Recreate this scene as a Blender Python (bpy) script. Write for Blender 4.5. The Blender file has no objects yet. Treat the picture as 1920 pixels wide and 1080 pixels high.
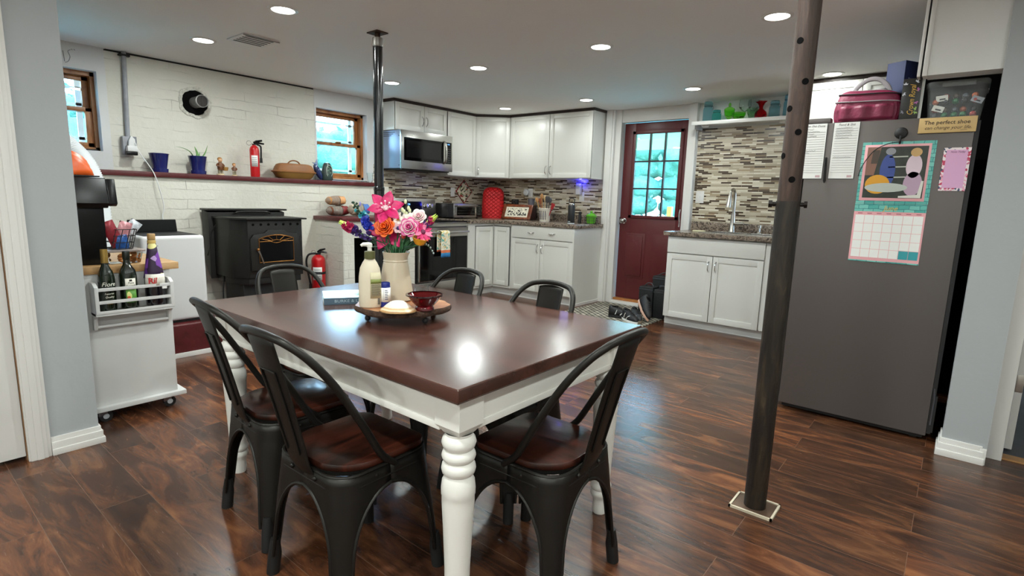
import bpy, bmesh, math, random
from mathutils import Matrix, Vector
random.seed(7)
PI = math.pi
scene = bpy.context.scene
COL = scene.collection
R = math.radians

# ------------------------------------------------------------------ camera
cam = bpy.data.cameras.new('camera')
cam.sensor_width = 36.0
cam.lens = 1018.75 / 1920 * 36
cam.clip_start = 0.05
cam_ob = bpy.data.objects.new('camera', cam)
COL.objects.link(cam_ob)
yaw, pit, rol = R(-39.1767), R(-9.3541), R(1.7084)
fw = Vector((math.sin(yaw)*math.cos(pit), math.cos(yaw)*math.cos(pit), math.sin(pit)))
rt = fw.cross(Vector((0, 0, 1))).normalized()
up = rt.cross(fw)
r2 = rt*math.cos(rol) + up*math.sin(rol)
u2 = up*math.cos(rol) - rt*math.sin(rol)
M = Matrix((r2, u2, -fw)).transposed().to_4x4()
M.translation = (0, 0, 1.22)
cam_ob.matrix_world = M
scene.camera = cam_ob

# ------------------------------------------------------------------ sky, exposure
SKY = 34.0
world = bpy.data.worlds.new('sky')
scene.world = world
world.use_nodes = True
wn = world.node_tree
bg = wn.nodes['Background']
tc = wn.nodes.new('ShaderNodeTexCoord')
sx = wn.nodes.new('ShaderNodeSeparateXYZ')
rp = wn.nodes.new('ShaderNodeValToRGB')
wn.links.new(tc.outputs['Generated'], sx.inputs[0])
wn.links.new(sx.outputs['Z'], rp.inputs[0])
rp.color_ramp.elements[0].position = 0.0
rp.color_ramp.elements[0].color = (.62, .82, 1, 1)
rp.color_ramp.elements[1].position = .6
rp.color_ramp.elements[1].color = (.22, .44, 1, 1)
wn.links.new(rp.outputs[0], bg.inputs[0])
bg.inputs[1].default_value = SKY
vs = scene.view_settings
vs.view_transform = 'Standard'
vs.look = 'None'
vs.gamma = 1
vs.exposure = 0.12
vs.use_curve_mapping = False
LAMP_W = 14.0     # watts of each recessed ceiling lamp
try:
    scene.cycles.max_bounces = 12
    scene.cycles.diffuse_bounces = 8
    scene.cycles.transparent_max_bounces = 16
    scene.cycles.sample_clamp_indirect = 10
except Exception:
    pass

# ------------------------------------------------------------------ materials
def lin(c):
    if isinstance(c, str):
        c = c.lstrip('#')
        c = [int(c[i:i+2], 16)/255 for i in (0, 2, 4)]
    return tuple(x/12.92 if x <= .04045 else ((x+.055)/1.055)**2.4 for x in c)

MATS = {}
def mat(name, col, rough=.5, metal=0, trans=0, emit=0, ecol=None, coat=0, noise=None, bump=None, spec=None, ior=None, alpha=None):
    """plain procedural material: noise=(scale, amount) mottles the colour, bump=(scale, strength) roughens it"""
    if name in MATS:
        return MATS[name]
    m = bpy.data.materials.new(name)
    MATS[name] = m
    m.use_nodes = True
    nt = m.node_tree
    b = nt.nodes['Principled BSDF']
    c = lin(col)
    b.inputs['Base Color'].default_value = (*c, 1)
    b.inputs['Roughness'].default_value = rough
    b.inputs['Metallic'].default_value = metal
    if trans: b.inputs['Transmission Weight'].default_value = trans
    if coat:
        b.inputs['Coat Weight'].default_value = coat
        b.inputs['Coat Roughness'].default_value = .08
    if spec is not None: b.inputs['Specular IOR Level'].default_value = spec
    if ior: b.inputs['IOR'].default_value = ior
    if emit:
        b.inputs['Emission Color'].default_value = (*lin(ecol or col), 1)
        b.inputs['Emission Strength'].default_value = emit
    if noise or bump:
        t = nt.nodes.new('ShaderNodeTexCoord')
    if noise:
        n = nt.nodes.new('ShaderNodeTexNoise')
        n.inputs['Scale'].default_value = noise[0]
        n.inputs['Detail'].default_value = 5
        nt.links.new(t.outputs['Object'], n.inputs['Vector'])
        r = nt.nodes.new('ShaderNodeValToRGB')
        a = noise[1]
        r.color_ramp.elements[0].position = .3
        r.color_ramp.elements[1].position = .7
        r.color_ramp.elements[0].color = (*[max(0, x*(1-a)) for x in c], 1)
        r.color_ramp.elements[1].color = (*[min(1, x*(1+a)) for x in c], 1)
        nt.links.new(n.outputs['Fac'], r.inputs[0])
        nt.links.new(r.outputs[0], b.inputs['Base Color'])
    if bump:
        n2 = nt.nodes.new('ShaderNodeTexNoise')
        n2.inputs['Scale'].default_value = bump[0]
        n2.inputs['Detail'].default_value = 6
        nt.links.new(t.outputs['Object'], n2.inputs['Vector'])
        bp = nt.nodes.new('ShaderNodeBump')
        bp.inputs['Strength'].default_value = bump[1]
        bp.inputs['Distance'].default_value = .01
        nt.links.new(n2.outputs['Fac'], bp.inputs['Height'])
        nt.links.new(bp.outputs[0], b.inputs['Normal'])
    return m

class NT:
    """small helper for hand-made node materials"""
    def __init__(s, name):
        s.m = bpy.data.materials.new(name)
        MATS[name] = s.m
        s.m.use_nodes = True
        s.nt = s.m.node_tree
        s.b = s.nt.nodes['Principled BSDF']
    def n(s, t, **kw):
        x = s.nt.nodes.new('ShaderNode'+t)
        for k, v in kw.items():
            if k in x.inputs: x.inputs[k].default_value = v
            else: setattr(x, k, v)
        return x
    def l(s, a, b): s.nt.links.new(a, b)
    def coords(s, ax, sc=(1, 1, 1)):
        t = s.n('TexCoord'); sp = s.n('SeparateXYZ'); cb = s.n('CombineXYZ')
        s.l(t.outputs['Object'], sp.inputs[0])
        for i, a in enumerate(ax):
            if sc[i] == 1:
                s.l(sp.outputs[a], cb.inputs[i])
            else:
                mm = s.n('Math', operation='MULTIPLY'); mm.inputs[1].default_value = sc[i]
                s.l(sp.outputs[a], mm.inputs[0]); s.l(mm.outputs[0], cb.inputs[i])
        return cb.outputs[0]
    def ramp(s, fac, stops, const=False):
        r = s.n('ValToRGB')
        cr = r.color_ramp
        if const: cr.interpolation = 'CONSTANT'
        while len(cr.elements) < len(stops): cr.elements.new(.5)
        for e, (p, c) in zip(cr.elements, stops):
            e.position = p; e.color = (*lin(c), 1)
        s.l(fac, r.inputs[0])
        return r.outputs[0]
    def mix(s, fac, a, b, mode='MIX'):
        x = s.n('Mix', data_type='RGBA', blend_type=mode)
        if isinstance(fac, (int, float)): x.inputs[0].default_value = fac
        else: s.l(fac, x.inputs[0])
        for i, v in ((6, a), (7, b)):
            if isinstance(v, (str, tuple)): x.inputs[i].default_value = (*lin(v), 1)
            else: s.l(v, x.inputs[i])
        return x.outputs[2]
    def bump(s, h, strength, dist=.01, normal=None):
        bp = s.n('Bump', Strength=strength, Distance=dist)
        s.l(h, bp.inputs['Height'])
        if normal is not None: s.l(normal, bp.inputs['Normal'])
        s.l(bp.outputs[0], s.b.inputs['Normal'])
        return bp.outputs[0]

def brick_paint(name, ax):
    q = NT(name)
    v = q.coords(ax)
    no = q.n('TexNoise', Scale=9.0, Detail=4.0)
    q.l(v, no.inputs['Vector'])
    ad = q.n('VectorMath', operation='MULTIPLY_ADD')
    q.l(no.outputs['Color'], ad.inputs[0]); ad.inputs[1].default_value = (.02, .034, 0); q.l(v, ad.inputs[2])
    b = q.n('TexBrick', Scale=1.0, offset=.5)
    b.inputs['Brick Width'].default_value = .62
    b.inputs['Row Height'].default_value = .082
    b.inputs['Mortar Size'].default_value = .004
    b.inputs['Mortar Smooth'].default_value = .35
    b.inputs['Color1'].default_value = (1, 1, 1, 1); b.inputs['Color2'].default_value = (.93, .93, .93, 1)
    b.inputs['Mortar'].default_value = (0, 0, 0, 1)
    q.l(ad.outputs[0], b.inputs['Vector'])
    n2 = q.n('TexNoise', Scale=3.2, Detail=6.0); q.l(v, n2.inputs['Vector'])
    n3 = q.n('TexNoise', Scale=38.0, Detail=5.0); q.l(v, n3.inputs['Vector'])
    gap = q.n('Math', operation='MULTIPLY')
    thr = q.n('MapRange'); thr.inputs[1].default_value = .5; thr.inputs[2].default_value = .66
    q.l(n2.outputs['Fac'], thr.inputs[0])
    q.l(b.outputs['Fac'], gap.inputs[0]); q.l(thr.outputs[0], gap.inputs[1])
    base = q.ramp(n2.outputs['Fac'], [(.3, '#d3d0c4'), (.7, '#dedbd0')])
    g2 = q.n('Math', operation='MULTIPLY'); q.l(gap.outputs[0], g2.inputs[0]); g2.inputs[1].default_value = .6
    q.l(q.mix(g2.outputs[0], base, '#8c877c'), q.b.inputs['Base Color'])
    q.b.inputs['Roughness'].default_value = .55
    inv = q.n('Math', operation='SUBTRACT'); inv.inputs[0].default_value = 1.0; q.l(b.outputs['Fac'], inv.inputs[1])
    b1 = q.bump(inv.outputs[0], .32, .008)
    b2 = q.bump(n3.outputs['Fac'], .5, .006, b1)
    q.bump(n2.outputs['Fac'], .6, .03, b2)
    return q.m

def mosaic(name, ax):
    q = NT(name)
    v = q.coords(ax)
    b = q.n('TexBrick', Scale=1.0, offset=.37, offset_frequency=2, squash=1.6, squash_frequency=3)
    b.inputs['Brick Width'].default_value = .105
    b.inputs['Row Height'].default_value = .0158
    b.inputs['Mortar Size'].default_value = .0011
    b.inputs['Mortar Smooth'].default_value = .1
    b.inputs['Color1'].default_value = (0, 0, 0, 1); b.inputs['Color2'].default_value = (1, 1, 1, 1)
    b.inputs['Mortar'].default_value = (.5, .5, .5, 1)
    q.l(v, b.inputs['Vector'])
    sp = q.n('SeparateColor'); q.l(b.outputs['Color'], sp.inputs[0])
    c = q.ramp(sp.outputs[0], [(0, '#3b2a20'), (.19, '#b0a48e'), (.36, '#d9d0bd'), (.56, '#c6bba5'), (.72, '#a8967c'), (.80, '#e3dccb'), (.90, '#7a6650')], True)
    c2 = q.mix(b.outputs['Fac'], c, '#b9ae9a')
    q.l(c2, q.b.inputs['Base Color'])
    q.b.inputs['Roughness'].default_value = .22
    inv = q.n('Math', operation='SUBTRACT'); inv.inputs[0].default_value = 1.0; q.l(b.outputs['Fac'], inv.inputs[1])
    q.bump(inv.outputs[0], .5, .002)
    return q.m

def floor_wood(name):
    q = NT(name)
    v = q.coords('XYZ')
    b = q.n('TexBrick', Scale=1.0, offset=.43, offset_frequency=2, squash=1.0)
    b.inputs['Brick Width'].default_value = 1.2
    b.inputs['Row Height'].default_value = .165
    b.inputs['Mortar Size'].default_value = .0012
    b.inputs['Mortar Smooth'].default_value = .2
    b.inputs['Color1'].default_value = (0, 0, 0, 1); b.inputs['Color2'].default_value = (1, 1, 1, 1)
    b.inputs['Mortar'].default_value = (0, 0, 0, 1)
    q.l(v, b.inputs['Vector'])
    off = q.n('VectorMath', operation='MULTIPLY_ADD'); q.l(b.outputs['Color'], off.inputs[0]); off.inputs[1].default_value = (7, 13, 5); q.l(v, off.inputs[2])
    sc = q.n('VectorMath', operation='MULTIPLY'); q.l(off.outputs[0], sc.inputs[0]); sc.inputs[1].default_value = (1.5, 6.5, 1)
    n1 = q.n('TexNoise', Scale=1.6, Detail=7.0, Roughness=.62, Distortion=1.3); q.l(sc.outputs[0], n1.inputs['Vector'])
    sc2 = q.n('VectorMath', operation='MULTIPLY'); q.l(off.outputs[0], sc2.inputs[0]); sc2.inputs[1].default_value = (3.2, 30, 1)
    n2 = q.n('TexNoise', Scale=2.0, Detail=8.0, Roughness=.7, Distortion=2.2); q.l(sc2.outputs[0], n2.inputs['Vector'])
    c1 = q.ramp(n1.outputs['Fac'], [(.26, '#3a2820'), (.42, '#5c4032'), (.55, '#80583f'), (.68, '#a87a56')])
    c2 = q.ramp(n2.outputs['Fac'], [(.30, '#4a382e'), (.46, '#9c8474'), (.8, '#c4ac98')])
    c = q.mix(.5, c1, c2, 'MULTIPLY')
    sp = q.n('SeparateColor'); q.l(b.outputs['Color'], sp.inputs[0])
    tint = q.ramp(sp.outputs[0], [(0, '#a8a3a0'), (.5, '#d8c8bd'), (1, '#ffe6d2')])
    c = q.mix(.8, c, tint, 'MULTIPLY')
    dk = q.n('Math', operation='MULTIPLY'); q.l(b.outputs['Fac'], dk.inputs[0]); dk.inputs[1].default_value = .5
    q.l(q.mix(dk.outputs[0], c, '#8a6a55'), q.b.inputs['Base Color'])
    rr = q.n('MapRange'); rr.inputs[3].default_value = .15; rr.inputs[4].default_value = .34
    q.l(n2.outputs['Fac'], rr.inputs[0]); q.l(rr.outputs[0], q.b.inputs['Roughness'])
    inv = q.n('Math', operation='SUBTRACT'); inv.inputs[0].default_value = 1.0; q.l(b.outputs['Fac'], inv.inputs[1])
    b1 = q.bump(inv.outputs[0], .3, .002)
    q.bump(n2.outputs['Fac'], .12, .003, b1)
    return q.m

def wood(name, dark, mid, light, ax='XYZ', sc=(2, 22, 22), rough=.35, bump=.15, coat=0):
    q = NT(name)
    t = q.coords(ax, sc)
    n = q.n('TexNoise', Scale=1.0, Detail=7.0, Roughness=.6, Distortion=.8); q.l(t, n.inputs['Vector'])
    q.l(q.ramp(n.outputs['Fac'], [(.3, dark), (.5, mid), (.72, light)]), q.b.inputs['Base Color'])
    q.b.inputs['Roughness'].default_value = rough
    if coat: q.b.inputs['Coat Weight'].default_value = coat; q.b.inputs['Coat Roughness'].default_value = .12
    q.bump(n.outputs['Fac'], bump, .004)
    return q.m

def granite(name):
    q = NT(name)
    v = q.coords('XYZ')
    n = q.n('TexNoise', Scale=17.0, Detail=5.0, Roughness=.6, Distortion=2.5); q.l(v, n.inputs['Vector'])
    n2 = q.n('TexNoise', Scale=90.0, Detail=3.0); q.l(v, n2.inputs['Vector'])
    c = q.ramp(n.outputs['Fac'], [(.36, '#231a17'), (.47, '#54463c'), (.55, '#9a8b7b'), (.62, '#5f4a3d'), (.75, '#b9aa98')])
    q.l(q.mix(.18, c, q.ramp(n2.outputs['Fac'], [(.4, '#3a2e28'), (.6, '#c0b1a0')])), q.b.inputs['Base Color'])
    q.b.inputs['Roughness'].default_value = .25
    return q.m

def pane_mat(name, tint='#f4fffb', refl=.06):
    q = NT(name)
    nt = q.nt
    out = nt.nodes['Material Output']
    nt.nodes.remove(q.b)
    tr = q.n('BsdfTransparent', Color=(*lin(tint), 1)); gl = q.n('BsdfGlossy', Roughness=.02)
    f = q.n('Fresnel', IOR=1.45); mx = q.n('MixShader')
    q.l(f.outputs[0], mx.inputs[0]); q.l(tr.outputs[0], mx.inputs[1]); q.l(gl.outputs[0], mx.inputs[2])
    q.l(mx.outputs[0], out.inputs[0])
    return q.m

# ------------------------------------------------------------------ mesh helpers
class MB:
    """collects shapes; build() links them as ONE mesh object"""
    def __init__(s, m=None): s.v = []; s.f = []; s.m = m or Matrix()
    def add(s, vs, fs):
        k = len(s.v)
        s.v += [s.m @ Vector(p) for p in vs]
        s.f += [tuple(k+i for i in f) for f in fs]
        return s
    def box(s, x0, x1, y0, y1, z0, z1):
        return s.add([(x0, y0, z0), (x1, y0, z0), (x1, y1, z0), (x0, y1, z0), (x0, y0, z1), (x1, y0, z1), (x1, y1, z1), (x0, y1, z1)],
                     [(0, 3, 2, 1), (4, 5, 6, 7), (0, 1, 5, 4), (1, 2, 6, 5), (2, 3, 7, 6), (3, 0, 4, 7)])
    def prism(s, poly, ax, a, b):
        n = len(poly)
        def P(p, h): return {'z': (p[0], p[1], h), 'y': (p[0], h, p[1]), 'x': (h, p[0], p[1])}[ax]
        vs = [P(p, a) for p in poly]+[P(p, b) for p in poly]
        return s.add(vs, [tuple(range(n))[::-1], tuple(range(n, 2*n))]+[(i, (i+1) % n, n+(i+1) % n, n+i) for i in range(n)])
    def lathe(s, prof, c=(0, 0, 0), n=24, a0=0, a1=2*PI, sx=1, sy=1, fn=None):
        full = abs(a1-a0-2*PI) < 1e-6
        m = n if full else n+1
        vs = []
        for r, z in prof:
            for i in range(m):
                a = a0+(a1-a0)*i/n
                rr = r*(fn(a, z) if fn else 1)
                vs.append((c[0]+rr*math.cos(a)*sx, c[1]+rr*math.sin(a)*sy, c[2]+z))
        fs = []
        for j in range(len(prof)-1):
            for i in range(n):
                k = (i+1) % m if full else i+1
                fs.append((j*m+i, j*m+k, (j+1)*m+k, (j+1)*m+i))
        return s.add(vs, fs)
    def disc(s, c, r, nrm=(0, 0, 1), n=20, t=.001):
        nrm = Vector(nrm).normalized()
        c = Vector(c)
        return s.tube([c, c+nrm*t], r, n)
    def tube(s, path, r, n=10, closed=False, caps=True, flat=1.0):
        P = [Vector(p) for p in path]
        rs = r if isinstance(r, (list, tuple)) else [r]*len(P)
        vs = []; fs = []
        up = None
        L = len(P)
        for i, p in enumerate(P):
            if closed: t = P[(i+1) % L]-P[i-1]
            else: t = P[min(i+1, L-1)]-P[max(i-1, 0)]
            t = t.normalized() if t.length > 1e-9 else Vector((0, 0, 1))
            if up is None:
                up = Vector((0, 0, 1)) if abs(t.z) < .9 else Vector((1, 0, 0))
            a = t.cross(up)
            if a.length < 1e-6: a = t.orthogonal()
            a.normalize(); b = a.cross(t).normalized(); up = b
            for k in range(n):
                an = 2*PI*k/n
                vs.append(p+a*(math.cos(an)*rs[i])+b*(math.sin(an)*rs[i]*flat))
        for i in range(L if closed else L-1):
            j = (i+1) % L
            for k in range(n):
                fs.append((i*n+k, i*n+(k+1) % n, j*n+(k+1) % n, j*n+k))
        if caps and not closed:
            fs.append(tuple(range(n))[::-1]); fs.append(tuple((L-1)*n+k for k in range(n)))
        return s.add(vs, fs)
    def ball(s, c, r, n=14, m=9):
        r = r if isinstance(r, (list, tuple)) else (r, r, r)
        vs = [(c[0], c[1], c[2]+r[2])]; fs = []
        for j in range(1, m):
            t = PI*j/m
            for i in range(n):
                a = 2*PI*i/n
                vs.append((c[0]+r[0]*math.sin(t)*math.cos(a), c[1]+r[1]*math.sin(t)*math.sin(a), c[2]+r[2]*math.cos(t)))
        vs.append((c[0], c[1], c[2]-r[2])); e = len(vs)-1
        for i in range(n):
            k = (i+1) % n
            fs.append((0, 1+i, 1+k)); fs.append((e, 1+(m-2)*n+k, 1+(m-2)*n+i))
            for j in range(m-2):
                fs.append((1+j*n+i, 1+(j+1)*n+i, 1+(j+1)*n+k, 1+j*n+k))
        return s.add(vs, fs)
    def grid(s, fn, nu, nv):
        vs = [fn(i/nu, j/nv) for j in range(nv+1) for i in range(nu+1)]
        w = nu+1
        return s.add(vs, [(j*w+i, j*w+i+1, (j+1)*w+i+1, (j+1)*w+i) for j in range(nv) for i in range(nu)])
    def build(s, name, m, parent=None, bev=0, ang=35, solid=0, seg=2, flat=False):
        o0 = ORG.get(parent.name, Vector()) if parent else Vector()
        me = bpy.data.meshes.new(name)
        me.from_pydata([v-o0 for v in s.v], [], s.f)
        bm = bmesh.new(); bm.from_mesh(me)
        if not solid: bmesh.ops.recalc_face_normals(bm, faces=bm.faces)
        if bev:
            es = [e for e in bm.edges if len(e.link_faces) == 2 and e.calc_face_angle(0) > R(40)]
            if es: bmesh.ops.bevel(bm, geom=es, offset=bev, segments=seg, profile=.6, affect='EDGES', clamp_overlap=True)
        bm.to_mesh(me); bm.free()
        if not flat:
            me.polygons.foreach_set('use_smooth', [True]*len(me.polygons))
            me.set_sharp_from_angle(angle=R(ang))
        me.materials.append(m)
        o = bpy.data.objects.new(name, me)
        COL.objects.link(o)
        if solid:
            sm = o.modifiers.new('thickness', 'SOLIDIFY'); sm.thickness = solid; sm.offset = 0
        if parent: o.parent = parent; ORG[o.name] = o0
        return o

ORG = {}
def thing(name, label, cat, loc=(0, 0, 0), rotz=0, group=None, local=False):
    """an Empty at the thing's base; its parts are given in world coordinates unless local"""
    o = bpy.data.objects.new(name, None)
    COL.objects.link(o)
    o.empty_display_size = .05
    o.location = loc; o.rotation_euler = (0, 0, rotz)
    ORG[o.name] = Vector() if local else Vector(loc)
    return tag(o, label, cat, group)
def tag(o, label, cat, group=None):
    o['label'] = label; o['category'] = cat
    if group: o['group'] = group
    return o
def single(name, mb, m, label, cat, loc=None, group=None, **kw):
    """a thing that is one mesh, its origin moved to loc"""
    if loc is not None:
        d = Vector(loc)
        mb.v = [v-d for v in mb.v]
    o = mb.build(name, m, None, **kw)
    if loc is not None: o.location = loc
    ORG[o.name] = Vector(loc) if loc is not None else Vector()
    return tag(o, label, cat, group)
def struct(name, mb, m, parent=None, **kw):
    o = mb.build(name, m, parent, **kw)
    if not parent: o['kind'] = 'structure'; ORG[o.name] = Vector()
    return o
def plabel(o, label): o['label'] = label; return o
def dup(root, loc, rotz, label=None, group=None):
    r = root.copy(); COL.objects.link(r); r.location = loc; r.rotation_euler = (0, 0, rotz)
    if label: r['label'] = label
    if group: r['group'] = group
    for ch in list(root.children):
        c = ch.copy(); COL.objects.link(c); c.parent = r
        for g in list(ch.children):
            d = g.copy(); COL.objects.link(d); d.parent = c
    return r

def spline(pts, n=6):
    """Catmull-Rom through pts"""
    P = [Vector(p) for p in pts]
    out = []
    for i in range(len(P)-1):
        p0 = P[max(i-1, 0)]; p1 = P[i]; p2 = P[i+1]; p3 = P[min(i+2, len(P)-1)]
        for k in range(n):
            t = k/n
            out.append(.5*((2*p1)+(p2-p0)*t+(2*p0-5*p1+4*p2-p3)*t*t+(3*p1-p0-3*p2+p3)*t**3))
    out.append(P[-1])
    return out

def frame(o, ang):
    """matrix whose x runs along a cabinet face, y points out of it, z up; ang = heading of the face's run"""
    c, s_ = math.cos(ang), math.sin(ang)
    m = Matrix(((c, s_, 0, o[0]), (s_, -c, 0, o[1]), (0, 0, 1, o[2]), (0, 0, 0, 1)))
    return m

def text(body, size, m, parent, mtx, name='lettering', shear=0, bend=0, extrude=.0006, align='CENTER', bold=0, sx=1):
    cu = bpy.data.curves.new(name, 'FONT')
    cu.body = body; cu.size = size; cu.shear = shear; cu.extrude = extrude
    cu.align_x = align; cu.align_y = 'CENTER'; cu.offset = bold
    cu.resolution_u = 2
    t = bpy.data.objects.new(name, cu)
    COL.objects.link(t)
    bpy.context.view_layer.update()
    me = bpy.data.meshes.new_from_object(t.evaluated_get(bpy.context.evaluated_depsgraph_get()))
    bpy.data.objects.remove(t); bpy.data.curves.remove(cu)
    me.name = name
    o0 = ORG.get(parent.name, Vector()) if parent else Vector()
    for v in me.vertices:
        x, y, z = v.co
        x *= sx
        if bend:
            p = Vector(((bend+z)*math.sin(x/bend), y, (bend+z)*math.cos(x/bend)))
        else: p = Vector((x, y, z))
        v.co = mtx @ p - o0
    me.materials.clear(); me.materials.append(m)
    o = bpy.data.objects.new(name, me)
    COL.objects.link(o)
    if parent: o.parent = parent; ORG[o.name] = o0
    return o
def wallm(p, d, rot=0):
    """matrix for lettering at p on a face that looks along d: '-y' or '+x' (rot = tilt in degrees)"""
    b = Matrix.Rotation(R(90), 4, 'X')
    if d == '+x': b = Matrix.Rotation(R(90), 4, 'Z') @ b
    elif d != '-y': b = Matrix.Rotation(d, 4, 'Z') @ b
    return Matrix.Translation(p) @ b @ Matrix.Rotation(R(rot), 4, 'Z')

# ------------------------------------------------------------------ palette
WHITE = mat('white_paint', '#dededb', .5, bump=(40, .05))
CEIL = mat('ceiling_paint', '#f3f3f0', .75, bump=(60, .06))
GREYW = mat('grey_wall_paint', '#a9adaf', .6, bump=(50, .08))
PLASTER = mat('plaster', '#d8d8d7', .65, noise=(2.5, .05), bump=(12, .25))
TRIM = mat('trim_gloss_white', '#dfddd9', .32, bump=(8, .03))
CAB = mat('cabinet_white', '#d8d7d1', .33)
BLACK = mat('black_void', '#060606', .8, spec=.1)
BLK = mat('black_plastic', '#0c0c0d', .26, spec=.3)
BLKM = mat('black_matte', '#151516', .6)
MAROON = mat('maroon_paint', '#561a1c', .42, noise=(9, .22), bump=(25, .3))
BRICK_X = brick_paint('painted_brick', 'YZX')
BRICK_Y = brick_paint('painted_brick_end', 'XZY')
TILE_X = mosaic('mosaic_tile', 'YZX')
TILE_Y = mosaic('mosaic_tile_far', 'XZY')
FLOORM = floor_wood('hickory_floor')
GRAN = granite('granite_laminate')
STEEL = mat('stainless_steel', '#b9b7b3', .24, 1)
STEELD = mat('stainless_dark', '#77767a', .3, 1)
CHROME = mat('chrome', '#d4d4d4', .12, 1)
NICKEL = mat('brushed_nickel', '#b7b2aa', .28, 1)
PANE = pane_mat('window_pane')
BLACKGLASS = mat('black_glass', '#050506', .06, spec=.35)
SASHW = wood('sash_wood', '#6a3a1c', '#9a6233', '#b87a48', 'XYZ', (9, 9, 3), .4)
PAPER = mat('paper_white', '#eeeeea', .7)
INK = mat('ink_black', '#1a1a1c', .6)

# ------------------------------------------------------------------ ceiling lamps (grid of recessed lights)
DIFF = mat('lamp_diffuser', '#ffffff', .5, emit=14, ecol='#fdfff8')
LX = (-4.34, -3.22, -2.07, -.94); LY = (1.755, 3.43, 5.10)
rows = {0: ('nearest the brick wall', 'second from the brick wall', 'third from the brick wall', 'nearest the fridge')}
LAMPS = [(x, y) for y in LY for x in LX] + [(-.94, .07), (.6, .07), (.6, 1.755), (-2.07, -1.6), (-.94, -1.6), (.6, -1.6)]  # last six are unseen lamps, added to brighten the near side
lab = {(0, 0): 'recessed ceiling light beside the ceiling vent, above the pellet stove', (1, 0): 'recessed ceiling light at the top edge, left of the black post',
       (0, 1): 'recessed ceiling light just right of the black post, before the microwave', (1, 1): 'recessed ceiling light in the middle, right of the black post',
       (2, 1): 'recessed ceiling light over the far end of the table, before the maroon door', (3, 1): 'large bright recessed ceiling light left of the rusty post top',
       (0, 2): 'small recessed ceiling light above the corner wall cabinet', (1, 2): 'small recessed ceiling light above the double wall cabinet',
       (2, 2): 'recessed ceiling light above the maroon door', (3, 2): 'recessed ceiling light right of the rusty post, above the fridge top'}
for k, (x, y) in enumerate(LAMPS):
    i, j = LX.index(x) if x in LX else 9, LY.index(y) if y in LY else 9
    t = thing('recessed_light', lab.get((i, j), 'unseen recessed ceiling light assumed outside the picture, above the near side of the room'), 'ceiling light', (x, y, 2.27), 0, 'recessed ceiling lights')
    MB().lathe([(.062, -.001), (.066, -.006), (.084, -.004), (.086, 0)], (x, y, 2.27), 28).build('trim_ring', TRIM, t)
    MB().lathe([(0, -.0035), (.064, -.0035)], (x, y, 2.27), 28).build('diffuser', DIFF, t)
    ld = bpy.data.lights.new('lamp_light', 'AREA')
    ld.shape = 'DISK'; ld.size = .13; ld.energy = LAMP_W*(.4 if y > 5 else 1.5 if y < 1 else 1)*(.85 if x < -4 else 1)*(.7 if (x > -1 and y > 5) else 1); ld.color = (.93, 1, .965); ld.spread = R(180)
    lo = bpy.data.objects.new('lamp_light', ld); COL.objects.link(lo)
    lo.parent = t; lo.location = (0, 0, -.012)

# ------------------------------------------------------------------ shell
struct('floor', MB().box(-5.5, 2.1, -2.7, 3.6, -.08, 0).box(-5.5, .3, 3.6, 6.05, -.08, 0), FLOORM)
struct('floor_tile', MB().box(.3, 2.1, 3.6, 5.6, -.08, -.004), mat('slate_tile', '#4d5056', .5, noise=(6, .25)))
struct('trim_threshold', MB().box(.3, 1.1, 3.56, 3.63, -.002, .008), mat('oak_threshold', '#a87d4e', .45, noise=(20, .15)))
struct('ceiling', MB().box(-5.5, 2.1, -2.7, 6.05, 2.27, 2.35), CEIL)
# far left wall: foundation ledge, thinner wall above it with two windows
struct('wall_left_lower', MB().box(-5.45, -5.08, -.4, 3.96, 0, 1.31), BRICK_X)
struct('wall_left_upper', MB().box(-5.5, -5.28, 1.40, 3.175, 1.31, 2.256), BRICK_X)
pl = MB()
pl.box(-5.5, -5.277, -.4, .70, 1.31, 2.27).box(-5.5, -5.277, .70, 1.345, 2.093, 2.27).box(-5.5, -5.277, 1.345, 1.40, 1.31, 2.268)
pl.box(-5.5, -5.277, 3.175, 3.19, 1.31, 2.268).box(-5.5, -5.277, 3.19, 3.82, 2.093, 2.268).box(-5.5, -5.277, 3.82, 5.9, 0, 2.268)
struct('wall_left_plaster', pl, PLASTER)
struct('trim_ledge', MB().box(-5.28, -5.055, .1, 3.80, 1.306, 1.347), MAROON, bev=.006)
struct('trim_ceiling_gap', MB().box(-5.5, -5.279, 1.41, 3.17, 2.256, 2.2695), BLKM)
# far wall with the entrance door
w = MB().box(-5.5, -3.195, 5.87, 6.05, 0, 2.27).box(-3.195, -2.385, 5.87, 6.05, 2.13, 2.27).box(-2.385, 1.2, 5.87, 6.05, 0, 2.27)
struct('wall_far', w, WHITE)
struct('trim_far_post', MB().box(-3.372, -3.262, 5.80, 5.87, 0, 2.268).box(-3.352, -3.282, 5.785, 5.80, 0, 2.268), TRIM, bev=.004)
struct('trim_door_left', MB().box(-3.262, -3.19, 5.84, 5.87, 0, 2.268), TRIM, bev=.004)
struct('trim_door_right', MB().box(-2.385, -2.345, 5.83, 5.87, 0, 2.268).box(-2.345, -2.285, 5.80, 5.87, 0, 2.268), TRIM, bev=.004)
struct('trim_door_head', MB().box(-3.195, -2.385, 5.86, 5.872, 2.125, 2.268), TRIM, bev=.003)
struct('trim_sill', MB().box(-3.195, -2.385, 5.80, 6.05, .0, .035), TRIM, bev=.004)
struct('trim_door_sill', MB().box(-3.195, -2.385, 5.885, 5.99, .035, .062), mat('raw_oak', '#a86a34', .5, noise=(15, .2)), bev=.003)
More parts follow.
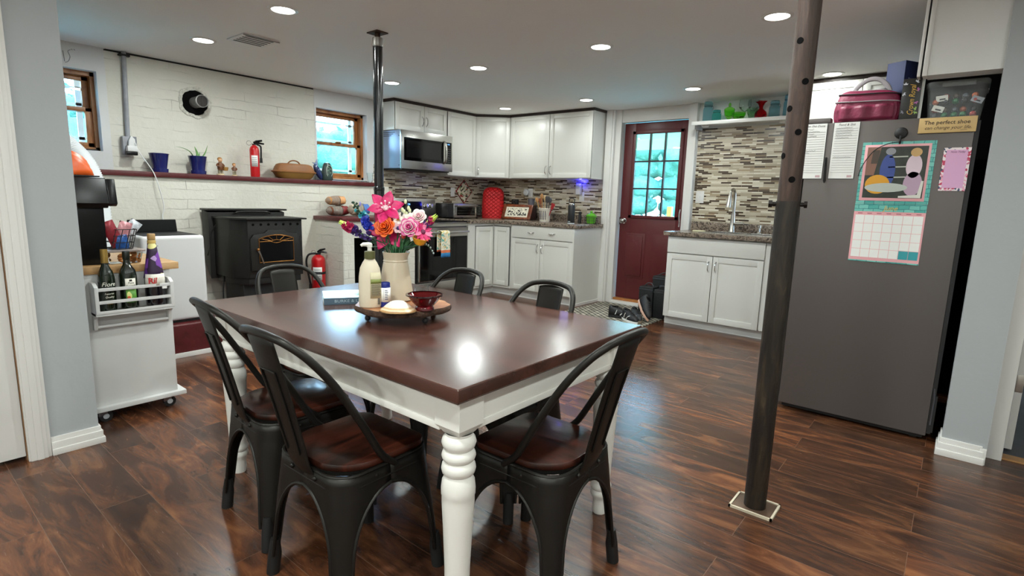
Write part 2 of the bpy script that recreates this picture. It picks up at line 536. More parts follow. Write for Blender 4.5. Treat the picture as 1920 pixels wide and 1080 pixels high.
# mosaic splashbacks
struct('trim_splashback_left', MB().box(-5.28, -5.268, 3.90, 5.87, .93, 1.56), TILE_X)
struct('trim_splashback_corner', MB().box(-5.27, -3.374, 5.858, 5.872, .93, 1.50), TILE_Y)
struct('trim_splashback_sink', MB().box(-2.275, -1.0, 5.858, 5.872, .95, 2.005), TILE_Y)
# near left partition with the white door
struct('wall_near_left', MB().box(-3.20, -3.08, -2.6, -.45, 0, 2.27).box(-3.20, -3.08, -.45, .408, 2.05, 2.27).box(-3.20, -3.08, .408, .665, 0, 2.27), GREYW)
struct('wall_left_return', MB().box(-5.4, -3.2, -.5, -.4, 0, 2.27), GREYW)
cs = MB()
for a, b, d in ((.402, .483, .014), (.408, .470, .020), (.43, .455, .024)): cs.box(-3.082, -3.08+d, a, b, 0, 2.12)
struct('trim_near_door', cs, TRIM, bev=.003)
d2 = struct('door_2', MB().box(-3.135, -3.09, -.45, .398, .022, 2.05), TRIM, bev=.003)
MB().tube([(-3.09, -.36, .95), (-3.06, -.36, .95)], .012).ball((-3.04, -.36, .95), .028).build('door_knob', NICKEL, d2)
struct('trim_near_jamb', MB().box(-3.15, -3.088, .399, .409, 0, 2.06), mat('jamb_wood', '#8a6748', .6))
bb = MB()
for h, d in ((.03, .020), (.062, .014), (.085, .008)):
    bb.box(-3.081, -3.08+d, .484, .665+d, 0, h).box(-3.2, -3.0812, .664, .665+d, 0, h)
struct('baseboard_left', bb, TRIM, bev=.003)
# fridge nook, pillar and the doorway at the right
struct('wall_right', MB().box(.06, .235, 3.41, 3.57, 0, 2.27).box(.235, .305, 3.555, 3.70, 0, 2.27).box(.305, 1.12, 3.57, 3.70, 2.06, 2.27).box(1.12, 2.1, 3.57, 3.70, 0, 2.27), GREYW)
struct('wall_header', MB().box(-.225, .06, 3.45, 3.57, 1.876, 2.27), WHITE)
tp = MB().box(-.262, -.249, 3.44, 3.52, 1.872, 2.262).box(-.241, -.222, 3.435, 3.52, 1.872, 2.262)
struct('trim_header_edge', tp, TRIM, bev=.002)
struct('trim_header_gap', MB().box(-.250, -.240, 3.46, 3.52, 1.872, 2.262), BLKM)
struct('wall_nook_dark', MB().box(-.30, .235, 4.62, 4.66, 0, 2.27).box(.20, .235, 3.57, 4.62, 0, 2.27), BLACK)  # black panels paint in the dark of the unlit space behind
bb = MB()
for h, d in ((.034, .020), (.066, .014), (.092, .008)):
    bb.box(.06-d, .21+d, 3.41-d, 3.411, 0, h).box(.06-d, .0605, 3.4112, 3.57, 0, h)
bb.box(.21, .235, 3.40, 3.556, 0, .082)
struct('baseboard_right', bb, TRIM, bev=.003)
struct('trim_right_door', MB().box(.237, .302, 3.525, 3.56, 0, 2.12).box(.285, .305, 3.56, 3.70, 0, 2.06).box(.305, 1.12, 3.525, 3.57, 2.06, 2.13), TRIM, bev=.004)
d3 = struct('door_3', MB().box(.312, .348, 3.705, 4.46, .012, 2.05), TRIM, bev=.003)
MB().box(.3135, .3465, 3.700, 3.706, .32, .41).box(.306, .314, 3.688, 3.706, .32, .41).build('hinge', NICKEL, d3, bev=.003)
struct('wall_hall', MB().box(.2, 2.1, 5.5, 5.6, 0, 2.27), WHITE)
struct('wall_east', MB().box(2.0, 2.1, -2.7, 5.6, 0, 2.27), WHITE)
struct('wall_behind', MB().box(-5.5, 2.1, -2.7, -2.6, 0, 2.27), WHITE)
# half wall of painted brick between stove and range, open at the front
hw = MB().box(-5.10, -4.62, 3.04, 3.17, 0, .952).box(-4.74, -4.60, 3.04, 3.16, 0, .952).box(-5.10, -4.60, 3.84, 3.935, 0, .952).box(-5.10, -4.60, 3.16, 3.84, .79, .952)
struct('wall_half', hw, BRICK_X)
struct('wall_half_end', MB().box(-5.10, -4.60, 3.034, 3.042, 0, .952), BRICK_Y)
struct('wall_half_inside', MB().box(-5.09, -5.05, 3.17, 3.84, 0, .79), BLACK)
struct('trim_half_wall_cap', MB().box(-5.10, -4.575, 3.012, 3.95, .952, .99), MAROON, bev=.006)

# ------------------------------------------------------------------ windows in the far left wall
def window(n, y0, y1, z0, z1):
    x = -5.40
    fr = MB()
    xb, xf = x-.06, x+.045
    fr.box(xb, xf, y0, y0+.03, z0, z1).box(xb, xf, y1-.03, y1, z0, z1).box(xb, xf, y0, y1, z1-.035, z1).box(xb, xf, y0, y1, z0, z0+.03)
    wob = struct('window_%d' % n, fr, SASHW)
    zm = z0+(z1-z0)*.50
    for nm, xc, a, b in (('upper_sash', x-.03, zm-.005, z1-.035), ('lower_sash', x+.012, z0+.03, zm+.03)):
        s_ = MB()
        ya, yb = y0+.03, y1-.03
        s_.box(xc-.016, xc+.016, ya, ya+.035, a, b).box(xc-.016, xc+.016, yb-.045, yb, a, b)
        s_.box(xc-.016, xc+.016, ya, yb, b-.034, b).box(xc-.016, xc+.016, ya, yb, a, a+.036)
        sash = s_.build(nm, SASHW, wob, bev=.004)
        MB().box(xc-.003, xc+.003, ya+.03, yb-.03, a+.03, b-.03).build('pane', PANE, sash)
    st = MB()
    xs = x-.10
    for z in (z0+.09, zm+.05, z1-.13): st.box(xs-.008, xs+.008, y0+.02, y1-.02, z, z+.022)
    st.box(xs-.008, xs+.008, y1-.10, y1-.062, z0, z1)
    st.build('storm_frame', mat('storm_white', '#e8eef4', .4), wob)
    MB().box(x+.02, x+.045, (y0+y1)/2-.03, (y0+y1)/2+.03, zm+.028, zm+.042).build('sash_lock', mat('brass_old', '#7a5a2c', .4, .8), wob, bev=.004)
    jb = MB().box(-5.49, -5.2755, y1-.004, y1+.003, z0, z1).box(-5.49, -5.2755, y0-.003, y0+.004, z0, z1).box(-5.49, -5.2755, y0, y1, z1-.004, z1+.003).box(-5.49, -5.2755, y0, y1, z0-.006, z0+.002)
    jb.build('reveal', PLASTER, wob)
    return wob
w1 = window(1, .70, 1.345, 1.49, 2.092)
w2 = window(2, 3.19, 3.82, 1.372, 2.092)
struct('wall_left_sill', MB().box(-5.5, -5.277, .70, 1.345, 1.31, 1.486), PLASTER)
struct('trim_window_sill', MB().box(-5.5, -5.30, 3.19, 3.82, 1.31, 1.368), PLASTER)
MB().box(-5.36, -5.345, .72, 1.325, 1.486, 1.505).build('rubber_seal', BLKM, w1)
MB().tube([(-5.35, 1.14, 2.09), (-5.349, 1.142, 1.9), (-5.348, 1.136, 1.80), (-5.349, 1.138, 1.62)], .0025, 6).build('blind_cord', TRIM, w1)

# ------------------------------------------------------------------ entrance door
DRED = mat('maroon_door_paint', '#571c1f', .38, noise=(3, .06), bump=(30, .05))
ds = MB().box(-3.185, -3.045, 5.93, 5.972, .065, 2.122).box(-2.49, -2.392, 5.93, 5.972, .065, 2.122).box(-3.05, -2.485, 5.93, 5.972, 2.0, 2.122).box(-3.05, -2.485, 5.93, 5.972, .065, 1.063)
door = struct('door_1', ds, DRED, bev=.002)
fm = MB()
for a, b, c, d in ((-3.075, -3.035, 1.035, 2.03), (-2.50, -2.46, 1.035, 2.03), (-3.075, -2.46, 1.035, 1.07), (-3.075, -2.46, 1.992, 2.03)): fm.box(a, b, 5.915, 5.935, c, d)
fm.build('glazing_frame', DRED, door, bev=.004)
for xa in (-3.085, -2.745):
    pm = MB(); xb_ = xa+.245
    pm.prism([(xa, .32), (xb_, .32), (xb_, .855), (xa, .855)], 'y', 5.925, 5.931)
    pm.prism([(xa+.03, .35), (xb_-.03, .35), (xb_-.03, .825), (xa+.03, .825)], 'y', 5.915, 5.926)
    pm.build('raised_panel', DRED, door, bev=.007)
mt = MB()
gx0, gx1, gz0, gz1 = -3.04, -2.495, 1.067, 1.996
for k in (1, 2):
    x = gx0+(gx1-gx0)*k/3; mt.box(x-.008, x+.008, 5.928, 5.962, gz0, gz1)
    z = gz0+(gz1-gz0)*k/3; mt.box(gx0, gx1, 5.927, 5.963, z-.008, z+.008)
mt.build('muntins', mat('dark_maroon', '#2c1213', .4), door)
MB().box(gx0, gx1, 5.943, 5.947, gz0, gz1).build('pane', PANE, door)
kb = MB(frame((-3.128, 5.93, .995), 0))
kb.lathe([(0, .01), (.034, .01), (.036, .004), (.036, 0)], n=24)
kbm = MB()
kbm.m = Matrix.Translation((-3.128, 5.93, .995)) @ Matrix.Rotation(R(90), 4, 'X')
kbm.lathe([(0, .075), (.018, .074), (.028, .064), (.030, .052), (.024, .040), (.013, .034), (.012, .012), (.033, .008), (.036, 0)], n=24)
kbm.build('door_knob', CHROME, door)
MB().box(-3.19, -3.176, 5.925, 5.931, .95, 1.04).build('strike_plate', mat('old_steel', '#5b5450', .4, 1), door)

# ------------------------------------------------------------------ outside
LEAF = NT('foliage')
q = LEAF
v = q.coords('XYZ')
n = q.n('TexNoise', Scale=2.5, Detail=8.0, Roughness=.75); q.l(v, n.inputs['Vector'])
q.l(q.ramp(n.outputs['Fac'], [(.3, '#4a8064'), (.5, '#619a81'), (.68, '#84b99f')]), q.b.inputs['Base Color'])
q.b.inputs['Roughness'].default_value = .8
q.bump(n.outputs['Fac'], 1.0, .3)
def hedge(label, p0, p1, h, seed):
    """a clipped but shaggy hedge from p0 to p1, with its own thickness and loose leaves"""
    rnd = random.Random(seed); d = Vector(p1)-Vector(p0); L = d.length; d.normalize(); nr = Vector((-d.y, d.x, 0))
    mb = MB(); n = int(L/.55)
    for i in range(n+1):
        for k in range(6):
            p = Vector(p0)+d*(L*i/n+rnd.uniform(-.2, .2))+nr*rnd.uniform(-.45, .45)
            mb.ball((p.x, p.y, h*(k+.5)/6+rnd.uniform(-.12, .08)), (rnd.uniform(.4, .6), rnd.uniform(.4, .6), rnd.uniform(.24, .36)), 10, 7)
    for i in range(int(L*190)):
        sd = rnd.choice((-1, 1))
        p = Vector(p0)+d*rnd.uniform(0, L)+nr*(sd*rnd.uniform(.55, .95)); p.z = rnd.uniform(.02, h+.05)
        s_ = rnd.uniform(.05, .11)
        u = Vector((rnd.uniform(-1, 1), rnd.uniform(-1, 1), rnd.uniform(-1, 1))).normalized()*s_
        w_ = u.cross(Vector((rnd.uniform(-1, 1), rnd.uniform(-1, 1), 1))).normalized()*s_*.55
        mb.add([p-u, p+w_, p+u, p-w_], [(0, 1, 2, 3)])
    return single('hedge', mb, LEAF.m, label, 'hedge', (p0[0], p0[1], 0), ang=80)
hedge('tall leafy green hedge outside behind the two small basement windows', (-10.6, -3, 0), (-10.6, 9, 0), 2.55, 1)
hedge('leafy green hedge outside behind the panes of the maroon door', (-10, 12.6, 0), (3, 12.6, 0), 2.65, 2)
struct('ground', MB().box(-16, -5.5, -8, 6.05, .9, 1.0).box(-16, 8, 6.06, 18, -.1, -.005), mat('grass', '#5f9478', .9, noise=(8, .3)))
struct('ceiling_porch', MB().box(-5.4, .6, 6.05, 8.0, 2.17, 2.22).box(-5.4, .6, 7.9, 8.0, 2.02, 2.2), mat('porch_paint', '#c9cfae', .6))
t = thing('yellow_post', 'yellow playset post seen through the lowest right pane of the door', 'post', (-3.28, 7.6, -.02))
MB().box(-3.32, -3.25, 7.57, 7.63, -.02, 1.17).build('post', mat('yellow_paint', '#e7c94a', .5), t, bev=.005)
MB().box(-3.36, -3.21, 7.56, 7.64, 1.0, 1.03).build('crossbar', mat('yellow_paint', '#e7c94a'), t, bev=.005)

# ------------------------------------------------------------------ kitchen cabinets
def slab(m, w, z0, z1, y0=0.0, t=.019, rail=.055):
    b = MB(m)
    b.box(.002, w-.002, y0, y0+t*.55, z0, z1)
    b.box(.002, rail, y0, y0+t, z0, z1).box(w-rail, w-.002, y0, y0+t, z0, z1)
    b.box(rail, w-rail, y0, y0+t, z0, z0+rail).box(rail, w-rail, y0, y0+t, z1-rail, z1)
    return b
def pull(m, u, z, L=.10, vert=True, y0=.019):
    pts = []
    for k in range(9):
        t = k/8-.5
        pts.append((u if vert else u+t*L, y0+.028*(1-(2*t)**4)-.002, z+t*L if vert else z-.010*math.cos(t*PI)))
    return MB(m).tube(pts, [.0065, .0055, .005, .0048, .0048, .0048, .005, .0055, .0065], 8)
def door_(parent, m, u0, w, z0, z1, hu=None, hz=None, y0=0.0):
    mm = m @ Matrix.Translation((u0, 0, 0))
    d = slab(mm, w, z0, z1, y0).build('door', CAB, parent, bev=.0015)
    if hu is not None: pull(mm, hu, hz, y0=y0+.019).build('handle', CHROME, d)
    return d

TOPSTRIP = mat('dark_brown_trim', '#2a1a15', .5)  # dark brown strip between cabinet tops and ceiling
FR = frame((0, 5.22, 0), 0); FL = frame((-4.58, 0, 0), R(90))
# base corner with folding doors
t = thing('base_cabinet', 'white corner base cabinet with folded pair of narrow doors beside the range', 'cabinet', (-4.9, 5.5, 0), 0, 'white kitchen cabinets')
MB().prism([(-5.26, 4.748), (-4.58, 4.748), (-4.58, 5.22), (-4.30, 5.22), (-4.30, 5.85), (-5.26, 5.85)], 'z', .10, .905).build('body', CAB, t)
MB().prism([(-5.26, 4.76), (-4.65, 4.76), (-4.65, 5.29), (-4.30, 5.29), (-4.30, 5.84), (-5.26, 5.84)], 'z', 0, .10).build('toe_kick', WHITE, t)
MB().box(-4.581, -4.577, 4.872, 5.2, .868, .876).box(-4.575, -4.302, 5.217, 5.2205, .868, .876).box(-4.306, -4.302, 5.2165, 5.2205, .13, .87).build('door_gap', BLKM, t)
door_(t, FL, 4.875, .317, .13, .866)
door_(t, FR, -4.558, .252, .13, .866)
t = thing('base_cabinet', 'white two door base cabinet with wide drawer front, end of the L run', 'cabinet', (-3.83, 5.5, 0), 0, 'white kitchen cabinets')
MB().box(-4.296, -3.372, 5.222, 5.85, .10, .905).build('body', CAB, t)
MB().box(-4.296, -3.372, 5.285, 5.84, 0, .10).build('toe_kick', WHITE, t)
MB().box(-3.372, -3.352, 5.195, 5.79, 0, .905).build('end_panel', CAB, t)
MB().box(-3.372, -3.344, 5.19, 5.79, 0, .03).build('shoe_strip', TRIM, t)
dr = MB(FR).box(-4.268, -3.374, 0, .019, .752, .900).build('drawer_front', CAB, t, bev=.002)
for u in (-3.97, -3.665): pull(FR, u, .825, .085, False).build('handle', CHROME, dr)
door_(t, FR, -4.268, .437, .115, .742, .437-.033, .635)
door_(t, FR, -3.829, .455, .115, .742, .033, .635)
# countertop of the L run
cp = MB().prism([(-5.262, 4.745), (-4.545, 4.745), (-4.545, 5.175), (-3.325, 5.175), (-3.325, 5.79), (-3.375, 5.79), (-3.375, 5.855), (-5.262, 5.855)], 'z', .906, .948)
o = single('countertop', cp, GRAN, 'brown granite look countertop on the L shaped base cabinets', 'countertop', (-4.5, 5.5, .906), bev=.006)
sp = MB().box(-5.26, -3.39, 5.832, 5.855, .9485, 1.04).box(-3.388, -3.365, 5.69, 5.785, .9485, 1.03).build('splash_strip', GRAN, o, bev=.003)
# wall cabinets
FUL = frame((-4.97, 0, 0), R(90)); FUR = frame((0, 5.55, 0), 0)
t = thing('wall_cabinet', 'low white two door wall cabinet directly above the microwave', 'cabinet', (-5.1, 4.35, 1.936), 0, 'white kitchen cabinets')
MB().box(-5.27, -4.97, 3.955, 4.745, 1.936, 2.24).build('body', CAB, t)
door_(t, FUL, 3.96, .415, 1.942, 2.236, .385, 2.065)
door_(t, FUL, 4.377, .362, 1.942, 2.236, .03, 2.065)
t = thing('wall_cabinet', 'tall narrow white wall cabinet right of the microwave', 'cabinet', (-5.1, 5.0, 1.475), 0, 'white kitchen cabinets')
MB().box(-5.27, -4.97, 4.749, 5.262, 1.475, 2.24).build('body', CAB, t)
door_(t, FUL, 4.755, .50, 1.482, 2.236)
t = thing('wall_cabinet', 'white angled corner wall cabinet above the red cover', 'cabinet', (-5.0, 5.6, 1.475), 0, 'white kitchen cabinets')
MB().prism([(-5.27, 5.266), (-4.97, 5.266), (-4.63, 5.55), (-4.63, 5.85), (-5.27, 5.85)], 'z', 1.475, 2.24).build('body', CAB, t)
a = math.atan2(5.55-5.266, .34)
door_(t, frame((-4.967, 5.266, 0), a), .004, .436, 1.482, 2.236, .035, 1.56)
t = thing('wall_cabinet', 'wide white two door wall cabinet above the crock and black tumbler', 'cabinet', (-4.0, 5.7, 1.475), 0, 'white kitchen cabinets')
MB().box(-4.626, -3.388, 5.55, 5.85, 1.475, 2.24).build('body', CAB, t)
door_(t, FUR, -4.60, .607, 1.482, 2.236, .575, 1.575)
door_(t, FUR, -3.989, .600, 1.482, 2.236, .032, 1.575)
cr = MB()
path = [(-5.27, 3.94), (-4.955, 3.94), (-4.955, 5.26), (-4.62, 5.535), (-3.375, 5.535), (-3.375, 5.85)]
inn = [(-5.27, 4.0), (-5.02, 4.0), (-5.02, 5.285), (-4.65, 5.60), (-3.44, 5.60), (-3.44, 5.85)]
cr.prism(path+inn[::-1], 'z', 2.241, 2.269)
struct('trim_cabinet_top', cr, TOPSTRIP)
# sink base
t = thing('sink_cabinet', 'white two door sink base cabinet beside the maroon door', 'cabinet', (-1.75, 5.5, 0), 0, 'white kitchen cabinets')
MB().box(-2.25, -2.235, 5.222, 5.85, .085, .905).box(-1.02, -1.0, 5.222, 5.85, .085, .905).box(-2.25, -1.0, 5.83, 5.85, .085, .905).box(-2.25, -1.0, 5.222, 5.85, .085, .10).box(-2.25, -1.0, 5.222, 5.24, .085, .905).build('body', CAB, t)
MB().box(-2.25, -1.0, 5.27, 5.84, 0, .085).build('toe_kick', WHITE, t)
MB(FR).box(-2.243, -1.325, 0, .019, .738, .892).build('drawer_front', CAB, t, bev=.002)
door_(t, FR, -2.243, .458, .088, .728, .425, .63)
door_(t, FR, -1.782, .457, .088, .728, .033, .63)
MB(FR).box(-1.318, -1.0, -.001, .010, .088, .892).build('filler', CAB, t)
cp = MB().box(-2.278, -1.0, 5.158, 5.36, .906, .942).box(-2.278, -1.0, 5.70, 5.855, .906, .942).box(-2.278, -1.98, 5.36, 5.70, .906, .942).box(-1.24, -1.0, 5.36, 5.70, .906, .942)
o = single('countertop', cp, GRAN, 'brown granite look countertop around the sink', 'countertop', (-1.7, 5.5, .906))
MB().box(-2.268, -1.0, 5.832, 5.855, .9425, 1.035).build('splash_strip', GRAN, o, bev=.003)
t = thing('kitchen_sink', 'stainless steel drop-in sink in the countertop right of the door', 'sink', (-1.61, 5.53, .942))
rim = MB()
for a, b, c, d in ((-2.0, -1.22, 5.335, 5.385), (-2.0, -1.22, 5.665, 5.74), (-2.0, -1.95, 5.385, 5.665), (-1.27, -1.22, 5.385, 5.665), (-1.63, -1.59, 5.385, 5.665)): rim.box(a, b, c, d, .9425, .949)
rim.build('rim', STEEL, t, bev=.002)
for a, b in ((-1.95, -1.63), (-1.59, -1.27)):
    MB().box(a, a+.003, 5.385, 5.665, .80, .945).box(b-.003, b, 5.385, 5.665, .80, .945).box(a, b, 5.385, 5.388, .80, .945).box(a, b, 5.662, 5.665, .80, .945).box(a, b, 5.385, 5.665, .797, .80).build('bowl', STEEL, t)
t = thing('faucet', 'brushed nickel gooseneck faucet behind the sink', 'faucet', (-1.79, 5.705, .949))
MB().lathe([(0, .95), (.034, .95), (.034, .957), (.026, .975), (.024, 1.06), (.019, 1.14)], (-1.79, 5.705, 0), 20).build('base', NICKEL, t)
pth = spline([(-1.79, 5.705, 1.12), (-1.79, 5.705, 1.27), (-1.79, 5.69, 1.34), (-1.792, 5.64, 1.375), (-1.794, 5.585, 1.35), (-1.796, 5.565, 1.30)], 6)
MB().tube(pth, .0145, 14).build('gooseneck', NICKEL, t)
MB().tube([(-1.796, 5.567, 1.31), (-1.797, 5.562, 1.27), (-1.798, 5.555, 1.195)], [.016, .021, .026], 16).build('spray_head', NICKEL, t)
MB().tube([(-1.78, 5.702, 1.035), (-1.745, 5.698, 1.035), (-1.675, 5.68, 1.038)], [.017, .016, .012], 12).build('lever', NICKEL, t)
t = thing('soap_dispenser', 'small nickel soap pump at the right of the sink', 'soap dispenser', (-1.53, 5.705, .949))
MB().lathe([(0, .9495), (.02, .9495), (.02, .955), (.012, .965), (.011, 1.0)], (-1.53, 5.705, 0), 16).build('collar', NICKEL, t)
MB().lathe([(.011, 1.0), (.017, 1.005), (.017, 1.03), (0, 1.033)], (-1.53, 5.705, 0), 16).tube([(-1.53, 5.705, 1.022), (-1.53, 5.655, 1.018)], .006, 8).build('pump_head', NICKEL, t)
single('sponge', MB().box(-2.10, -1.99, 5.45, 5.52, .943, .958), mat('sponge', '#c9c3a2', .9, bump=(120, .4)), 'flat pale sponge on the counter left of the sink', 'sponge', (-2.04, 5.48, .943), bev=.004)
# shelf above the sink
t = thing('wall_shelf', 'long white wall shelf of coloured glassware above the sink', 'shelf', (-1.75, 5.75, 2.02))
MB().box(-2.262, -1.21, 5.62, 5.855, 2.030, 2.048).box(-2.262, -1.21, 5.612, 5.632, 2.014, 2.050).build('board', TRIM, t, bev=.003)
MB().box(-2.262, -2.236, 5.70, 5.855, 1.985, 2.029).build('bracket', mat('bracket_grey', '#9a9a9a', .5), t)
for x, wh in ((-2.16, 'left end of the shelf over the sink'), (-1.42, 'right end of the sink shelf, by the rusty post')):
    t2 = thing('puck_light', 'white puck light under the '+wh, 'light', (x, 5.72, 2.0), 0, 'puck lights under the shelf')
    MB().lathe([(0, 2.003), (.034, 2.003), (.036, 2.012), (.034, 2.0295), (0, 2.0295)], (x, 5.72, 0), 24).build('housing', TRIM, t2)
    MB().lathe([(0, 2.0005), (.027, 2.001), (.028, 2.003)], (x, 5.72, 0), 24).build('lens', mat('puck_lens', '#ffffff', .4), t2)
# cabinet over and behind the fridge
t = thing('wall_cabinet', 'bright white wall cabinet behind the maroon bag on the fridge', 'cabinet', (-.75, 5.5, 1.5), 0, 'white kitchen cabinets')
FC = frame((0, 5.25, 0), 0)
MB().box(-1.19, -.29, 5.25, 5.85, 1.5, 2.24).build('body', CAB, t)
door_(t, FC, -1.185, .445, 1.506, 2.236); door_(t, FC, -.738, .445, 1.506, 2.236)
struct('trim_cabinet_top_fridge', MB().box(-1.2, -.28, 5.235, 5.30, 2.241, 2.269), TOPSTRIP)

# ------------------------------------------------------------------ microwave
t = thing('microwave', 'stainless over-the-range microwave under the low wall cabinet', 'microwave', (-5.06, 4.36, 1.515))
MB().box(-5.26, -4.885, 3.972, 4.74, 1.518, 1.932).build('body', mat('microwave_side', '#8f9bb0', .35, .6), t, bev=.003)
fm = MB().box(-4.885, -4.857, 3.965, 4.744, 1.515, 1.932)
fr = fm.build('front', STEEL, t, bev=.003)
MB().box(-4.8575, -4.855, 4.0, 4.60, 1.605, 1.855).build('window', BLACKGLASS, fr)
MB().box(-4.8575, -4.855, 4.628, 4.725, 1.605, 1.855).build('control_panel', BLACKGLASS, fr)
LED = mat('blue_display', '#6fb4ff', .5, emit=2.0)
text('12:45', .018, LED, fr, wallm((-4.8545, 4.675, 1.832), '+x'), 'clock_digits')
kp = MB()
for i in range(3):
    for j in range(7): kp.box(-4.8552, -4.8546, 4.644+i*.026, 4.656+i*.026, 1.625+j*.025, 1.630+j*.025)
kp.build('keypad_legend', mat('legend_grey', '#77797c', .5), fr)
MB().box(-4.856, -4.853, 4.03, 4.565, 1.640, 1.825).build('mesh_screen', mat('screen_dark', '#0d0d0f', .12), fr)
MB().tube(spline([(-4.857, 4.60, 1.86), (-4.825, 4.604, 1.83), (-4.815, 4.606, 1.735), (-4.825, 4.604, 1.64), (-4.857, 4.60, 1.605)], 5), .011, 12).build('handle', STEEL, fr)
MB().box(-4.8575, -4.855, 4.27, 4.34, 1.545, 1.553).build('badge', STEELD, fr)
MB().box(-5.24, -4.89, 3.99, 4.72, 1.505, 1.518).build('vent_underside', BLKM, t)
vt = MB()
for k in range(3): vt.box(-5.2, -4.98-.03*k, 3.9695, 3.9722, 1.905-.018*k, 1.911-.018*k)
for z in (1.87, 1.55): vt.tube([(-4.91, 3.9722, z), (-4.91, 3.969, z)], .006, 8)
vt.build('side_slots', BLKM, t)

# ------------------------------------------------------------------ range
t = thing('range', 'stainless electric range with black oven door under the microwave', 'range', (-4.9, 4.35, 0))
MB().box(-5.25, -4.60, 3.965, 4.74, .04, .925).build('body', STEELD, t)
MB().box(-5.25, -4.585, 3.96, 4.742, .925, .940).build('cooktop', BLACKGLASS, t, bev=.003)
rg = MB()
for (x, y, r_) in ((-4.78, 4.15, .10), (-4.78, 4.55, .085), (-5.02, 4.15, .075), (-5.02, 4.55, .10)):
    rg.lathe([(r_-.004, .9405), (r_, .9407)], (x, y, 0), 40)
rg.build('burner_rings', mat('burner_grey', '#4d4d50', .4), t)
MB().box(-4.60, -4.572, 3.965, 4.74, .880, .926).build('front_rail', STEEL, t, bev=.003)
bg_ = MB().prism([(-5.25, .94), (-5.12, .94), (-5.15, 1.186), (-5.25, 1.186)], 'y', 3.975, 4.735).build('backguard', STEEL, t, bev=.004)
pm = Matrix.Translation((-5.135, 4.35, 1.085)) @ Matrix.Rotation(R(-7), 4, 'Y')
MB(pm).box(-.002, .004, -.15, .15, -.055, .065).build('display', BLACKGLASS, bg_)
text('1:24', .035, LED, bg_, pm @ wallm((.0045, -.06, .03), '+x'), 'clock_digits')
kn = []
for y in (-.335, -.245, .215, .29):
    k_ = MB(pm @ Matrix.Translation((0, y, .01)) @ Matrix.Rotation(R(90), 4, 'Y'))
    k_.lathe([(.031, 0), (.031, .006), (.024, .010), (.022, .034), (0, .036)], n=22).box(-.022, .022, -.005, .005, .03, .044)
    k_.build('knob', CHROME, bg_)
od = MB().box(-4.60, -4.568, 3.968, 4.737, .265, .868).build('oven_door', STEEL, t, bev=.004)
MB().box(-4.5685, -4.565, 3.985, 4.722, .272, .765).build('oven_window', BLACKGLASS, od)
hb = MB().tube([(-4.525, 4.0, .815), (-4.525, 4.705, .815)], .0125, 14)
for y in (4.03, 4.675): hb.tube([(-4.568, y, .815), (-4.525, y, .815)], .009, 8)
hb.build('handle', STEEL, od)
MB().box(-4.60, -4.57, 3.968, 4.737, .05, .25).build('drawer', STEEL, t, bev=.004)
MB().box(-5.2, -4.64, 4.0, 4.7, 0, .05).build('plinth', BLKM, t)
# towel over the oven handle
TOW = NT('towel_print'); q = TOW
v = q.coords('YZX')
n = q.n('TexNoise', Scale=22.0, Detail=2.0, Distortion=1.5); q.l(v, n.inputs['Vector'])
sp_ = q.n('SeparateXYZ'); q.l(v, sp_.inputs[0])
band = q.ramp(sp_.outputs['Y'], [(0, '#2f78b4'), (.02, '#2f78b4')])
pic = q.ramp(n.outputs['Fac'], [(.0, '#6fae9f'), (.42, '#ece3cc'), (.56, '#efe6d0'), (.60, '#e2b94a'), (.66, '#8fae55'), (.72, '#d96a3f')], True)
mr = q.n('MapRange'); mr.inputs[1].default_value = .0; mr.inputs[2].default_value = 1.0; q.l(sp_.outputs['Y'], mr.inputs[0])
stripes = q.ramp(mr.outputs[0], [(0, '#2f78b4'), (.035, '#3c8fc4'), (.05, '#e07a4e'), (.08, '#f0ead8'), (.095, '#ece3cc')], True)
msk = q.n('Math', operation='LESS_THAN'); q.l(sp_.outputs['Y'], msk.inputs[0]); msk.inputs[1].default_value = .09
q.l(q.mix(msk.outputs[0], pic, stripes), q.b.inputs['Base Color']); q.b.inputs['Roughness'].default_value = .9
tw = MB()
def cloth(y0, y1, x0, z0, z1, ph):
    return lambda a, b: (x0+.006*math.sin(a*9+ph)*(1-b), y0+(y1-y0)*a+.012*(1-b)*(a-.5), z0+(z1-z0)*b)
tw.grid(cloth(4.245, 4.375, -4.506, .535, .828, 0), 14, 12)
tw.grid(cloth(4.215, 4.33, -4.548, .60, .828, 1), 14, 8)
tw.grid(lambda a, b: (-4.527+.021*math.cos(PI*b), 4.215+(4.245-4.215)*(1-b)+a*(.115+.015*(1-b)), .826+.012*math.sin(PI*b)), 14, 5)
single('kitchen_towel', tw, TOW.m, 'bright printed dish towel hanging on the oven door handle', 'towel', (-4.527, 4.30, .535), solid=.004)

# ------------------------------------------------------------------ refrigerator
FG = mat('fridge_grey', '#5f5855', .45, .3, bump=(500, .05))
t = thing('refrigerator', 'tall dark grey refrigerator seen from its plain side behind the rusty post', 'refrigerator', (-.37, 3.95, 0))
MB().box(-.735, -.006, 3.53, 4.40, .035, 1.685).build('cabinet', FG, t, bev=.006)
for a, b in ((3.53, 3.962), (3.968, 4.40)):
    dd = MB().box(-.80, -.742, a, b, .06, 1.715).build('door', FG, t, bev=.008)
    hy = b-.04 if a < 3.6 else a+.04
    MB().tube([(-.80, hy, .75), (-.85, hy, .78), (-.85, hy, 1.45), (-.80, hy, 1.48)], .012, 10).build('handle', STEELD, dd)
MB().box(-.742, -.632, 3.535, 3.60, 1.686, 1.714).build('hinge_cover', FG, t, bev=.004)
MB().box(-.72, -.02, 3.56, 4.38, .012, .036).build('underframe', BLKM, t)
ft = MB()
for x in (-.70, -.06):
    for y in (3.60, 4.34): ft.tube([(x, y, 0), (x, y, .014)], .02, 10)
ft.build('feet', BLKM, t)
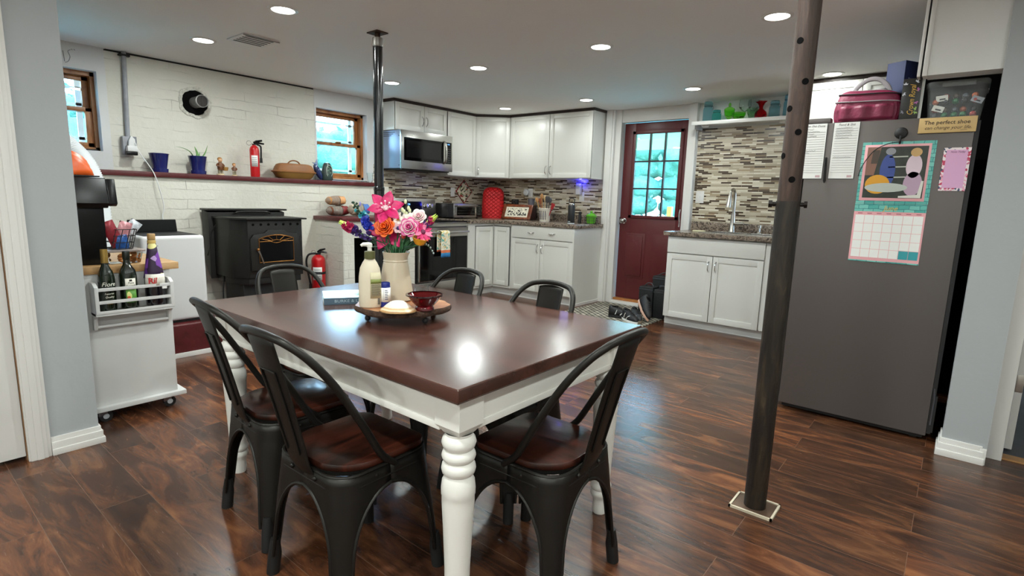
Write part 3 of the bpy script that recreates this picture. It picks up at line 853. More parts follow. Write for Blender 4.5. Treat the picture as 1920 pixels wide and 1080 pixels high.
MB().box(-.0055, .012, 3.535, 4.395, .05, 1.66).box(-.004, .02, 3.533, 3.56, .06, .26).build('back_panel', BLKM, t)
MB().tube([(.004, 3.534, .10), (.006, 3.532, .24), (.001, 3.533, .30)], .004, 6).build('rear_bracket', STEELD, t)
# right of the fridge the small utility gap

# ------------------------------------------------------------------ dining table
TOPW = wood('table_walnut', '#33201b', '#4b2f27', '#603d33', 'XYZ', (1.2, 5, 5), .24, .05, .0)
TOPW.node_tree.nodes['Principled BSDF'].inputs['Specular IOR Level'].default_value = .85
TBW = mat('table_white', '#e6e4dd', .4, bump=(18, .05))
tx0, tx1, ty0, ty1, tz = -2.405, -.886, .893, 1.876, .76
t = thing('dining_table', 'white farmhouse dining table with dark brown wooden top and turned legs', 'table', (-1.645, 1.385, 0))
MB().box(tx0, tx1, ty0, ty1, .722, tz).build('tabletop', TOPW, t, bev=.006, seg=3)
MB().box(tx0+.018, tx1-.018, ty0+.018, ty1-.018, .712, .722).build('top_cleat', mat('cleat_brown', '#4a2c22', .5), t)
ix = .055
for nm, (a, b, c, d) in (('near', (tx0+.12, tx1-.12, ty0+ix, ty0+ix+.022)), ('far', (tx0+.12, tx1-.12, ty1-ix-.022, ty1-ix)), ('l', (tx0+ix, tx0+ix+.022, ty0+.12, ty1-.12)), ('r', (tx1-ix-.022, tx1-ix, ty0+.12, ty1-.12))):
    ap = MB().box(a, b, c, d, .605, .712)
    if nm in ('near', 'far'): ap.box(a, b, c-.004, d+.004, .605, .625)
    else: ap.box(a-.004, b+.004, c, d, .605, .625)
    ap.build('apron', TBW, t, bev=.002)
prof = [(.018, 0), (.026, 0), (.029, .012), (.027, .05), (.030, .065), (.037, .075), (.040, .085), (.037, .095), (.034, .10), (.040, .108), (.041, .118), (.037, .128), (.035, .135), (.036, .20), (.041, .32),
        (.0455, .40), (.0455, .418), (.047, .422), (.0475, .44), (.045, .462), (.039, .474), (.037, .478), (.045, .486), (.0475, .498), (.045, .510), (.037, .517), (.044, .524), (.047, .534), (.044, .545), (.036, .551), (.043, .558), (.0475, .572), (.044, .585), (.036, .592), (.038, .6)]
for x in (tx0+.085, tx1-.085):
    for y in (ty0+.092, ty1-.092):
        lg = MB().lathe(prof, (x, y, 0), 28)
        h = .046
        lg.prism([(x-h, y-h), (x+h, y-h), (x+h, y+h), (x-h, y+h)], 'z', .622, .712)
        lg.add([(x-h, y-h, .622), (x+h, y-h, .622), (x+h, y+h, .622), (x-h, y+h, .622), (x-.028, y-.028, .597), (x+.028, y-.028, .597), (x+.028, y+.028, .597), (x-.028, y+.028, .597)],
               [(0, 1, 5, 4), (1, 2, 6, 5), (2, 3, 7, 6), (3, 0, 4, 7), (4, 5, 6, 7)])
        lg.build('leg', TBW, t, ang=50)

# ------------------------------------------------------------------ dining chairs
CMET = mat('chair_gunmetal', '#262421', .42, .6, bump=(90, .03))
CSEAT = wood('chair_seat_wood', '#150b08', '#36180f', '#55281a', 'XYZ', (26, 3, 3), .32, .25, .3)
RUB = mat('black_rubber', '#141414', .6)
def rsq(t_, h, r, hy=None):
    """point on a rounded square, t_ in [0,4): t=.5 is the +x+y corner"""
    hy = hy or h
    i = int(math.floor(t_)) % 4; f = t_-math.floor(t_)
    a = [0, PI/2, PI, 1.5*PI][i]
    # quarter: straight, arc, straight
    Ls = h-r; La = r*PI/2; T = 2*Ls+La; d = f*T
    if d < Ls: p = (h, d)
    elif d < Ls+La:
        an = (d-Ls)/r; p = (Ls+r*math.cos(an), Ls+r*math.sin(an))
    else: p = (h-r-(d-Ls-La), h)
    c, s_ = round(math.cos(a)), round(math.sin(a))
    return (p[0]*c-p[1]*s_, p[0]*s_+p[1]*c)
def make_chair(label):
    t = thing('dining_chair', label, 'chair', (0, 0, 0), 0, 'metal dining chairs round the table', local=True)
    # seat board: rounded square, rounder at the back
    poly = []
    for k in range(64):
        x, y = rsq(k/16, .165, .05)
        if y < 0:
            x, y2 = rsq(k/16, .165, .12); y = y2
        poly.append((x, y))
    MB().prism(poly, 'z', .436, .458).build('seat', CSEAT, t, bev=.006)
    fm = MB()
    for z, hh, r_ in ((.434, .173, .005), (.398, .1755, .0035)):
        fm.tube([(*rsq(k/16, hh, .075), z) for k in range(64)], r_, 6, closed=True)
    fm.prism(poly, 'z', .426, .4355)
    fm.tube([(-.13, -.13, .37), (.13, .13, .37)], .006, 6, flat=.6).tube([(.13, -.13, .372), (-.13, .13, .372)], .006, 6, flat=.6)
    for s_ in (-1, 1):
        fm.ball((s_*.060, -.178, .412), .0075, 8, 6); fm.ball((s_*.172, -.05, .412), .0075, 8, 6)
    fm.build('seat_frame', CMET, t)
    for q_ in range(4):
        def P(u, z):
            s_ = (z-.20)/.172
            w0 = .072+.16*max(z-.05, 0)
            if z >= .372: w = .5
            elif z > .2: w = (w0+(.5*2.2-w0)*(1-math.sqrt(max(0, 1-s_*s_)))); w = min(.5, w0+(.5-w0)*(1-math.sqrt(max(0, 1-s_*s_))))
            else: w = w0
            h = .174+.030*((.43-z)/.43)
            x, y = rsq((q_+.5+u*w) % 4, h, .07-.035*(.43-z)/.43)
            return (x, y, z)
        zs = [.432, .41, .39, .374, .3715, .368, .362, .352, .338, .32, .30, .275, .25, .22, .19, .15, .11, .075]
        lg = MB().grid(lambda a, b: P(a*2-1, zs[round(b*(len(zs)-1))]), 14, len(zs)-1)
        for sd in (-1, 1):
            lg.tube([P(sd, z) for z in zs[3:]], .0045, 6)
        # pressed groove down the corner
        lo = lg.build('leg', CMET, t, solid=.003, ang=60)
        x, y, _ = P(0, .06)
        fx, fy = rsq((q_+.5) % 4, .205, .036)
        lf = MB().tube([(x*.955, y*.955, .12), (x*.965, y*.965, .07), (fx*.965, fy*.965, 0)], [.014, .0205, .0205], 12)
        lf.build('rubber_foot', RUB, lo)
    # back hoop
    half = [(.170, .02, .424), (.1725, -.03, .47), (.175, -.095, .58), (.170, -.175, .71), (.150, -.238, .795), (.112, -.278, .838), (.06, -.294, .852), (0, -.298, .856)]
    pts = half+[(-x, y, z) for x, y, z in half[-2::-1]]
    MB().tube(spline(pts, 6), .0112, 12).build('back_hoop', CMET, t)
    bp = spline([(0, -.172, .415), (0, -.188, .45), (0, -.205, .52), (0, -.240, .66), (0, -.288, .835)], 8)
    def SP(a, b):
        p = bp[round(b*(len(bp)-1))]
        w = .050+.016*b
        u = a*2-1
        return (u*w, p.y-.012*(1-u*u)*.5, p.z+(.010*(1-u*u) if b > .99 else 0))
    sl = MB().grid(SP, 12, len(bp)-1)
    sl.build('backrest', CMET, t, solid=.004, ang=60)
    em = []
    for k in range(25):
        b = .40+.46*min(1, k/9) if k < 10 else (.86 if k < 15 else .86-.46*min(1, (k-15)/9))
        a = .22 if k < 10 else (.22+.56*(k-10+1)/6 if k < 15 else .78)
        p = SP(a, b)
        f = b*(len(bp)-1); i = int(f); fr_ = f-i
        z0, z1 = bp[i], bp[min(i+1, len(bp)-1)]
        em.append((p[0], z0.y*(1-fr_)+z1.y*fr_-.009, z0.z*(1-fr_)+z1.z*fr_))
    MB().tube(em, .0028, 6).build('pressed_groove', CMET, t)
    return t
ch = make_chair('dark metal dining chair closest to the camera, its back against the table long side')
ch.location = (-1.40, .95, 0); ch.rotation_euler = (0, 0, R(1))
dup(ch, (-1.875, 1.0, 0), R(-4), 'metal dining chair at the near long side, furthest left, blue sheen on its seat')
dup(ch, (-.965, 1.36, 0), R(91), 'metal dining chair at the right short end, its back turned to the fridge')
dup(ch, (-2.275, 1.345, 0), R(-90), 'metal dining chair at the left short end, in front of the pellet stove')
dup(ch, (-1.90, 1.675, 0), R(180), 'metal dining chair on the far long side, back seen before the oven door')
dup(ch, (-1.375, 1.67, 0), R(179), 'metal dining chair on the far long side, nearest the maroon door')

# ------------------------------------------------------------------ posts
RUST = NT('rusty_brown_post'); q = RUST
v = q.coords('XYZ', (10, 10, 1.6))
n = q.n('TexNoise', Scale=2.2, Detail=9.0, Roughness=.7, Distortion=.7); q.l(v, n.inputs['Vector'])
q.l(q.ramp(n.outputs['Fac'], [(.3, '#21170f'), (.46, '#382820'), (.6, '#48352c'), (.74, '#5f4a3e')]), q.b.inputs['Base Color'])
q.b.inputs['Roughness'].default_value = .5; q.b.inputs['Metallic'].default_value = .2
q.bump(n.outputs['Fac'], .6, .01)
RUSTL = NT('dark_weathered_post'); q = RUSTL
v = q.coords('XYZ', (12, 12, 1.6))
n = q.n('TexNoise', Scale=2.4, Detail=9.0, Roughness=.72, Distortion=.9); q.l(v, n.inputs['Vector'])
q.l(q.ramp(n.outputs['Fac'], [(.3, '#100d0a'), (.48, '#211a14'), (.6, '#332a1f'), (.74, '#5a4a36')]), q.b.inputs['Base Color'])
q.b.inputs['Roughness'].default_value = .45; q.b.inputs['Metallic'].default_value = .15
q.bump(n.outputs['Fac'], .6, .01)
px_, py_ = -.51, 2.245
t = thing('support_post', 'rusty brown steel jack post with holes, standing before the refrigerator', 'post', (px_, py_, 0))
MB().tube([(px_, py_, .006), (px_, py_, 1.24)], .0415, 28).build('lower_tube', RUSTL.m, t)
MB().tube([(px_, py_, 1.20), (px_, py_, 2.269)], .0385, 28).build('upper_tube', RUST.m, t)
MB().box(px_-.075, px_+.075, py_-.062, py_+.062, 0, .007).build('base_plate', mat('plate_steel', '#6b5647', .4, .6), t, bev=.002)
pe = MB()
for a, b, c, d in ((-.083, .083, -.072, -.064), (-.083, .083, .064, .072), (-.083, -.075, -.072, .072), (.075, .083, -.072, .072)): pe.box(px_+a, px_+b, py_+c, py_+d, 0, .010)
pe.build('plate_edge', mat('caulk_cream', '#cbbfa8', .6), t)
view = math.atan2(-py_, -px_)
def rad(a, r_, z): return (px_+r_*math.cos(a), py_+r_*math.sin(a), z)
for z, da in ((1.66, .33), (1.57, -.85), (1.486, .2), (1.404, -1.05), (1.318, .1), (1.80, -.5)):
    a = view+da
    MB().tube([rad(a, .0345, z), rad(a, .0395, z)], .0115, 14).build('hole', BLACK, t)
ax_ = view+PI/2
MB().tube([rad(ax_, -.062, 1.229), rad(ax_, .062, 1.229)], .008, 12).tube([rad(ax_, -.066, 1.229), rad(ax_, -.053, 1.229)], .015, 6).tube([rad(ax_, .053, 1.229), rad(ax_, .064, 1.229)], .014, 6).build('pin_bolt', mat('bolt_dark', '#2b2725', .45, .7), t)
bx_, by_ = -3.12, 2.35
BPOST = mat('black_gloss_post', '#121315', .16, coat=.4, bump=(7, .08))
t = thing('support_post', 'glossy black support post rising behind the flower vase', 'post', (bx_, by_, 0))
MB().tube([(bx_, by_, .006), (bx_, by_, 1.27)], .0355, 26).build('lower_tube', BPOST, t)
MB().tube([(bx_, by_, 1.25), (bx_, by_, 2.235)], .032, 26).build('upper_tube', BPOST, t)
MB().lathe([(.0355, 1.245), (.037, 1.25), (.037, 1.268), (.032, 1.275)], (bx_, by_, 0), 26).build('collar', BPOST, t)
MB().box(bx_-.07, bx_+.07, by_-.07, by_+.07, 0, .006).build('base_plate', BLKM, t)
MB().box(bx_-.055, bx_+.055, by_-.045, by_+.045, 2.2625, 2.2695).tube([(bx_, by_, 2.235), (bx_, by_, 2.264)], .018, 14).build('head_plate', mat('raw_brown_steel', '#4a3527', .6, .4), t)
MB().lathe([(.033, 2.18), (.0355, 2.185), (.034, 2.235), (.02, 2.238)], (bx_, by_, 0), 22).build('head_collar', mat('scuffed_steel', '#8c8782', .4, .7), t)

# ------------------------------------------------------------------ hearth, stove, air conditioner
HB = brick_paint('hearth_brick', 'XYZ')
HM = mat('hearth_maroon', '#54191b', .38, noise=(14, .35), bump=(14, .5))
hp = MB().box(-5.08, -4.285, 1.16, 2.90, .0, .245)
t = thing('hearth', 'maroon painted brick hearth platform under the pellet stove', 'hearth', (-4.7, 2.0, 0))
MB().box(-5.075, -4.285, .70, 2.98, 0, .245).build('platform', HM, t, bev=.02, seg=3)
MB().box(-4.285, -4.272, .70, 2.98, 0, .035).build('shoe_strip', TRIM, t, bev=.003)
STV = mat('stove_black', '#242321', .48, .3, noise=(5, .25), bump=(60, .06))
t = thing('pellet_stove', 'black pellet stove with arched glass door on the maroon hearth', 'stove', (-4.75, 2.25, .245))
MB().prism([(-5.05, .62), (-4.93, .46), (-4.92, 1.03), (-5.05, 1.05)], 'y', 1.945, 2.62).build('hopper', STV, t, bev=.004)
MB().box(-5.06, -4.90, 1.935, 2.635, 1.045, 1.06).build('hopper_lid', STV, t, bev=.003)
MB().tube(spline([(-4.90, 2.15, 1.02), (-4.88, 2.2, 1.035), (-4.88, 2.42, 1.035), (-4.90, 2.47, 1.02)], 5), .008, 8).build('lid_handle', STV, t)
# firebox: front with chamfered left corner
fb = MB().prism([(-4.93, 1.985), (-4.62, 1.985), (-4.485, 2.07), (-4.485, 2.545), (-4.93, 2.545)], 'z', .50, .985)
fb.build('firebox', STV, t, bev=.004)
MB().prism([(-4.93, 2.0), (-4.62, 2.0), (-4.50, 2.07), (-4.50, 2.53), (-4.93, 2.53)], 'z', .445, .50).build('ash_pan', STV, t, bev=.004)
MB().prism([(-4.94, 1.97), (-4.60, 1.97), (-4.45, 2.05), (-4.45, 2.575), (-4.94, 2.575)], 'z', .985, .999).build('top_plate', STV, t, bev=.003)
MB().box(-4.90, -4.56, 2.05, 2.47, .246, .45).build('pedestal', BLKM, t)
yc = 2.295
def arch(w, z0, z1, rise, n=10):
    pts = [(yc-w, z0), (yc+w, z0), (yc+w, z1)]
    for k in range(1, n): 
        a = k/n
        pts.append((yc+w-2*w*a, z1+rise*math.sin(PI*a)))
    pts.append((yc-w, z1))
    return pts
dframe = MB().prism([(yc-.215, .565), (yc+.215, .565), (yc+.215, .83), (yc+.19, .865), (yc+.10, .875), (yc+.07, .90), (yc-.07, .90), (yc-.10, .875), (yc-.19, .865), (yc-.215, .83)], 'x', -4.485, -4.458)
sd = dframe.build('door', STV, t, bev=.006)
MB().prism(arch(.150, .632, .83, .028), 'x', -4.459, -4.4555).build('glass', mat('smoked_glass', '#0d0e10', .08, coat=.4), sd)
BRS = mat('aged_brass', '#8a5c2c', .35, .85)
tb = MB()
out = [(-4.454, y, z) for y, z in arch(.150, .632, .83, .028)]
tb.tube(out, .0042, 6, closed=True)
zc = .805
tb.tube([(-4.454, yc-.15, zc), (-4.454, yc-.05, zc)], .003, 6).tube([(-4.454, yc+.05, zc), (-4.454, yc+.15, zc)], .003, 6)
tb.tube([(-4.454, yc-.05+.1*k/8, zc+.013*math.sin(PI*k/8)) for k in range(9)], .003, 6)
tb.tube([(-4.454, yc-.05+.1*k/8, zc-.013*math.sin(PI*k/8)) for k in range(9)], .003, 6)
for dy, ty in ((-.045, -.145), (-.026, -.072), (0, 0), (.026, .072), (.045, .145)):
    tb.tube([(-4.454, yc+dy, zc+.012-.008*abs(dy)/.045), (-4.454, yc+ty, .83+.028*math.cos(ty/.15*PI/2)*.95)], .003, 6)
tb.build('sunburst_grille', BRS, sd)
MB().tube([(-4.455, yc-.165, .74), (-4.43, yc-.168, .735)], .008, 10).tube([(-4.435, yc-.168, .738), (-4.43, yc-.15, .69), (-4.432, yc-.128, .625)], [.009, .006, .006], 10).build('latch_handle', NICKEL, sd)
MB().ball((-4.436, yc-.168, .742), .013, 12, 8).build('brass_knob', BRS, sd)
for z in (.64, .82): MB().tube([(-4.465, yc+.215, z-.022), (-4.465, yc+.215, z+.022)], .009, 10).build('hinge', STV, t)
for k in range(7): MB().tube([(-4.484, 2.115+.065*k, .945), (-4.480, 2.115+.065*k, .945)], .010, 10).build('vent_hole', BLACK, t)
MB().tube(spline([(-4.86, 1.98, .93), (-4.9, 1.955, .86), (-4.92, 1.95, .75), (-4.97, 1.942, .66)], 5), .004, 6).build('cable', BLKM, t)
MB().tube(spline([(-4.80, 2.0, .50), (-4.80, 1.985, .38), (-4.79, 1.98, .26)], 5), .006, 6).build('power_lead', BLKM, t)

ACW = mat('appliance_white', '#dedede', .35)
t = thing('portable_air_conditioner', 'white portable air conditioner on the hearth behind the cart', 'air conditioner', (-4.52, 1.47, .245))
MB().box(-4.82, -4.345, 1.27, 1.685, .262, .885).build('body', ACW, t, bev=.03, seg=4)
MB().box(-4.80, -4.37, 1.30, 1.66, .246, .263).build('base', BLKM, t)
MB().box(-4.80, -4.37, 1.30, 1.655, .8845, .8875).build('outlet_grille', BLKM, t)
MB(Matrix.Translation((-4.74, 0, .888)) @ Matrix.Rotation(R(-12), 4, 'Y')).box(-.006, .006, 1.315, 1.64, 0, .095).build('flap', mat('flap_black', '#08080a', .7, spec=.2), t, bev=.012, seg=3)
MB().box(-4.3449, -4.3435, 1.335, 1.375, .815, .819).build('badge', mat('badge_grey', '#777777', .4), t)
sl = MB()
for k in range(6): sl.box(-4.78, -4.48, 1.2685, 1.2705, .70+.02*k, .708+.02*k)
sl.build('side_grille', mat('grille_grey', '#b9bcc0', .5), t)
hp_ = spline([(-4.80, 1.22, .62), (-4.92, 1.20, .86), (-4.98, 1.20, 1.15), (-5.02, 1.16, 1.36), (-5.10, 1.08, 1.50), (-5.20, 1.0, 1.58), (-5.37, .96, 1.62)], 14)
rs = [.072+(.006 if k % 2 else 0) for k in range(len(hp_))]
hd = []; rr2 = []
for i in range(len(hp_)-1):
    a, b = hp_[i], hp_[i+1]
    for k in range(2): hd.append(a.lerp(b, k/2)); rr2.append(.074 if k else .068)
MB().tube(hd, rr2, 24).build('exhaust_hose', mat('hose_white', '#e9ecef', .5), t, ang=80)
MB().box(-4.81, -4.75, 1.17, 1.272, .55, .69).build('hose_adapter', ACW, t, bev=.01)

# ------------------------------------------------------------------ pantry cart
CW = mat('cart_white', '#d3d3d1', .42)
BUTCH = wood('butcher_block', '#a87d50', '#c39a68', '#d8b586', 'XYZ', (20, 3, 20), .45, .05)
cx0, cx1, cy0, cy1 = -3.90, -3.335, .36, 1.10
t = thing('kitchen_cart', 'white kitchen cart on casters with wooden top and end rack', 'cart', (-3.62, .73, 0))
MB().box(cx0, cx1, cy0, cy1, .088, .775).build('body', CW, t, bev=.002)
MB().box(cx0-.03, cx1+.03, cy0-.02, cy1+.035, .064, .088).build('base_board', CW, t, bev=.003)
MB().box(cx0-.02, cx1+.012, cy0-.02, cy1+.045, .782, .820).build('worktop', BUTCH, t, bev=.004)
MB().box(cx0, cx1+.002, cy0, cy1, .765, .782).build('top_rail', CW, t)
for x, y in ((cx1-.012, cy1-.055), (cx1-.012, .745), (cx0+.05, cy1-.07), (cx0+.05, .745)):
    cb = MB().box(x-.012, x+.012, y-.02, y+.02, .034, .064).build('caster', mat('caster_steel', '#8a8d92', .3, 1), t, bev=.002)
    MB().tube([(x-.011, y+.012, .030), (x+.011, y+.012, .030)], .030, 20).build('wheel', BLKM, cb)
    MB().tube([(x-.013, y+.012, .030), (x+.013, y+.012, .030)], .014, 14).build('hub', mat('hub_grey', '#b9bcc0', .4), cb)
rk = MB()
ya, yb = .735, 1.085
for y in (ya, yb-.016):
    rk.prism([(cx1+.001, .50), (cx1+.03, .50), (cx1+.045, .56), (cx1+.095, .60), (cx1+.095, .725), (cx1+.06, .745), (cx1+.001, .745)], 'y', y, y+.016)
rk.box(cx1+.001, cx1+.09, ya, yb, .578, .592)
rk.box(cx1+.082, cx1+.094, ya, yb, .590, .604).box(cx1+.082, cx1+.092, ya, yb, .640, .656).box(cx1+.082, cx1+.092, ya, yb, .704, .720)
rk.tube([(cx1+.022, ya, .513), (cx1+.022, yb, .513)], .008, 10)
rk.build('spice_rack', CW, t, bev=.0015)
# bottles in the rack
BOTG = mat('bottle_green_dark', '#141d10', .08, coat=.6)
BOTK = mat('bottle_purple_black', '#0f0a12', .07, coat=.6)
bxp = cx1+.044
def bottle(name, label, x, y, z, prof, m, group=None):
    t = thing(name, label, 'bottle', (x, y, z), 0, group)
    MB().lathe(prof, (x, y, z), 28).build('glass_body', m, t)
    return t
def labelshell(t, x, y, z, r_, z0, z1, m, a0=-1.0, a1=1.0, nm='label'):
    return MB().lathe([(r_, z0), (r_, z1)], (x, y, z), 20, a0, a1).build(nm, m, t, solid=.0006)
z0 = .593
CREAM = mat('label_cream', '#e8e4d8', .6)
GOLD = mat('gold_foil', '#a88848', .35, .6)
yb1, yb2, yb3 = .800, .893, 1.012
t = bottle('oil_bottle', 'dark green bottle with gold neck, leftmost in the cart rack', bxp, yb1, z0, [(0, 0), (.033, .001), (.0355, .01), (.0355, .175), (.030, .205), (.016, .235), (.0135, .25), (.0135, .262)], BOTG, 'bottles in the cart rack')
MB().lathe([(.0150, .248), (.0165, .25), (.0165, .308), (.0155, .316), (0, .317)], (bxp, yb1, z0), 20).build('cap', GOLD, t)
for i, (tx_, sz, zz) in enumerate((('Fiore', .030, .142), ('Superior', .012, .095), ('Quality', .013, .078))):
    text(tx_, sz, CREAM, t, wallm((bxp, yb1, z0+zz), '+x'), 'bottle_lettering', .3, bend=.0362)
MB().lathe([(.0359, .124), (.0359, .1255)], (bxp, yb1, z0), 20, -.8, .8).build('label_rule', GOLD, t, solid=.0004)
MB().lathe([(.0359, .042), (.0359, .056)], (bxp, yb1, z0), 20, -.35, .35).build('seal', GOLD, t, solid=.0004)
t = bottle('oil_bottle', 'dark green oil bottle with white and avocado label, middle of the cart rack', bxp, yb2, z0, [(0, 0), (.036, .001), (.039, .01), (.039, .18), (.035, .205), (.018, .232), (.0145, .25), (.0145, .268)], BOTG, 'bottles in the cart rack')
MB().lathe([(.0155, .258), (.0165, .262), (.0165, .298), (.015, .302), (0, .302)], (bxp, yb2, z0), 20).build('cap', mat('cap_black_green', '#14180f', .3), t)
labelshell(t, bxp, yb2, z0, .0395, .108, .165, CREAM, -.62, .62)
labelshell(t, bxp, yb2, z0, .0395, .04, .107, mat('label_green', '#5f9a3c', .5), -.62, .62, 'lower_label')
for tx_, sz, zz in (('Pure', .014, .142), ('Avocado', .013, .127), ('Oil', .012, .114)):
    text(tx_, sz, INK, t, wallm((bxp, yb2, z0+zz), '+x'), 'bottle_lettering', .25, bend=.0402)
MB().box(bxp+.0385, bxp+.0405, yb2-.006, yb2+.006, z0+.150, z0+.160).build('crest', INK, t)
MB(Matrix.Translation((bxp+.0385, yb2-.008, z0+.078)) @ Matrix.Rotation(R(15), 4, 'X')).ball((0, 0, 0), (.002, .012, .020)).build('avocado_half', mat('avocado_flesh', '#dfe08a', .5), t)
MB().ball((bxp+.0395, yb2-.012, z0+.068), (.002, .008, .008)).build('avocado_stone', mat('avocado_stone', '#c2552a', .5), t)
t = bottle('cordial_bottle', 'purple topped cordial bottle with bulb belly, rightmost in the cart rack', bxp, yb3, z0, [(0, 0), (.038, .001), (.044, .012), (.046, .05), (.047, .11), (.046, .15), (.041, .19), (.033, .24), (.0245, .29), (.019, .335), (.0165, .345), (.0165, .36)], BOTK, 'bottles in the cart rack')
PUR = NT('purple_fruit_label'); q = PUR
v = q.coords('YZX', (30, 30, 30)); n = q.n('TexVoronoi', Scale=.9); q.l(v, n.inputs['Vector'])
sp_ = q.n('SeparateColor'); q.l(n.outputs['Color'], sp_.inputs[0])
q.l(q.ramp(sp_.outputs[0], [(0, '#2c1238'), (.35, '#5b2a86'), (.6, '#7c43a8'), (.8, '#b99bd0'), (.9, '#d9cf8a')], True), q.b.inputs['Base Color'])
MB().lathe([(.0475, .155), (.0415, .192), (.0335, .242), (.025, .292), (.0195, .337)], (bxp, yb3, z0), 26).build('sleeve', PUR.m, t, solid=.0006)
MB().lathe([(.0485, .118), (.0480, .150), (.0445, .178)], (bxp, yb3, z0), 24, -1.35, 1.35).build('label', CREAM, t, solid=.0006)
text('Rib', .042, mat('label_red', '#c0262b', .5), t, wallm((bxp, yb3-.016, z0+.143), '+x'), 'bottle_lettering', 0, bend=.0492, bold=.001)
MB().box(bxp+.040, bxp+.0475, yb3+.020, yb3+.042, z0+.098, z0+.118).build('torn_label', PAPER, t)
MB().lathe([(.0185, .335), (.0195, .338), (.0195, .352), (.018, .355)], (bxp, yb3, z0), 20).build('neck_ring', mat('label_yellow', '#cfae62', .5), t)
MB().lathe([(.0175, .357), (.0185, .36), (.0185, .385), (.0165, .388), (0, .388)], (bxp, yb3, z0), 20).build('cap', mat('cap_tan', '#b5905c', .4), t)
# on the cart top
t = thing('coffee_maker', 'tall glossy black coffee machine at the left of the cart top', 'coffee machine', (-3.55, .72, .82))
MB().box(-3.72, -3.40, .50, .845, .821, 1.13).build('column', BLK, t, bev=.008)
MB().prism([(-3.75, 1.11), (-3.385, 1.11), (-3.372, 1.135), (-3.395, 1.262), (-3.75, 1.265)], 'y', .49, .862).build('brew_head', BLK, t, bev=.006)
MB().prism([(-3.395, 1.118), (-3.372, 1.132), (-3.394, 1.258), (-3.41, 1.258)], 'y', .862, .90).build('spout_housing', BLK, t, bev=.005)
wb = MB()
for y in (.868, .880, .892): wb.tube([(-3.378, y, 1.14), (-3.396, y, 1.25)], .0022, 6)
wb.build('chrome_trim', CHROME, t)
MB().box(-3.70, -3.42, .52, .845, 1.265, 1.272).build('lid', BLKM, t, bev=.002)
t = thing('snack_bag', 'orange and red snack bag lying on the black coffee machine', 'bag', (-3.52, .79, 1.272))
OB = NT('snack_bag_print'); q = OB
v = q.coords('YZX', (26, 26, 26)); n = q.n('TexNoise', Scale=1.0, Detail=2.0, Distortion=1.0); q.l(v, n.inputs['Vector'])
q.l(q.ramp(n.outputs['Fac'], [(.0, '#a8232a'), (.36, '#c8402c'), (.46, '#e8641f'), (.54, '#eee0c2'), (.62, '#b8503a')], True), q.b.inputs['Base Color']); q.b.inputs['Roughness'].default_value = .35
def pouch(k, a0=0.0, a1=1.0, e0=0.0):
    def fn(u, vv):
        a = 2*PI*(a0+(a1-a0)*u); el = PI/2*(e0+(1-e0)*vv)
        r_ = k*(1+.05*math.sin(7*a+5*vv))
        return (-3.52+.105*r_*math.cos(a)*math.cos(el), .66+.175*r_*math.sin(a)*math.cos(el)**.8, 1.2735+.125*r_*math.sin(el))
    return fn
MB().grid(pouch(1.0), 30, 10).build('pouch', OB.m, t)
MB().grid(pouch(1.03, .04, .30), 12, 8).build('orange_panel', mat('bag_orange', '#ee6420', .35), t, solid=.002)
t = thing('snack_basket', 'black wire basket of red and blue snack packets on the cart', 'basket', (-3.46, .93, .895))
wb = MB()
bx0, bx1, by0, by1 = -3.53, -3.40, .862, .955
lean = .25
def BK(x, y, z): return (x, y+(z-.895)*lean, z)
for z in (.897, .93, .965, .998): wb.tube([BK(bx0, by0, z), BK(bx1, by0, z), BK(bx1, by1, z), BK(bx0, by1, z)], .0022, 6, closed=True)
for k in range(4):
    y = by0+(by1-by0)*k/3
    wb.tube([BK(bx1, y, .897), BK(bx1, y, .998)], .002, 6).tube([BK(bx0, y, .897), BK(bx0, y, .998)], .002, 6)
for k in range(1, 4):
    x = bx0+(bx1-bx0)*k/4
    wb.tube([BK(x, by1, .897), BK(x, by1, .998)], .002, 6).tube([BK(x, by0, .897), BK(x, by1, .897)], .002, 6)
wb.build('wire_frame', BLKM, t)
for i, (cn, c, x, y, z, rx, h, lb) in enumerate((('packet_red', '#8e2530', -3.425, .885, .955, 20, .14, 'dark red snack packet standing tallest in the wire basket'),
                                          ('packet_pink', '#c98a90', -3.45, .925, .955, -18, .13, 'pinkish snack packet behind the others in the wire basket'),
                                          ('packet_blue', '#2f5fa8', -3.42, .915, .92, 6, .075, 'blue snack packet low in the wire basket'),
                                          ('packet_silver', '#c9cfd6', -3.47, .955, .97, -38, .13, 'silvery snack packet leaning out of the wire basket'))):
    mm = Matrix.Translation((x, y, z)) @ Matrix.Rotation(R(rx), 4, 'X')
    g = MB(mm).grid(lambda a, b: (.012*math.sin(PI*a)*math.sin(PI*b)**.5, (a-.5)*.06, (b-.35)*h), 8, 10)
    g.grid(lambda a, b: (-.012*math.sin(PI*a)*math.sin(PI*b)**.5, (a-.5)*.06, (b-.35)*h), 8, 10)
    single('snack_packet', g, mat(cn, c, .3, .2, noise=(45, .35)), lb, 'packet', (x, y, z), 'snack packets in the basket')
t = thing('plastic_tub', 'clear plastic tub of cookies on the cart beneath the wire basket', 'container', (-3.46, .92, .82))
CLR = mat('clear_plastic', '#f2f4f4', .08, trans=1, ior=1.2)
MB().prism([(.845, .8205), (.985, .8205), (1.0, .882), (.835, .882)], 'x', -3.54, -3.385).build('tub', CLR, t, bev=.008)
MB().box(-3.55, -3.375, .828, 1.008, .882, .892).build('lid', mat('lid_clear_pink', '#e9d9d2', .15, trans=.6, ior=1.2), t, bev=.003)
COOK = mat('cookie', '#b5763c', .8, noise=(40, .25))
rnd = random.Random(5)
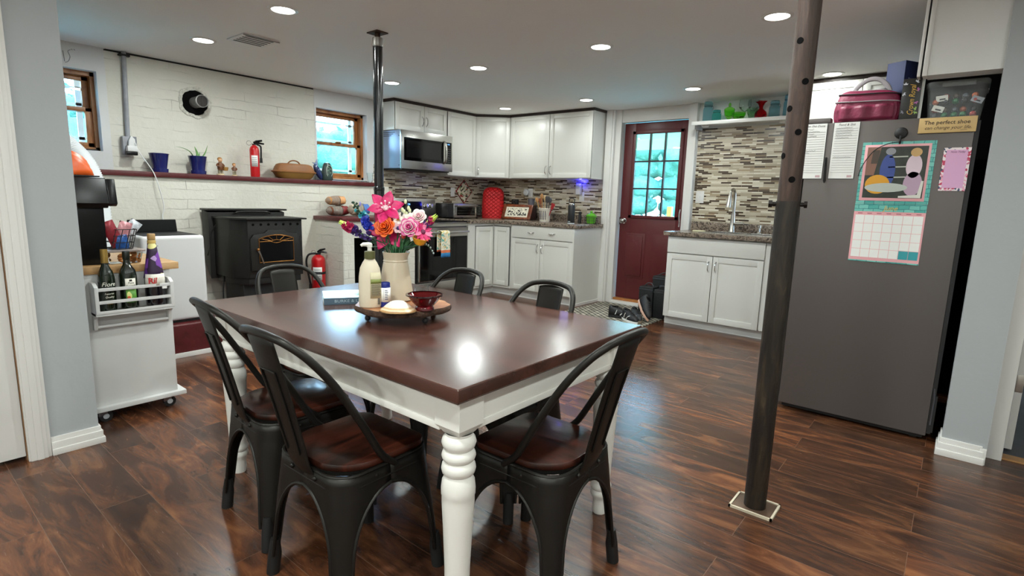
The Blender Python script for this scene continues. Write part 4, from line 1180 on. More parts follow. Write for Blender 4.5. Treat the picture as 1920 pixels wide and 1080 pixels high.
for k in range(12):
    p = (-3.52+.04*(k % 4), .865+.036*((k*7) % 4), .832+.016*(k//4))
    m_ = Matrix.Translation(p) @ Matrix.Rotation(rnd.uniform(-.6, .6), 4, 'X') @ Matrix.Rotation(rnd.uniform(-.6, .6), 4, 'Y')
    single('cookie', MB(m_).lathe([(0, -.005), (.014, -.005), (.019, 0), (.015, .005), (0, .006)], n=14), COOK, 'round golden cookie in the clear tub on the cart', 'cookie', p, 'cookies in the clear tub')

# ------------------------------------------------------------------ fire extinguishers
EXR = mat('extinguisher_red', '#c5161d', .28, coat=.3)
def extinguisher(loc, r_, h, label, rz, hose):
    t = thing('fire_extinguisher', label, 'fire extinguisher', loc, rz, 'fire extinguishers', local=True)
    MB().lathe([(0, 0), (r_*.92, 0), (r_, .012), (r_, h*.78), (r_*.9, h*.84), (r_*.6, h*.895), (r_*.38, h*.91), (r_*.36, h*.93)], n=28).build('cylinder', EXR, t)
    MB().lathe([(r_*.36, h*.925), (r_*.42, h*.93), (r_*.42, h*.96), (0, h*.965)], n=16).build('valve', mat('valve_dark', '#26242a', .4, .5), t)
    MB().tube([(0, 0, h*.965), (.03, 0, h*.99), (.085, 0, h*.97)], [.009, .010, .007], 8).build('lower_lever', BLK, t)
    MB().tube([(-.005, 0, h*.98), (.02, 0, h*1.03), (.07, 0, h*1.065)], [.010, .011, .008], 8).build('upper_lever', BLK, t)
    MB().tube([(-.02*math.cos(k*PI/8)-.042, 0, h*.975+.02*math.sin(k*PI/8)) for k in range(16)], .002, 6, closed=True).build('pull_ring', STEEL, t)
    MB().lathe([(r_*1.012, h*.30), (r_*1.012, h*.62)], n=16, a0=-2.3, a1=-.9).build('label', PAPER, t, solid=.0006)
    lb = MB()
    for k in range(5): lb.lathe([(r_*1.03, h*(.34+.052*k)), (r_*1.03, h*(.352+.052*k))], n=14, a0=-2.15, a1=-1.1)
    lb.build('label_print', mat('print_grey', '#6d7076', .6), t, solid=.0004)
    if hose == 1:
        MB().tube(spline([(.02, 0, h*.95), (r_+.012, 0, h*.90), (r_+.016, 0, h*.80), (r_+.014, 0, h*.55)], 6), [.008]*19, 10).build('hose', BLKM, t)
        MB().tube([(r_+.014, 0, h*.56), (r_+.014, 0, h*.42)], [.011, .013], 10).build('nozzle', BLKM, t)
    else:
        MB().tube(spline([(-.02, 0, h*.95), (-r_-.02, -.01, h*.92), (-r_-.045, -.01, h*.75), (-r_-.03, -.01, h*.45), (-r_-.014, 0, h*.18)], 6), .010, 10).build('hose', BLKM, t)
        MB().tube([(-r_-.014, 0, h*.18), (-r_-.012, 0, h*.06)], [.013, .016], 10).build('nozzle', BLKM, t)
        MB().lathe([(r_*1.02, h*.44), (r_*1.02, h*.50)], n=24).build('strap', BLKM, t, solid=.002)
        MB(Matrix.Rotation(R(-14), 4, 'Y')).box(r_*.55, r_*1.0, -.02, .02, h*.42, h*.80).build('bracket', BLKM, t)
    return t
extinguisher((-5.155, 2.477, 1.347), .041, .315, 'small red fire extinguisher standing on the brick ledge', R(65), 1)
extinguisher((-4.90, 2.945, .245), .066, .40, 'red fire extinguisher with black hose on the hearth beside the stove', R(50), 2)

# ------------------------------------------------------------------ things on the ledge
BLUEP = mat('cobalt_glaze', '#1b2566', .14, coat=.5)
def pot(y, label, sc):
    t = thing('flower_pot', label, 'flower pot', (-5.165, y, 1.347), 0, 'blue flower pots on the ledge')
    MB().lathe([(0, .012), (.048*sc, .012), (.05*sc, .03), (.068*sc, .145), (.072*sc, .150), (.069*sc, .153), (.064*sc, .148), (.058*sc, .12), (0, .118)], (-5.165, y, 1.347), 24, fn=lambda a, z: 1+.012*math.cos(8*a)).build('pot', BLUEP, t)
    MB().lathe([(0, .0), (.056*sc, 0), (.060*sc, .012), (.0605*sc, .03), (.056*sc, .031), (.05*sc, .014), (0, .0125)], (-5.165, y, 1.347), 24, fn=lambda a, z: 1+.012*math.cos(8*a)).build('saucer', BLUEP, t)
    MB().lathe([(0, .128), (.060*sc, .126)], (-5.165, y, 1.347), 20).build('soil', mat('soil', '#2b2018', .95, bump=(90, .8)), t)
    return t
pot(1.69, 'empty cobalt blue flower pot on the ledge, left of the planted one', 1.05)
t = pot(1.985, 'cobalt blue flower pot with an aloe growing in it', 1.05)
ALO = mat('aloe_green', '#6f9a58', .5, noise=(20, .3))
al = thing('aloe_plant', 'spiky green aloe in the blue pot on the ledge', 'plant', (-5.165, 1.985, 1.475))
def leaf(p, w, n=10):
    L = spline(p, n)
    return MB().tube(L, [w*(1-(i/(len(L)-1))**1.6)+.0008 for i in range(len(L))], 8, flat=.45)
z_ = 1.475
for pth, w in (([(-5.165, 1.965, z_), (-5.15, 1.92, z_+.06), (-5.13, 1.85, z_+.085), (-5.12, 1.80, z_+.088)], .006),
               ([(-5.165, 1.985, z_), (-5.165, 1.985, z_+.05), (-5.16, 1.965, z_+.105)], .014),
               ([(-5.16, 2.01, z_), (-5.15, 2.045, z_+.06), (-5.15, 2.068, z_+.125)], .015),
               ([(-5.155, 1.99, z_), (-5.15, 2.0, z_+.06)], .007), ([(-5.18, 1.99, z_), (-5.2, 2.0, z_+.07)], .008)):
    leaf(pth, w).build('leaf', ALO, al)
def figurine(y, s, label, basket):
    t = thing('figurine', label, 'figurine', (-5.13, y, 1.347), 0, 'figurines on the ledge')
    x = -5.13; z = 1.347
    MB().lathe([(0, 0), (.03*s, 0), (.031*s, .008*s), (.028*s, .013*s), (0, .013*s)], (x, y, z), 18).build('base', mat('fig_cream', '#d9c6a0', .4), t)
    b = MB()
    for sd in (-1, 1):
        b.tube([(x, y+sd*.011*s, z+.012*s), (x, y+sd*.011*s, z+.055*s)], [.009*s, .011*s], 10)
        b.ball((x+.008*s, y+sd*.012*s, z+.017*s), (.013*s, .009*s, .007*s), 10, 6)
    b.build('legs', mat('fig_trousers', '#8a8067', .4), t)
    MB().lathe([(.020*s, .045), (.024*s, .06*s), (.023*s, .085*s), (.015*s, .108*s), (.006*s, .112*s)], (x, y, z), 16).build('coat', mat('fig_brown', '#6a3f22', .35), t)
    ar = MB()
    for sd in (-1, 1):
        ar.tube(spline([(x, y+sd*.018*s, z+.10*s), (x+.006*s, y+sd*.030*s, z+.082*s), (x+.022*s, y+sd*.010*s, z+.072*s)], 4), .0065*s, 8)
    ar.build('arms', mat('fig_brown', '#6a3f22'), t)
    hd_ = MB().ball((x+.002, y, z+.128*s), (.018*s, .018*s, .021*s)).ball((x+.020*s, y, z+.125*s), (.004*s, .003*s, .004*s), 8, 5).build('head', mat('fig_skin', '#d9a57c', .45), t)
    MB().ball((x-.003*s, y, z+.137*s), (.020*s, .020*s, .017*s)).build('hair', mat('fig_hair', '#a8763c', .5), t)
    if basket: MB().lathe([(0, .04*s), (.018*s, .042*s), (.024*s, .07*s), (.020*s, .072*s)], (x+.004, y+.042*s, z), 16).build('basket', mat('fig_basket', '#a5793f', .6), t)
figurine(2.155, 1.02, 'brown boy figurine with a basket, left of the two', True)
figurine(2.275, .74, 'smaller brown figurine between the larger one and the extinguisher', False)
CLAY = mat('clay_brown', '#8a5a32', .55, noise=(9, .15), bump=(60, .1))
t = thing('clay_baker', 'brown lidded clay roasting dish with handle on the ledge', 'clay pot', (-5.165, 2.87, 1.347))
def sup(r0, z):
    pts = []
    for k in range(40):
        a = 2*PI*k/40; c_, s_ = math.cos(a), math.sin(a)
        pts.append((-5.165+.092*r0*math.copysign(abs(c_)**.6, c_), 2.87+.215*(r0 if r0 < 1 else r0)*math.copysign(abs(s_)**.6, s_), 1.347+z))
    return pts
def stack(levels):
    b = MB(); vs = []; fs = []
    for r0, z in levels: vs += sup(r0, z)
    n = 40
    for j in range(len(levels)-1):
        for i in range(n): fs.append((j*n+i, j*n+(i+1) % n, (j+1)*n+(i+1) % n, (j+1)*n+i))
    fs.append(tuple(range(n))[::-1]); fs.append(tuple((len(levels)-1)*n+k for k in range(n)))
    return b.add(vs, fs)
stack([(.70, 0), (.82, .015), (.93, .05), (.985, .062)]).build('dish', mat('clay_olive', '#86632f', .45, noise=(9, .12)), t)
stack([(1.02, .062), (1.03, .070), (.94, .078), (.88, .11), (.80, .135), (.66, .146)]).build('lid', CLAY, t)
MB().tube(spline([(-5.165, 2.80, 1.485), (-5.165, 2.83, 1.515), (-5.165, 2.87, 1.525), (-5.165, 2.91, 1.515), (-5.165, 2.94, 1.485)], 5), .008, 10, flat=.8).build('handle', CLAY, t)
t = thing('fish_ornament', 'dark blue fish shaped ornament between clay dish and green speaker', 'ornament', (-5.15, 3.115, 1.347))
MB(Matrix.Translation((-5.15, 3.12, 1.43)) @ Matrix.Rotation(R(28), 4, 'X')).ball((0, 0, 0), (.03, .032, .085), 16, 10).build('body', mat('fish_blue', '#22305c', .2, noise=(14, .6), coat=.4), t)
MB(Matrix.Translation((-5.15, 3.10, 1.505)) @ Matrix.Rotation(R(28), 4, 'X')).prism([(0, -.02), (-.03, .035), (0, .015), (.032, .04), (.01, -.02)], 'x', -.004, .004).build('tail', mat('fish_silver', '#8fa2c8', .25, .4), t)
MB().lathe([(0, 0), (.03, 0), (.028, .006), (0, .008)], (-5.15, 3.135, 1.347), 16).build('base', mat('fish_blue', '#22305c'), t)
t = thing('garden_speaker', 'dark green oval ornament with light rim before the right window', 'ornament', (-5.15, 3.225, 1.347))
MB().lathe([(0, 0), (.050, 0), (.058, .012), (.060, .06), (.052, .12), (.042, .16), (.028, .18), (0, .184)], (-5.15, 3.225, 1.347), 24, sx=.8).build('body', mat('slate_green', '#33423f', .35, noise=(12, .2)), t)
MB().tube([(-5.15+.052-.012*abs(math.cos(a)), 3.225+.036*math.sin(a), 1.347+.095+.06*math.cos(a)) for a in [2*PI*k/24 for k in range(24)]], .0035, 6, closed=True).build('rim', mat('rim_pale', '#aebbb0', .4), t)
lf = MB()
for k in range(5): lf.ball((-5.107, 3.225+(.012 if k % 2 else -.012), 1.347+.06+.018*k), (.004, .014, .007), 8, 5)
lf.build('relief', mat('relief_green', '#5f7a63', .5), t)
t = thing('drinking_glass', 'small clear faceted glass at the right end of the ledge', 'glass', (-5.12, 3.735, 1.347))
GLS = mat('clear_glass', '#f4fafa', .02, trans=1, ior=1.3)
MB().lathe([(0, 0), (.026, 0), (.028, .01), (.036, .105), (.034, .105), (.026, .012), (0, .010)], (-5.12, 3.735, 1.347), 20, fn=lambda a, z: 1+.02*math.cos(10*a)).build('tumbler', GLS, t)

# ------------------------------------------------------------------ conduit, flue, vent on wall and ceiling
GPAINT = mat('grey_conduit', '#9a9ca2', .5, noise=(20, .12))
t = thing('conduit_outlet', 'grey conduit pipe running down the brick wall to an outlet box', 'outlet', (-5.26, 1.51, 1.5))
MB().tube([(-5.258, 1.527, 2.27), (-5.258, 1.508, 1.60)], .0165, 14).build('conduit', GPAINT, t)
MB().box(-5.28, -5.24, 1.49, 1.565, 2.235, 2.249).build('strap', BLKM, t, bev=.002)
MB().box(-5.279, -5.225, 1.463, 1.548, 1.478, 1.618).build('box', GPAINT, t, bev=.004)
MB().box(-5.226, -5.222, 1.535, 1.558, 1.49, 1.62).build('cover_edge', mat('cover_grey', '#7d8086', .4, .4), t)
t = thing('power_adapter', 'white plug adapter with black tip on the conduit outlet box', 'adapter', (-5.21, 1.51, 1.50))
MB().box(-5.224, -5.175, 1.478, 1.546, 1.502, 1.545).build('body', ACW, t, bev=.005)
MB().box(-5.222, -5.178, 1.47, 1.548, 1.472, 1.502).build('lower_tip', BLK, t, bev=.006)
MB().prism([(1.492, 1.545), (1.545, 1.545), (1.540, 1.60), (1.515, 1.625), (1.497, 1.59)], 'x', -5.223, -5.195).build('plug', ACW, t, bev=.006)
cd = spline([(-5.19, 1.538, 1.57), (-5.17, 1.552, 1.50), (-5.06, 1.60, 1.36), (-5.03, 1.625, 1.25), (-5.03, 1.655, 1.08), (-5.03, 1.64, .98), (-5.0, 1.66, .86)], 8)
MB().tube(cd, .0042, 8).build('power_cord', ACW, t)
t = thing('flue_collar', 'round black flue hole with short grey pipe in the brick wall', 'flue pipe', (-5.28, 2.035, 1.96))
fm_ = Matrix.Translation((-5.28, 2.035, 1.96)) @ Matrix.Rotation(R(90), 4, 'Y')
MB(fm_).lathe([(0, .003), (.103, .003), (.105, .001)], n=36).build('opening', BLACK, t)
rc = MB(fm_)
rn = random.Random(2)
ro = [rn.uniform(.128, .152) for k in range(36)]
rc.lathe([(.104, .001), (.106, .010), (.128, .008), (.134, 0)], n=36, fn=lambda a, z: 1+.05*math.sin(5*a)+.03*math.sin(11*a+1))
rc.build('mortar_ring', mat('mortar_rough', '#d3d0c6', .9, noise=(60, .25), bump=(70, 1.0)), t)
MB(fm_).lathe([(.046, .0), (.046, .145), (.052, .148), (.052, .160), (.046, .162)], n=28).build('pipe', mat('galvanised', '#8b8a88', .5, .5, noise=(30, .3)), t)
MB(fm_).lathe([(0, .150), (.046, .150)], n=28).box(-.046, .046, -.004, .004, .150, .156).build('pipe_cap', mat('pipe_cap', '#3a3634', .5, .4), t)
t = thing('ceiling_vent', 'white perforated vent grille in the ceiling near the left lights', 'vent', (-4.02, 1.96, 2.27))
MB().box(-4.15, -3.895, 1.835, 2.09, 2.262, 2.2695).build('frame', TRIM, t, bev=.003)
for i in range(5):
    MB().box(-4.12+.045*i, -4.10+.045*i, 1.865, 2.06, 2.2605, 2.2622).build('slot', mat('slot_dark', '#5b5b58', .7), t)
MB().box(-3.90, -3.895, 1.835, 2.09, 2.258, 2.2625).build('edge', mat('edge_grey', '#6d6d6a', .6), t)
sc_ = MB().tube(spline([(-5.276, 1.148, 2.20), (-5.276, 1.152, 2.15), (-5.276, 1.153, 2.125)], 4), .0025, 6)
single('pencil_mark', sc_.tube(spline([(-5.276, 1.195, 2.215), (-5.276, 1.178, 2.20), (-5.276, 1.188, 2.165), (-5.276, 1.175, 2.130), (-5.276, 1.155, 2.118)], 4), .0025, 6).tube([(-5.276, 1.20, 2.222), (-5.276, 1.206, 2.214)], .0025, 6).tube([(-5.276, 1.215, 2.224), (-5.276, 1.220, 2.215)], .0025, 6), mat('pencil_grey', '#8b8c8f', .8), 'handwritten 15 inch mark on the plaster above the left window', 'marking', (-5.276, 1.17, 2.17))

# ------------------------------------------------------------------ on the half wall
BAGM = mat('bread_wrap', '#e6ddd0', .12, trans=.75, ior=1.15)
def loaf(c, r_, label, m, colr):
    t = thing('bread_bag', label, 'bread', (c[0], c[1], .99), 0, 'bread bags on the half wall')
    b = MB()
    for k in range(6): b.ball((c[0], c[1]+r_[1]*(k/5-.5)*1.5, c[2]), (r_[0]*.8, r_[1]*.22, r_[2]*.8), 12, 8)
    b.build('bread', m, t)
    MB().grid(lambda a, e: (c[0]+r_[0]*(1+.05*math.sin(31*a+9*e))*math.cos(2*PI*a)*math.sin(PI*e), c[1]-r_[1]*1.15*math.cos(PI*e), max(.9905, c[2]+r_[2]*(1+.07*math.sin(23*a+13*e))*math.sin(2*PI*a)*math.sin(PI*e))), 24, 14).build('wrapper', BAGM, t)
    MB().grid(lambda a, e: (c[0]+r_[0]*1.06*math.cos(a*1.6-.6), c[1]+r_[1]*(.1+.6*e), c[2]+r_[2]*1.06*math.sin(a*1.6-.6)), 8, 5).build('print_band', mat(colr[0], colr[1], .4), t, solid=.0008)
loaf((-4.93, 3.20, 1.045), (.075, .115, .054), 'bagged dark bread lying on the maroon half wall cap', mat('rye', '#6a3a22', .8), ('wrap_red', '#7c2a2a'))
loaf((-4.95, 3.19, 1.145), (.07, .10, .05), 'bagged tan buns on top of the dark bread', mat('bun_tan', '#c48a52', .8), ('wrap_tan', '#d29a68'))
loaf((-4.80, 3.36, 1.06), (.08, .11, .066), 'clear bread bag with blue print, right of the stacked bread', mat('bread_pale', '#d7c6ab', .8), ('wrap_blue', '#4a6fae'))
t = thing('crock_jar', 'dark maroon jar on the half wall cap behind the black post', 'jar', (-4.86, 3.68, .99))
MB().lathe([(0, 0), (.055, 0), (.060, .01), (.056, .12), (.05, .15), (.052, .158), (0, .16)], (-4.86, 3.68, .99), 24).build('jar', mat('jar_dark', '#2a1418', .3), t)

# ------------------------------------------------------------------ on the dining table
LAT = Vector((.775, .632, 0)); FWD = Vector((-.632, .775, 0))
BARK = mat('bark', '#4a3528', .9, noise=(40, .45), bump=(60, 1.0))
SLICE = NT('wood_slice'); q = SLICE
v = q.coords('XYZ'); n = q.n('TexNoise', Scale=9.0, Detail=6.0); q.l(v, n.inputs['Vector'])
q.l(q.ramp(n.outputs['Fac'], [(.35, '#7a4526'), (.55, '#a3683f'), (.7, '#c79a6c')]), q.b.inputs['Base Color']); q.b.inputs['Roughness'].default_value = .3
tc_ = Vector((-1.590, 1.298, .76))
t = thing('wooden_tray', 'live edge wood slice tray on little feet in the middle of the table', 'tray', tc_)
def edge(a, k=1.0): 
    r_ = 1+.035*math.sin(3*a+.5)+.02*math.sin(7*a+2)+.012*math.sin(13*a)
    return tc_+LAT*(.176*r_*k*math.cos(a))+FWD*(.150*r_*k*math.sin(a))
N_ = 72
def ring(z, k): return [(edge(2*PI*i/N_, k).x, edge(2*PI*i/N_, k).y, z) for i in range(N_)]
tr = MB(); tr.add(ring(.8155, .985), [tuple(range(N_))]); tr.add(ring(.7905, .95), [tuple(range(N_))[::-1]])
tr.build('top_face', SLICE.m, t)
bk = MB(); L_ = [(.8155, .985), (.814, 1.0), (.803, 1.012), (.794, .985), (.7905, .95)]
vs_ = []; fs_ = []
for z, k in L_: vs_ += ring(z, k)
for j in range(len(L_)-1):
    for i in range(N_): fs_.append((j*N_+i, j*N_+(i+1) % N_, (j+1)*N_+(i+1) % N_, (j+1)*N_+i))
bk.add(vs_, fs_); bk.build('bark_edge', BARK, t, ang=70)
for a in (-2.55, -.75, .75, 2.4):
    p = edge(a, .80)
    MB().ball((p.x, p.y, .772), (.011, .011, .012)).tube([(p.x, p.y, .778), (p.x, p.y, .7915)], .006, 8).build('foot', BLKM, t)
# lotion bottle
LOT = mat('lotion_cream', '#d9cdb6', .4)
lx, ly = -1.622, 1.178; ang_ = math.atan2(LAT.y, LAT.x)
t = thing('lotion_bottle', 'cream lotion pump bottle with olive collar on the wood tray', 'bottle', (lx, ly, .8165))
lm = Matrix.Translation((lx, ly, .8165)) @ Matrix.Rotation(ang_+.15, 4, 'Z')
MB(lm).lathe([(0, 0), (.036, 0), (.040, .006), (.0405, .06), (.0395, .11), (.035, .142), (.025, .163), (.019, .172), (.0185, .177)], n=32, sy=.62).build('body', LOT, t)
OLV = mat('olive_cap', '#5a5a35', .4)
MB(lm).lathe([(.0185, .176), (.019, .178), (.0185, .202), (.008, .204)], n=22).build('collar', OLV, t)
MB(lm).lathe([(.008, .202), (.0075, .216), (.010, .217), (.010, .228), (.006, .233), (0, .233)], n=16).tube([(0, 0, .226), (-.022, -.003, .2265), (-.030, -.004, .222)], [.009, .007, .005], 10).build('pump_head', mat('pump_white', '#dcdad0', .35), t)
lab_ = MB(lm)
lab_.lathe([(.0412, .035), (.0412, .105), (.0385, .128)], n=16, a0=-PI/2+.08, a1=-PI/2+1.35, sy=.64)
lab_.build('back_label', mat('label_beige', '#c9c09f', .5), t, solid=.0004)
MB(lm).lathe([(.0419, .088), (.0415, .104)], n=14, a0=-PI/2+.12, a1=-PI/2+1.3, sy=.65).build('green_band', mat('label_olive', '#7d8746', .5), t, solid=.0004)
pr = MB(lm)
for k in range(9): pr.lathe([(.0419, .044+.0048*k), (.0419, .0466+.0048*k)], n=12, a0=-PI/2+.18, a1=-PI/2+1.2-.08*(k % 3), sy=.65)
pr.build('label_print', mat('print_brown', '#6b6350', .6), t, solid=.0003)
br_ = MB(lm)
for k in range(6): br_.lathe([(.0419, .012+.0038*k), (.0419, .0142+.0038*k)], n=6, a0=-PI/2+.75, a1=-PI/2+1.05, sy=.65)
br_.build('barcode', INK, t, solid=.0003)
# small blue tube
t = thing('medicine_tube', 'small blue tube with white label standing beside the lotion bottle', 'tube', (-1.592, 1.222, .8165))
NAVY = mat('navy_plastic', '#1d2a7a', .3)
MB().lathe([(0, 0), (.0185, 0), (.019, .003), (.019, .072), (.0175, .074), (.0175, .086), (.016, .089), (.0155, .086), (0, .085)], (-1.592, 1.222, .8165), 26).build('tube_body', NAVY, t)
MB().lathe([(.0194, .019), (.0194, .071)], (-1.592, 1.222, .8165), 26, -2.4, .8).build('label', PAPER, t, solid=.0004)
pr = MB()
va = math.atan2(-LAT.x*0-FWD.y, -FWD.x)
for k in range(6): pr.lathe([(.0199, .028+.0065*k), (.0199, .0305+.0065*k)], (-1.592, 1.222, .8165), 8, va+.15, va+.75-.1*(k % 2))
pr.lathe([(.0199, .022), (.0199, .068)], (-1.592, 1.222, .8165), 3, va-.05, va-.02)
pr.build('label_print', mat('print_blue', '#38456f', .6), t, solid=.0003)
# shell
t_ = MB(Matrix.Translation((-1.488, 1.196, .817)) @ Matrix.Rotation(ang_, 4, 'Z'))
t_.lathe([(.062, 0), (.064, .004), (.057, .010), (.050, .015), (.040, .024), (.030, .032), (.020, .037), (.008, .039), (0, .0392)], n=48, sy=.72, fn=lambda a, z: 1+.018*math.cos(24*a)*(1 if z < .03 else .3))
SH = NT('shell_bands'); q = SH
v = q.coords('XYZ'); wv = q.n('TexNoise', Scale=30.0); q.l(v, wv.inputs['Vector'])
sp_ = q.n('SeparateXYZ'); q.l(v, sp_.inputs[0])
m1 = q.n('Math', operation='MULTIPLY_ADD'); q.l(wv.outputs['Fac'], m1.inputs[0]); m1.inputs[1].default_value = .006; q.l(sp_.outputs['Z'], m1.inputs[2])
m2 = q.n('Math', operation='MULTIPLY'); q.l(m1.outputs[0], m2.inputs[0]); m2.inputs[1].default_value = 22
q.l(q.ramp(m2.outputs[0], [(.0, '#d9b98a'), (.2, '#b98a55'), (.28, '#e9d8b8'), (.4, '#c9a270'), (.5, '#efe4cf'), (.9, '#f2ead9')]), q.b.inputs['Base Color']); q.b.inputs['Roughness'].default_value = .4
single('seashell', t_, SH.m, 'cream ribbed cone seashell at the front of the wood tray', 'shell', (-1.488, 1.196, .817), ang=60)
# ruby bowl
RUBY = mat('ruby_glass', '#7d0712', .05, trans=.75, ior=1.45, coat=.4)
t = thing('glass_bowl', 'ruby red glass bowl on the right side of the wood tray', 'bowl', (-1.452, 1.288, .8165))
MB().lathe([(0, .006), (.030, .004), (.034, 0), (.034, .008), (.030, .014), (.046, .030), (.057, .046), (.060, .050), (.066, .052), (.066, .056), (.058, .054), (.044, .034), (.028, .018), (0, .015)], (-1.452, 1.288, .8165), 40, fn=lambda a, z: 1+(.02*math.cos(16*a) if .012 < z < .05 else 0)).build('bowl', RUBY, t)
MB().lathe([(.0605, .0525), (.0675, .0525), (.0675, .057), (.0605, .057)], (-1.452, 1.288, .8165), 40).build('rim', mat('ruby_dark', '#2c0a0c', .1, coat=.5), t)
# drinking glasses
t = thing('drinking_glass', 'clear drinking glass behind the red bowl', 'glass', (-1.925, 1.690, .76))
MB().lathe([(0, .0005), (.032, .0005), (.033, .003), (.036, .042), (.034, .042), (.031, .008), (0, .007)], (-1.925, 1.690, .76), 26).build('tumbler', GLS, t)
t = thing('drinking_glass', 'pale blue plastic cup between lotion bottle and flower pitcher', 'glass', (-2.17, 1.60, .76))
MB().lathe([(0, .0005), (.028, .0005), (.034, .052), (.032, .052), (.027, .004), (0, .004)], (-2.17, 1.60, .76), 24).build('cup', mat('cup_blue', '#c9d9ea', .2, trans=.5, ior=1.2), t)
# book
bm_ = Matrix.Translation((-2.0, 1.222, .7605)) @ Matrix.Rotation(math.atan2(.87, .5), 4, 'Z')
t = thing('book', 'thick paperback with green landscape cover lying on the table', 'book', (-2.0, 1.222, .76))
BC = NT('book_cover'); q = BC
v = q.coords('XYZ', (8, 8, 8)); n = q.n('TexNoise', Scale=1.6, Detail=3.0); q.l(v, n.inputs['Vector'])
q.l(q.ramp(n.outputs['Fac'], [(.36, '#5f8a4a'), (.48, '#8fae6d'), (.55, '#cfe0e6'), (.7, '#e6edf0')]), q.b.inputs['Base Color']); q.b.inputs['Roughness'].default_value = .25
MB(bm_).box(.002, .238, .003, .185, .0015, .0265).build('pages', mat('page_edge', '#d8d4c8', .8), t)
MB(bm_).box(0, .24, .001, .19, .0262, .0278).box(0, .24, .001, .19, 0, .0015).build('cover', BC.m, t)
MB(bm_).box(0, .24, -.001, .0025, 0, .0278).build('spine', mat('spine_slate', '#4d6272', .35), t)
text('BURKE & LUCY', .017, mat('spine_letter', '#a9bcc4', .5), t, bm_ @ Matrix.Translation((.11, -.0013, .0139)) @ Matrix.Rotation(R(90), 4, 'X'), 'spine_lettering', sx=1.2)
# pitcher
V = Vector((-1.677, 1.338, .8165))
t = thing('flower_pitcher', 'tall beige ceramic pitcher holding the colourful flowers', 'vase', V)
CER = mat('beige_ceramic', '#c7b9a1', .3, coat=.25)
def facet(a, z): return (1+.012*math.cos(8*a)) if z < .15 else 1+(.05*math.cos(a-ang_) if z > .17 else 0)
MB().lathe([(0, .002), (.064, .0), (.069, .004), (.067, .02), (.058, .08), (.0475, .143), (.0455, .149), (.0475, .151), (.0475, .154), (.0455, .157), (.047, .170), (.0525, .186), (.0505, .187), (.043, .165), (.042, .150), (.054, .07), (.06, .01), (0, .008)], V, 48, fn=facet).build('body', CER, t)
MB().tube(spline([V+FWD*.045+Vector((0, 0, .155)), V+FWD*.085+Vector((0, 0, .15)), V+FWD*.10+Vector((0, 0, .10)), V+FWD*.062+Vector((0, 0, .055))], 6), .008, 10).build('handle', CER, t)

# ------------------------------------------------------------------ flowers
GRN = mat('stem_green', '#2c5a35', .5, noise=(30, .3)); DGRN = mat('leaf_dark', '#1f3f2c', .45, noise=(30, .35)); LIME = mat('bud_lime', '#bcd65a', .5, noise=(40, .2))
P0 = Vector((-1.65, 1.36, 0))
def fp(lat, z, dep=0): return P0+LAT*lat+FWD*dep+Vector((0, 0, z))
def flower(label, group=None):
    return thing('flower', label, 'flower', V+Vector((0, 0, .02)), 0, 'flowers in the pitcher')
def stem(t, p, k=0.0, r_=.0028):
    a = random.uniform(0, 2*PI); c = V+Vector((.012*math.cos(a), .012*math.sin(a), .02))
    w_ = V+Vector((0, 0, .178))+(Vector(p)-V).xy.to_3d()*.30
    if (w_-V).xy.length > .034: w_ = V+Vector((0, 0, .178))+(w_-V).xy.to_3d().normalized()*.034
    MB().tube(spline([c, w_, w_.lerp(Vector(p), .5)+Vector((0, 0, .006)), p], 6), r_, 8).build('stem', GRN, t)
def face(p, toward=(-.2, 0, .35), spin=0):
    """matrix at p whose z axis faces the camera side, tilted"""
    z = (-FWD+LAT*toward[0]+Vector((0, 0, toward[2]))).normalized()
    x = LAT-z*LAT.dot(z); x.normalize(); y = z.cross(x)
    m = Matrix((x, y, z)).transposed().to_4x4(); m.translation = p
    return m @ Matrix.Rotation(spin, 4, 'Z')
def petal(m, a, L, w, curl, lift, off=.0, n=8, tip=1.0):
    mm = m @ Matrix.Rotation(a, 4, 'Z')
    def fn(u, vv):
        s_ = u*2-1
        wid = w*(math.sin(PI*min(1, vv*.92+.06))**.75)*(1 if vv < .6 else (1-(vv-.6)*tip*.9))
        return (off+L*vv*math.cos(lift*(1-vv*.3)), s_*wid, L*vv*math.sin(lift)*(1-curl*vv)+.10*w*s_*s_)
    return MB(mm).grid(fn, 6, n)
def merge(l):
    o = MB()
    for b in l: o.add(b.v, b.f)
    return o
PINKM = mat('lily_magenta', '#c4155f', .45, noise=(60, .25)); PINKE = mat('petal_rim_pink', '#e8799e', .5); ROSEP = mat('rose_pink', '#d7629a', .45, noise=(60, .2)); PALE = mat('petal_pale', '#eec9cf', .5); WHT = mat('petal_white', '#efe6dc', .5, noise=(60, .08))
ORG_ = mat('rose_orange', '#ec6a1c', .45, noise=(60, .2)); YEL = mat('poppy_yellow', '#e6a019', .45); PURP = mat('lupin_purple', '#3a2468', .45, noise=(60, .35)); CRIM = mat('lupin_crimson', '#a3174a', .45, noise=(60, .3)); DBLU = mat('delphinium_blue', '#1f33a8', .45, noise=(60, .3)); TEAL = mat('bell_teal', '#2f9aa8', .45); LAV = mat('bud_lavender', '#8b8bc9', .5)
def lily(label, p, size, tilt, spin, mm=PINKM):
    t = flower(label); m = face(p, tilt, spin); stem(t, p)
    for k in range(6): petal(m, 2*PI*k/6, size, size*.30, .55, .55 if k % 2 else .35, .004).build('petal', mm, t, solid=.0012)
    st = MB(m)
    for k in range(6):
        a = 2*PI*k/6+.4
        st.tube([(0, 0, 0), (.016*math.cos(a), .016*math.sin(a), .026)], .0014, 5).ball((.017*math.cos(a), .017*math.sin(a), .028), (.004, .004, .003), 8, 5)
    st.ball((0, 0, .006), (.012, .012, .008)).build('stamens', PALE, t)
    return t
